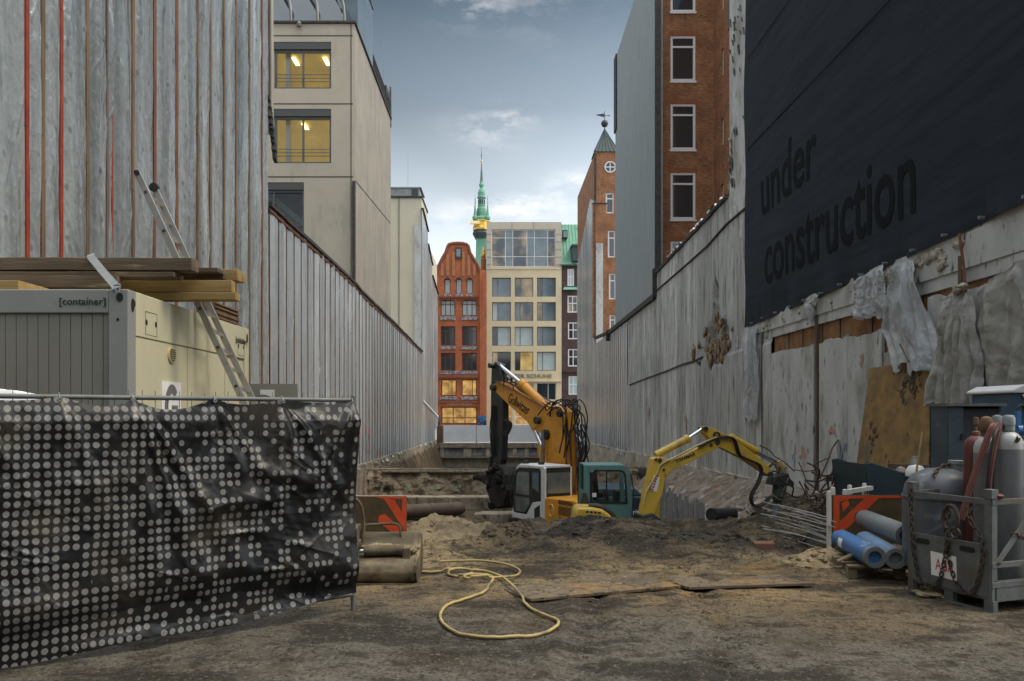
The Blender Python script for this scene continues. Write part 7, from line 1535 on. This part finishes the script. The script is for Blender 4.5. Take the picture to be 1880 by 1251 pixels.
for y in (15.55, 17.0): track(mx, (2.1, y, -1.38), Vector((1, 0, 0)), Vector((0, 1, 0)), 2.3, .55, .36)
sw_ = MB(); sw_.prism([Vector(p)-rM*.2 for p in qs([(1172, 945), (1192, 940), (1212, 955), (1212, 985), (1170, 990)], qm)], rM*.4); sw_.build('swing_post', MT['ex_black'], mx, bev=.02)
# navy compressor behind the cab
nv = thing('compressor', (xx(1120, 18.5), 18.9, -2.4), 'dark navy compressor with white lettering behind the teal cab', 'compressor')
d0 = 18.5
MB().box((xx(1071, d0), d0, -2.0), (xx(1184, d0), d0+1.5, zz(912, d0))).build('body', MT['navy'], nv, bev=.05)
MB().prism([(xx(a, d0), d0+.05, zz(b2, d0)) for a, b2 in ((1072, 913), (1082, 897), (1168, 897), (1182, 912))], (0, 1.4, 0)).build('canopy', mat('navy_canopy', (.06, .09, .12), rough=.45), nv, bev=.04)
text('rit-', 'lettering', MT['white_frame'], nv, (xx(1162, d0), d0-.006, zz(946, d0)), U, (0, 0, 1), width=.19, height=.13, depth=.006, bold=.01)
MB().box((xx(1074, d0), d0-.012, zz(914, d0)), (xx(1180, d0), d0-.002, zz(911, d0))).build('trim', MT['galv'], nv)
gl_ = MB()
for k in range(6): gl_.box((xx(1084+k*2.3, d0), d0+.03, zz(903, d0)), (xx(1085.3+k*2.3, d0), d0+.06, zz(899.5, d0)))
gl_.build('vent', MT['black'], nv)
MB().cyl((xx(1092, d0), d0+.15, -2.45), (xx(1092, d0), d0+.35, -2.45), .3, None, 18).cyl((xx(1150, d0), d0+.15, -2.45), (xx(1150, d0), d0+.35, -2.45), .3, None, 18).cyl((xx(1092, d0), d0+1.1, -2.45), (xx(1092, d0), d0+1.3, -2.45), .3, None, 18).cyl((xx(1150, d0), d0+1.1, -2.45), (xx(1150, d0), d0+1.3, -2.45), .3, None, 18).each('wheel', MT['rubber'], nv)

# ================================================================ reinforcement steel on the right
rc = MB(); rr = random.Random(8)
ends = []
for k in range(11):
    a = P(rr.uniform(1395, 1428), 922+k*5.5, 12.6+rr.uniform(-.4, .6)); b2 = P(rr.uniform(1528, 1585), 958+k*6.2+rr.uniform(-3, 3), 11.0+rr.uniform(-.2, .5)); ends.append((a, b2)); m_ = (a+b2)/2+Vector((0, 0, rr.uniform(-.03, .06))); rc.tube(smooth_path([a, m_, b2], 6), .0115, 6)
for tt in (.15, .5, .82):
    rg = [a.lerp(b2, tt) for a, b2 in ends]; rc.tube(smooth_path(rg, 3), .007, 5)
tag(rc.build('rebar_bundle', MT['rebar']), 'bundle of straight grey reinforcing bars left of the orange marked plate on the right', 'rebar')
rt = MB()
for k in range(34):
    c = P(rr.gauss(1500, 26), rr.gauss(925, 24), rr.uniform(12.4, 13.6)); pts = [c]; dv = Vector((rr.gauss(0, 1), rr.gauss(0, .5), rr.gauss(0, .8))).normalized()
    for j in range(4): dv = (dv+Vector((rr.gauss(0, .5), rr.gauss(0, .3), rr.gauss(0, .5)))).normalized(); pts.append(pts[-1]+dv*rr.uniform(.12, .3))
    pts = [Vector((p.x, p.y, max(p.z, float(H(p.x, p.y))+.01))) for p in pts]; rt.tube(smooth_path(pts, 5), rr.choice((.009, .012, .014)), 5)
for l in (((1478, 882), (1500, 884), (1517, 878), (1528, 868), (1530, 858)), ((1490, 867), (1512, 874), (1530, 872), (1550, 874), (1554, 885), (1550, 896)), ((1505, 920), (1508, 900), (1520, 884), (1528, 868)), ((1512, 925), (1520, 905), (1520, 880)), ((1530, 858), (1530, 880), (1527, 890)), ((1477, 889), (1485, 900))):
    rt.tube(smooth_path([P(x, y, 12.9) for x, y in l], 6), .016, 6)
rt.obox(P(1522, 878, 12.9), (.04, 0, 0), (0, .02, 0), (0, 0, .055))
tag(rt.build('rebar_tangle', MT['rebar_rust']), 'tangle of bent rusty reinforcing bars by the right wall', 'rebar')
# white plastic posts round the right plate
dQ = 11.0
for i, (px, py, d, lab_) in enumerate(((1522, 901, 11.0, 'leftmost'), (1529, 894, 11.25, 'second from left'), (1551, 898, 11.3, 'short third'), (1560, 890, 11.5, 'rearmost tall fourth'), (1587, 887, 11.6, 'rightmost'))):
    o = MB().lathe([(.032, -.02), (.034, zz(py, d)-.05), (.030, zz(py, d)-.01), (.0, zz(py, d))], (xx(px, d), d, 0), 14).build('plastic_post', MT['white_plastic'], smooth=True); tag(o, lab_+' of the five white plastic posts by the right orange marked plate', 'post', 'white plastic posts by the right plate')
wr_ = MB(); wr_.bar(P(1556, 903, 11.35), P(1600, 896, 11.6), .06, .06); tag(wr_.build('plastic_rail', MT['white_plastic']), 'white plastic rail lying behind the right orange plate', 'rail')
rp2 = thing('steel_plate', (5.1, dQ, 0), 'dark steel plate with broad orange sprayed bands behind the blue gas cylinders', 'steel plate')
MB().box((xx(1529, dQ), dQ+.05, -.03), (xx(1705, dQ), dQ+.08, zz(910, dQ))).build('plate', MT['plate_olive'], rp2, bev=.004)
mark(rp2, [(1530, 910.5), (1700, 910.5), (1700, 914), (1562, 916), (1541, 922), (1541, 980), (1530, 980)], dQ+.048); mark(rp2, [(1541.5, 958), (1588, 914.5), (1614, 914.5), (1556, 970), (1541.5, 978)], dQ+.0475)
mark(rp2, [(1545, 924), (1556, 918), (1560, 926), (1548, 940)], dQ+.0472, 'orange_paint')
# navy loader scoop
sc_ = thing('loader_scoop', (5.6, 11.9, 0), 'dark navy loader scoop with raised pointed corner behind the orange plate', 'bucket')
d0 = 11.7
sp2 = [(1590, 852), (1600, 850), (1690, 878), (1700, 905), (1690, 912), (1598, 912), (1594, 890)]
MB().prism([(xx(a, d0), d0, zz(b2, d0)) for a, b2 in sp2], (0, .03, 0)).build('side_plate', mat('scoop_navy', (.022, .04, .05), (.03, .05, .06), s=3, rough=.5), sc_, bev=.006)
MB().prism([(xx(a, d0), d0+1.2, zz(b2, d0)) for a, b2 in sp2], (0, .03, 0)).build('side_plate', bpy.data.materials['scoop_navy'], sc_, bev=.006)
MB().add([(xx(1592, d0), d0+.03, zz(853, d0)), (xx(1592, d0), d0+1.2, zz(853, d0)), (xx(1600, d0), d0+1.2, .0), (xx(1600, d0), d0+.03, 0)], [(0, 1, 2, 3)]).add([(xx(1600, d0), d0+.03, 0.0), (xx(1600, d0), d0+1.2, 0.0), (xx(1700, d0), d0+1.2, .02), (xx(1700, d0), d0+.03, .02)], [(0, 1, 2, 3)]).build('shell', bpy.data.materials['scoop_navy'], sc_, solid=.02)
MB().box((xx(1598, d0), d0+.005, 0), (xx(1700, d0), d0+.03, zz(911, d0))).build('lower_plate', bpy.data.materials['scoop_navy'], sc_)
bt = MB().bar(P(1630, 856, 12.6), P(1740, 858, 12.2), .12, .08); tag(bt.build('timber_beam', MT['plank_grey'], bev=.005), 'grey timber lying behind the navy scoop and white helmet', 'timber')
tag(MB().lathe([(.13, -.02), (.135, .0), (.125, .07), (.09, .125), (0, .145)], P(1681, 872, 11.2), 18).build('helmet', MT['sign_white'], smooth=True), 'white round helmet behind the tank', 'helmet')
tag(MB().cyl(P(1681, 877, 10.8), P(1693, 793, 10.9), .016, .014, 8).build('wooden_stick', MT['plank_new']), 'thin wooden stick standing upright by the tank', 'stick')
tag(MB().lathe([(.06, -.12), (.06, .05), (.04, .09), (.04, .13), (.0, .14)], P(1679, 855, 11.6), 12).build('bottle', MT['galv'], smooth=True), 'small grey bottle beside the wooden stick', 'bottle')
tag(MB().lathe([(.07, -.10), (.08, 0), (.05, .06), (0, .08)], P(1654, 866, 11.9), 12).build('stone_lump', MT['rubble'], smooth=True), 'pale stone lump on the navy scoop', 'stone')
# leaning rust plate
lp_ = thing('steel_plate', (9.2, 18.7, 0), 'large orange rust steel plate leaning on the right wall', 'steel plate')
c1, c2, c3, c4 = Vector((9.06, 20.4, 0)), Vector((9.06, 16.95, 0)), Vector((9.76, 17.8, zz(655, 17.8))), Vector((9.76, 20.96, zz(677, 20.96)))
nn_ = (c2-c1).cross(c4-c1).normalized(); MB().prism([c1, c2, c3, c4], -nn_*.04 if nn_.x < 0 else nn_*.04).build('plate', MT['rust_plate'], lp_, bev=.006)
nf = nn_ if nn_.x < 0 else -nn_
def on_plate(s_, t_): return c1.lerp(c2, s_).lerp(c4.lerp(c3, s_), t_)+nf*.004
md = MB(); rr2 = random.Random(4)
for k in range(60): p = on_plate(min(.95, max(.3, rr2.gauss(.66, .07))), min(.97, max(.6, rr2.gauss(.84, .07)))); r_ = rr2.uniform(.02, .08); md.lump(p, r_*.9, (.45, 1, 1.2), 9)
for k in range(16): p = on_plate(rr2.gauss(.2, .04), rr2.gauss(.42, .06)); r_ = rr2.uniform(.02, .07); md.lump(p, r_*.9, (.4, 1, 1.3), 9)
md.build('mud', MT['mud'], lp_)
dh = MB()
for (s_, t_, r_) in ((.42, .93, .06), (.45, .28, .05), (.72, .45, .045), (.5, .24, .04)):
    p = on_plate(s_, t_); dh.prism([p+(c2-c1).normalized()*r_*.7*math.cos(a)+(c4-c1).normalized()*r_*math.sin(a) for a in np.linspace(0, 6.28, 12, False)], nf*.003)
dh.build('hole', MT['dark_trim'], lp_)
tag(MB().cyl(P(1652, 632, 18.9), P(1668, 664, 18.3), .02, None, 6).build('wooden_stick', MT['plank_grey']), 'short stick poking from the torn plastic onto the rusty plate', 'stick')
# ================================================================ gas cylinders, pallet, rack
def cyl_upright(label, c, r_, h_, body, top, cap, capm, split=.80, group='gas cylinders in the rack'):
    t_ = thing('gas_cylinder', c, label, 'gas cylinder', group); hs_ = h_*split
    MB().lathe([(r_*.9, 0), (r_, .02), (r_, hs_)], c, 28).build('body', MT[body], t_, smooth=True)
    sh = [(r_, hs_+.001), (r_, hs_+.05)]+[(r_*math.cos(a)*.98+.0, hs_+.05+r_*1.05*math.sin(a)) for a in np.linspace(.15, 1.25, 7)]+[(r_*.36, hs_+.05+r_*1.06)]
    MB().lathe(sh, c, 28).build('shoulder', MT[top], t_, smooth=True); zt = hs_+.05+r_*1.06
    if cap == 'cap': MB().lathe([(r_*.42, zt), (r_*.42, zt+.05), (r_*.46, zt+.055), (r_*.46, h_-.03), (r_*.36, h_-.006), (r_*.1, h_)], c, 20).build('valve_cap', MT[capm], t_, smooth=True)
    elif cap == 'dome': MB().lathe([(r_*.4, zt), (r_*.4, zt+.03), (r_*.55, zt+.05), (r_*.6, h_-.07), (r_*.4, h_-.015), (.01, h_)], c, 18).build('valve_cap', MT[capm], t_, smooth=True)
    else: MB().lathe([(r_*.34, zt), (r_*.34, zt+.03), (r_*.12, zt+.04), (r_*.12, zt+.10), (r_*.22, zt+.11), (r_*.22, h_), (.005, h_+.004)], c, 14).build('valve', MT[capm], t_, smooth=True)
    return t_
z0 = .16
c_b = Vector((xx(1852, 7.95), 7.95, z0)); big = cyl_upright('large grey gas cylinder with white shoulder and steel cap, front right of the rack', c_b, .128, 1.73, 'cyl_grey', 'cyl_white', 'cap', 'galv')
MB().prism([c_b+Vector((.128*math.sin(a)*.985, -.128*math.cos(a)*.985, z_)) for a, z_ in ((-.2, 1.46), (.05, 1.455), (.25, 1.47), (.32, 1.50), (.12, 1.50), (.0, 1.525))], (0, -.004, 0)).build('bird_emblem', MT['ink'], big)
cyl_upright('grey gas cylinder with white shoulder and brown cap beside the maroon cylinder', Vector((xx(1811, 8.15), 8.15, z0)), .118, 1.715, 'cyl_grey', 'cyl_white', 'dome', 'cap_rust', .78)
cyl_upright('maroon gas cylinder with open valve standing left in the rack', Vector((xx(1792, 8.42), 8.42, z0)), .118, 1.70, 'cyl_red', 'cyl_red', 'valve', 'cap_rust', .79)
cyl_upright('rear grey gas cylinder with dull cap between the two white shouldered ones', Vector((xx(1831, 8.55), 8.55, z0)), .118, 1.73, 'cyl_grey', 'cyl_white', 'dome', 'cyl_grey', .78)
cyl_upright('gas cylinder at the far right picture edge beside the large grey one', Vector((xx(1884, 8.3), 8.3, z0)), .118, 1.66, 'cyl_grey', 'cyl_white', 'valve', 'cap_rust', .78)
# tank
tk = thing('pressure_tank', Vector((xx(1727, 8.85), 8.85, .17)), 'squat grey pressure tank with domed top inside the rack', 'tank')
ct = Vector((xx(1727, 8.85), 8.85, .17)); MB().lathe([(.34, 0), (.385, .03), (.39, .80), (.36, .94), (.28, 1.05), (.15, 1.115), (0, 1.13)], ct, 36).build('body', MT['tank'], tk, smooth=True)
MB().lathe([(.392, .78), (.398, .79), (.398, .81), (.392, .82)], ct, 36).build('rib', MT['tank'], tk, smooth=True)
MB().lathe([(.085, 0), (.085, .10), (.095, .11), (.095, .15), (0, .155)], ct+Vector((.16, -.05, 1.06)), 18).build('filler_neck', MT['galv'], tk, smooth=True)
# rack
A_ = Vector((4.32, 8.40, 0)); B_ = Vector((4.64, 7.49, 0)); ab = (B_-A_); LA = ab.length; ab.normalize(); bc = Vector((-ab.y, ab.x, 0)); 
if bc.x < 0: bc = -bc
rk = thing('cylinder_rack', A_+ab*LA/2+bc*.5, 'galvanised transport rack holding gas cylinders and a grey tank', 'rack')
Wd = 1.05; RT = 1.09; C_, D_ = B_+bc*Wd, A_+bc*Wd; zv = Vector((0, 0, 1))
po_ = MB()
for c, sx in ((A_, (1, 1)), (B_, (-1, 1)), (C_, (-1, -1)), (D_, (1, -1))):
    po_.obox(c+ab*.035*sx[0]+zv*(RT/2), ab*.035, bc*.006, zv*RT/2); po_.obox(c+bc*.035*sx[1]+zv*(RT/2), ab*.006, bc*.035, zv*(RT/2-.003)); po_.obox(c+ab*.03*sx[0]+bc*.03*sx[1]+zv*(RT+.045), ab*.045, bc*.045, zv*.045)
po_.each('post', MT['galv_old'], rk, bev=.004)
rl_ = MB()
for (a, b2, z) in ((A_, B_, RT-.03), (B_, C_, RT-.03), (C_, D_, RT-.03), (D_, A_, RT-.03), (B_, C_, .46), (C_, D_, .46), (B_, C_, .27)): rl_.bar(a+zv*z, b2+zv*z, .02, .055)
rl_.each('rail', MT['galv_old'], rk, bev=.003)
pn2 = MB(); pn2.obox((A_+B_)/2-bc*.004+zv*.40, ab*(LA/2-.035), bc*.006, zv*.25); pn2.build('front_panel', MT['galv_old'], rk)
pn2 = MB(); pn2.obox((B_+C_)/2+zv*.21, bc*(Wd/2-.035), ab*.006, zv*.10); pn2.build('side_panel', MT['galv_old'], rk)
sl2 = MB()
for k in (.20, .74): 
    c = A_+ab*LA*k-bc*.011+zv*.575; pts = [c+ab*(.058*(1 if math.cos(a) > 0 else -1)+.028*math.cos(a))+zv*.028*math.sin(a) for a in np.linspace(0, 2*math.pi, 18, False)]; sl2.prism(pts, -bc*.003)
sl2.each('hand_hole', MT['black'], rk)
bm = MB(); bm.obox((A_+C_)/2+zv*.135, ab*(LA/2-.01), bc*(Wd/2-.01), zv*.015)
for k in (.04, .5, .96): c = A_+ab*LA*k; bm.obox(c+bc*.04+zv*.06, ab*.05, bc*.03, zv*.06); bm.obox(c+bc*(Wd-.04)+zv*.06, ab*.05, bc*.03, zv*.06)
bm.obox((A_+B_)/2+bc*.02+zv*.012, ab*LA/2, bc*.03, zv*.010); bm.build('base', MT['galv_old'], rk)
dg = MB(); dg.bar(B_+bc*.06+zv*.46, B_+bc*.62+zv*(RT-.05), .02, .045); dg.bar(A_+ab*.1+bc*.1+zv*.62, A_+ab*.55+bc*.4+zv*1.0, .012, .03); dg.each('brace', MT['galv_old'], rk)
gsg = thing('sign', A_+ab*LA*.45-bc*.015+zv*.30, 'small white sign with red letters on the rack front', 'sign'); cs = A_+ab*LA*.47-bc*.013+zv*.37
sgb = MB().prism([cs-ab*.15-zv*.12, cs+ab*.15-zv*.13, cs+ab*.14+zv*.11, cs-ab*.16+zv*.12], -bc*.003).build('board', MT['sign_white'], gsg)
text('AGA', 'lettering', MT['sign_red'], gsg, cs-ab*.10-zv*.06-bc*.0045, ab, (0, 0, 1), width=.21, height=.12, depth=.002)
sd2 = MB()
for k in range(10): sd2.lump(A_+ab*(.02+.05*k)+bc*random.uniform(.0, .15)+zv*.02, random.uniform(.05, .10), (1.3, 1.2, .5), 11)
tag(sd2.build('sand_pile', heap_sand, smooth=True), 'spilled sand under the left foot of the cylinder rack', 'sand')
# chains on the rack
def chain(pts, pitch=.052, r_=.0075, lw_=.021, label=None, name='chain'):
    pts = smooth_path(pts, 24); acc = [0]
    for a, b2 in zip(pts[:-1], pts[1:]): acc.append(acc[-1]+(b2-a).length)
    n = int(acc[-1]/pitch); mb = MB(); j = 0
    for k in range(n):
        s_ = k*pitch
        while acc[j+1] < s_: j += 1
        p = pts[j].lerp(pts[j+1], (s_-acc[j])/(acc[j+1]-acc[j])); d_ = (pts[min(j+2, len(pts)-1)]-pts[max(j-1, 0)]).normalized(); s1 = d_.cross(bc).normalized() if abs(d_.dot(bc)) < .95 else d_.orthogonal(); s2 = d_.cross(s1); sd_ = s1 if k % 2 else s2
        L2 = pitch*.62; mb.tube([p+d_*(L2*math.cos(a))+sd_*lw_*math.sin(a) for a in np.linspace(0, 2*math.pi, 8, False)], r_, 5, closed=True)
    o = mb.build(name, MT['chain']); return tag(o, label, 'chain', 'chains on the rack')
q2 = lambda k, z, o=.028: A_+ab*LA*k-bc*o+zv*z
chain([q2(.05, 1.08), q2(.07, .8), q2(.10, .45), q2(.18, .17), q2(.30, .11), q2(.42, .20), q2(.50, .48), q2(.52, .66)], label='left rusty chain hanging in a loop on the rack front')
chain([q2(.52, .66), q2(.54, .48), q2(.60, .28), q2(.70, .17), q2(.80, .16), q2(.88, .30), q2(.93, .55), q2(.90, .72), q2(.80, .85), q2(.74, 1.02)], label='right rusty chain hanging in a loop on the rack front')
chain([q2(.52, .66), q2(.50, .78), q2(.54, .90), q2(.55, 1.04)], label='short rusty chain at the middle of the rack top rail')
chain([ct+Vector((-.20, -.22, 1.06)), ct+Vector((-.08, -.12, 1.13)), ct+Vector((.05, -.05, 1.16)), ct+Vector((.12, .02, 1.17))], label='rusty chain lying over the domed tank top')
chain([B_+bc*.30+zv*.74, B_+bc*.45+zv*.70, B_+bc*.7+zv*.72], label='chain around the front right gas cylinder')
shk = MB(); c = q2(.58, .86, .05)
shk.tube([c+ab*.085*math.cos(a)+zv*(.13*math.sin(a)) for a in np.linspace(-.9, 4.1, 18)], .018, 8); shk.tube([c+ab*.05-zv*.14+ab*.055*math.cos(a)+zv*.05*math.sin(a) for a in np.linspace(0, 6.28, 14, False)], .014, 7, closed=True); tag(shk.build('lifting_hook', MT['chain'], smooth=True), 'large rusty lifting hook hanging with the chains on the rack', 'hook')
rdk = MB().lathe([(.02, 0), (.055, .01), (.06, .03), (.04, .045), (0, .05)], B_+bc*.10-ab*.02+zv*1.09, 14); tag(rdk.build('red_cap', MT['cyl_red'], smooth=True), 'small red cap lying on the rack corner', 'cap')
# gas hoses slung over the cylinders
hr = MB()
for k in range(7):
    o_ = Vector((.016*k-.04, -.012*(k % 3), .008*(k % 2)))
    pts = [P(1768, 955, 8.0), P(1785, 895, 7.98), P(1805, 835, 7.97), P(1818, 800, 7.97), P(1826, 782, 7.98), P(1832, 779, 8.05)] if k < 3 else [P(1806, 915, 7.9), P(1812, 860, 7.9), P(1820, 815, 7.92), P(1828, 784, 7.96), P(1834, 779, 8.05)]
    hr.tube(smooth_path([p+o_ for p in pts], 6), .012, 7)
tag(hr.build('gas_hose', MT['hose_red'], smooth=True), 'faded red gas hoses slung over the cylinders in the rack', 'hose')
kh = MB().tube(smooth_path([p for p in (P(1837, 780, 8.0), P(1826, 800, 7.86), P(1816, 850, 7.86), P(1812, 905, 7.88))], 6), .014, 7); tag(kh.build('gas_hose', MT['rubber'], smooth=True), 'single black gas hose hanging beside the red ones', 'hose')
# cabinet
cbn = thing('electric_cabinet', (xx(1790, 9.9), 10.1, 0), 'blue grey electric cabinet with open dark front behind the tank', 'cabinet')
d0 = 9.8; x0, x1 = xx(1739, d0), xx(1838, d0); zt_ = zz(746, d0)
cbm = MB(); cbm.box((x0, d0, .5), (x0+.03, d0+.4, zt_)); cbm.box((x1-.03, d0, .5), (x1, d0+.4, zt_)); cbm.box((x0, d0+.38, .5), (x1, d0+.4, zt_)); cbm.box((x0, d0, .5), (x1, d0+.4, .55)); cbm.build('body', MT['cabinet'], cbn)
MB().box((x0-.02, d0-.05, zt_), (x1+.04, d0+.45, zt_+.035)).build('roof', MT['galv_old'], cbn)
MB().box((x0+.002, d0-.02, .55), (x0+.19, d0-.003, zt_-.01)).build('door', MT['cabinet'], cbn, bev=.004)
MB().box((x0+.195, d0+.01, .55), (x1-.035, d0+.02, zt_-.03)).build('inner_panel', mat('dark_inner_panel', (.014, .017, .02), (.03, .035, .04), s=6, rough=.6), cbn)
MB().box((x0+.155, d0-.04, zt_-.42), (x0+.175, d0-.021, zt_-.34)).build('handle', MT['black'], cbn)
MB().box((x0+.05, d0+.05, 0), (x0+.12, d0+.12, .5)).box((x1-.12, d0+.05, 0), (x1-.05, d0+.12, .5)).each('leg', MT['galv_old'], cbn)
# portable toilet
pt = thing('portable_toilet', (xx(1905, 12.2), 12.6, 0), 'blue portable toilet with white roof at the right picture edge', 'toilet cabin')
d0 = 12.0; x0 = xx(1862, d0); zt_ = zz(722, d0)
MB().box((x0, d0, .05), (x0+1.1, d0+1.1, zt_)).build('cabin', MT['toilet_blue'], pt, bev=.02)
MB().prism([(x0-.05, d0-.04, zt_), (x0-.05, d0-.04, zt_+.05), (x0+.12, d0-.04, zt_+.13), (x0+1.0, d0-.04, zt_+.14), (x0+1.15, d0-.04, zt_+.05), (x0+1.15, d0-.04, zt_)], (0, 1.2, 0)).build('roof', MT['white_frame'], pt, bev=.02)
MB().box((x0+.12, d0-.015, .12), (x0+.95, d0-.002, zt_-.12)).build('door', MT['toilet_blue'], pt, bev=.006)
MB().prism([(x0+.10, d0-.02, zt_-.02), (x0+.22, d0-.02, zt_-.02), (x0+.22, d0-.02, zt_-.14), (x0+.17, d0-.02, zt_-.13)], (0, -.01, 0)).build('label', MT['white_frame'], pt)
vl = MB().tube(smooth_path([P(1862, 800, 9.2), P(1864, 760, 9.2), P(1872, 745, 9.2), P(1880, 748, 9.2), P(1884, 770, 9.2)], 6), .016, 8); tag(vl.build('black_hose', MT['rubber'], smooth=True), 'thick black hose arching in front of the portable toilet', 'hose')
vb_ = MB(); c = P(1874, 790, 9.0); vb_.cyl(c-Vector((.05, 0, 0)), c+Vector((.12, 0, 0)), .06, None, 14); vb_.cyl(c+Vector((0, 0, -1.72)), c, .03, None, 10); vb_.box(c+Vector((-.06, -.03, .04)), c+Vector((-.01, .03, .22))); vb_.lathe([(.25, -1.71), (.25, -1.68), (.03, -1.66)], c, 14)
tag(vb_.build('valve_stand', MT['cyl_blue'], smooth=True), 'blue valve on a stand at the right picture edge', 'valve')
# pallet with three lying cylinders
pa = thing('pallet', (4.6, 9.7, 0), 'wooden pallet under the blue gas cylinders', 'pallet')
yaw = R(-7); ca, sa = math.cos(yaw), math.sin(yaw); pc0 = Vector((4.65, 9.65, 0)); W2 = lambda x, y, z: pc0+Vector((x*ca-y*sa, x*sa+y*ca, z)); ux, uy = Vector((ca, sa, 0)), Vector((-sa, ca, 0))
for k in range(5): MB().obox(W2(0, -.55+k*.275, .132), ux*.58, uy*.06, zv*.011).build('deck_board', MT['pallet'], pa)
for x in (-.53, 0, .53):
    MB().obox(W2(x, 0, .011), ux*.05, uy*.6, zv*.011).build('skid', MT['pallet'], pa)
    for y in (-.53, 0, .53): MB().obox(W2(x, y, .071), ux*.05, uy*.06, zv*.047).build('block', MT['pallet'], pa)
MB().obox(W2(-.5, -.25, .18), (ux*.10+zv*.05), uy*.05, zv*.012).build('wedge', MT['pallet'], pa)
def cyl_lying(label, a, b2, r_, body, inner, label_patch=False):
    a, b2 = Vector(a), Vector(b2); d_ = (b2-a); ln_ = d_.length; d_.normalize()      # a = open foot nearest the viewer
    t_ = thing('gas_cylinder', a, label, 'gas cylinder', 'gas cylinders lying on the pallet')
    MB().lathe([(r_*.98, .06), (r_, .07), (r_, ln_-.14), (r_*.9, ln_-.06), (r_*.62, ln_)], a, 30, axis=d_).build('body', MT[body], t_, smooth=True)
    MB().lathe([(r_*.58, .05), (r_*.60, .0), (r_*.97, .0), (r_*1.0, .02), (r_*1.0, .069)], a, 30, axis=d_).build('foot_ring', MT['cyl_grey'], t_, smooth=True)
    MB().lathe([(r_*.58, .048), (r_*.2, .07), (0.0, .075)], a, 24, axis=d_).build('base', MT[inner], t_, smooth=True)
    MB().lathe([(r_*.66, ln_-.02), (r_*.72, ln_-.01), (r_*.72, ln_+.05), (r_*.5, ln_+.055)], a, 24, axis=d_).build('collar', MT[inner], t_, smooth=True)
    if label_patch:
        q0 = a+d_*(ln_*.62); sd_ = d_.cross(zv).normalized(); rows = []
        for al in np.linspace(-.55, .35, 8): rows.append([q0+(-sd_*math.cos(al)*-1 if False else sd_*-math.cos(al+.2)*1)*r_*1.004+zv*math.sin(al+.2)*r_*1.004, q0+d_*.16+sd_*-math.cos(al+.2)*r_*1.004+zv*math.sin(al+.2)*r_*1.004])
        MB().grid(np.array([[tuple(p) for p in r2] for r2 in rows])).build('paper_label', MT['sign_white'], t_)
zt0 = .145
cyl_lying('bright blue gas cylinder lying on the pallet, front left with a white label', G(1607, 1024, zt0+.125)+Vector((0, 0, 0)), G(1541, 988, zt0+.125), .125, 'cyl_blue', 'cyl_blue', True)
cyl_lying('faded blue gas cylinder lying on the pallet next to the bright blue one', G(1645, 1026, zt0+.12), G(1585, 990, zt0+.12), .120, 'cyl_blue2', 'cyl_grey')
cyl_lying('grey gas cylinder lying on top of the two blue ones', G(1664, 983, zt0+.345), G(1583, 951, zt0+.345), .122, 'cyl_grey', 'black')
# loose timber in front of the road plates and bits
tag(MB().bar(G(1262, 1083.5)+Vector((0, -.03, .03)), G(1492, 1075.5)+Vector((0, -.03, .03)), .06, .03).build('timber_board', MT['plank_grey'], bev=.004), 'grey board lying along the edge of the second road plate', 'timber')
tag(MB().obox(P(1402, 1002, 11.0), (.14, 0, 0), (0, .06, .01), (0, 0, .05)).build('brick', MT['brick_bit'], bev=.01), 'single red brick beside the black soil heap', 'brick')
pipe2 = MB().cyl(P(1306, 945, 16), P(1345, 944, 16.6), .13, None, 16); tag(pipe2.build('pipe_stub', MT['ex_black'], smooth=True), 'short black pipe stub by the rubble bank', 'pipe')
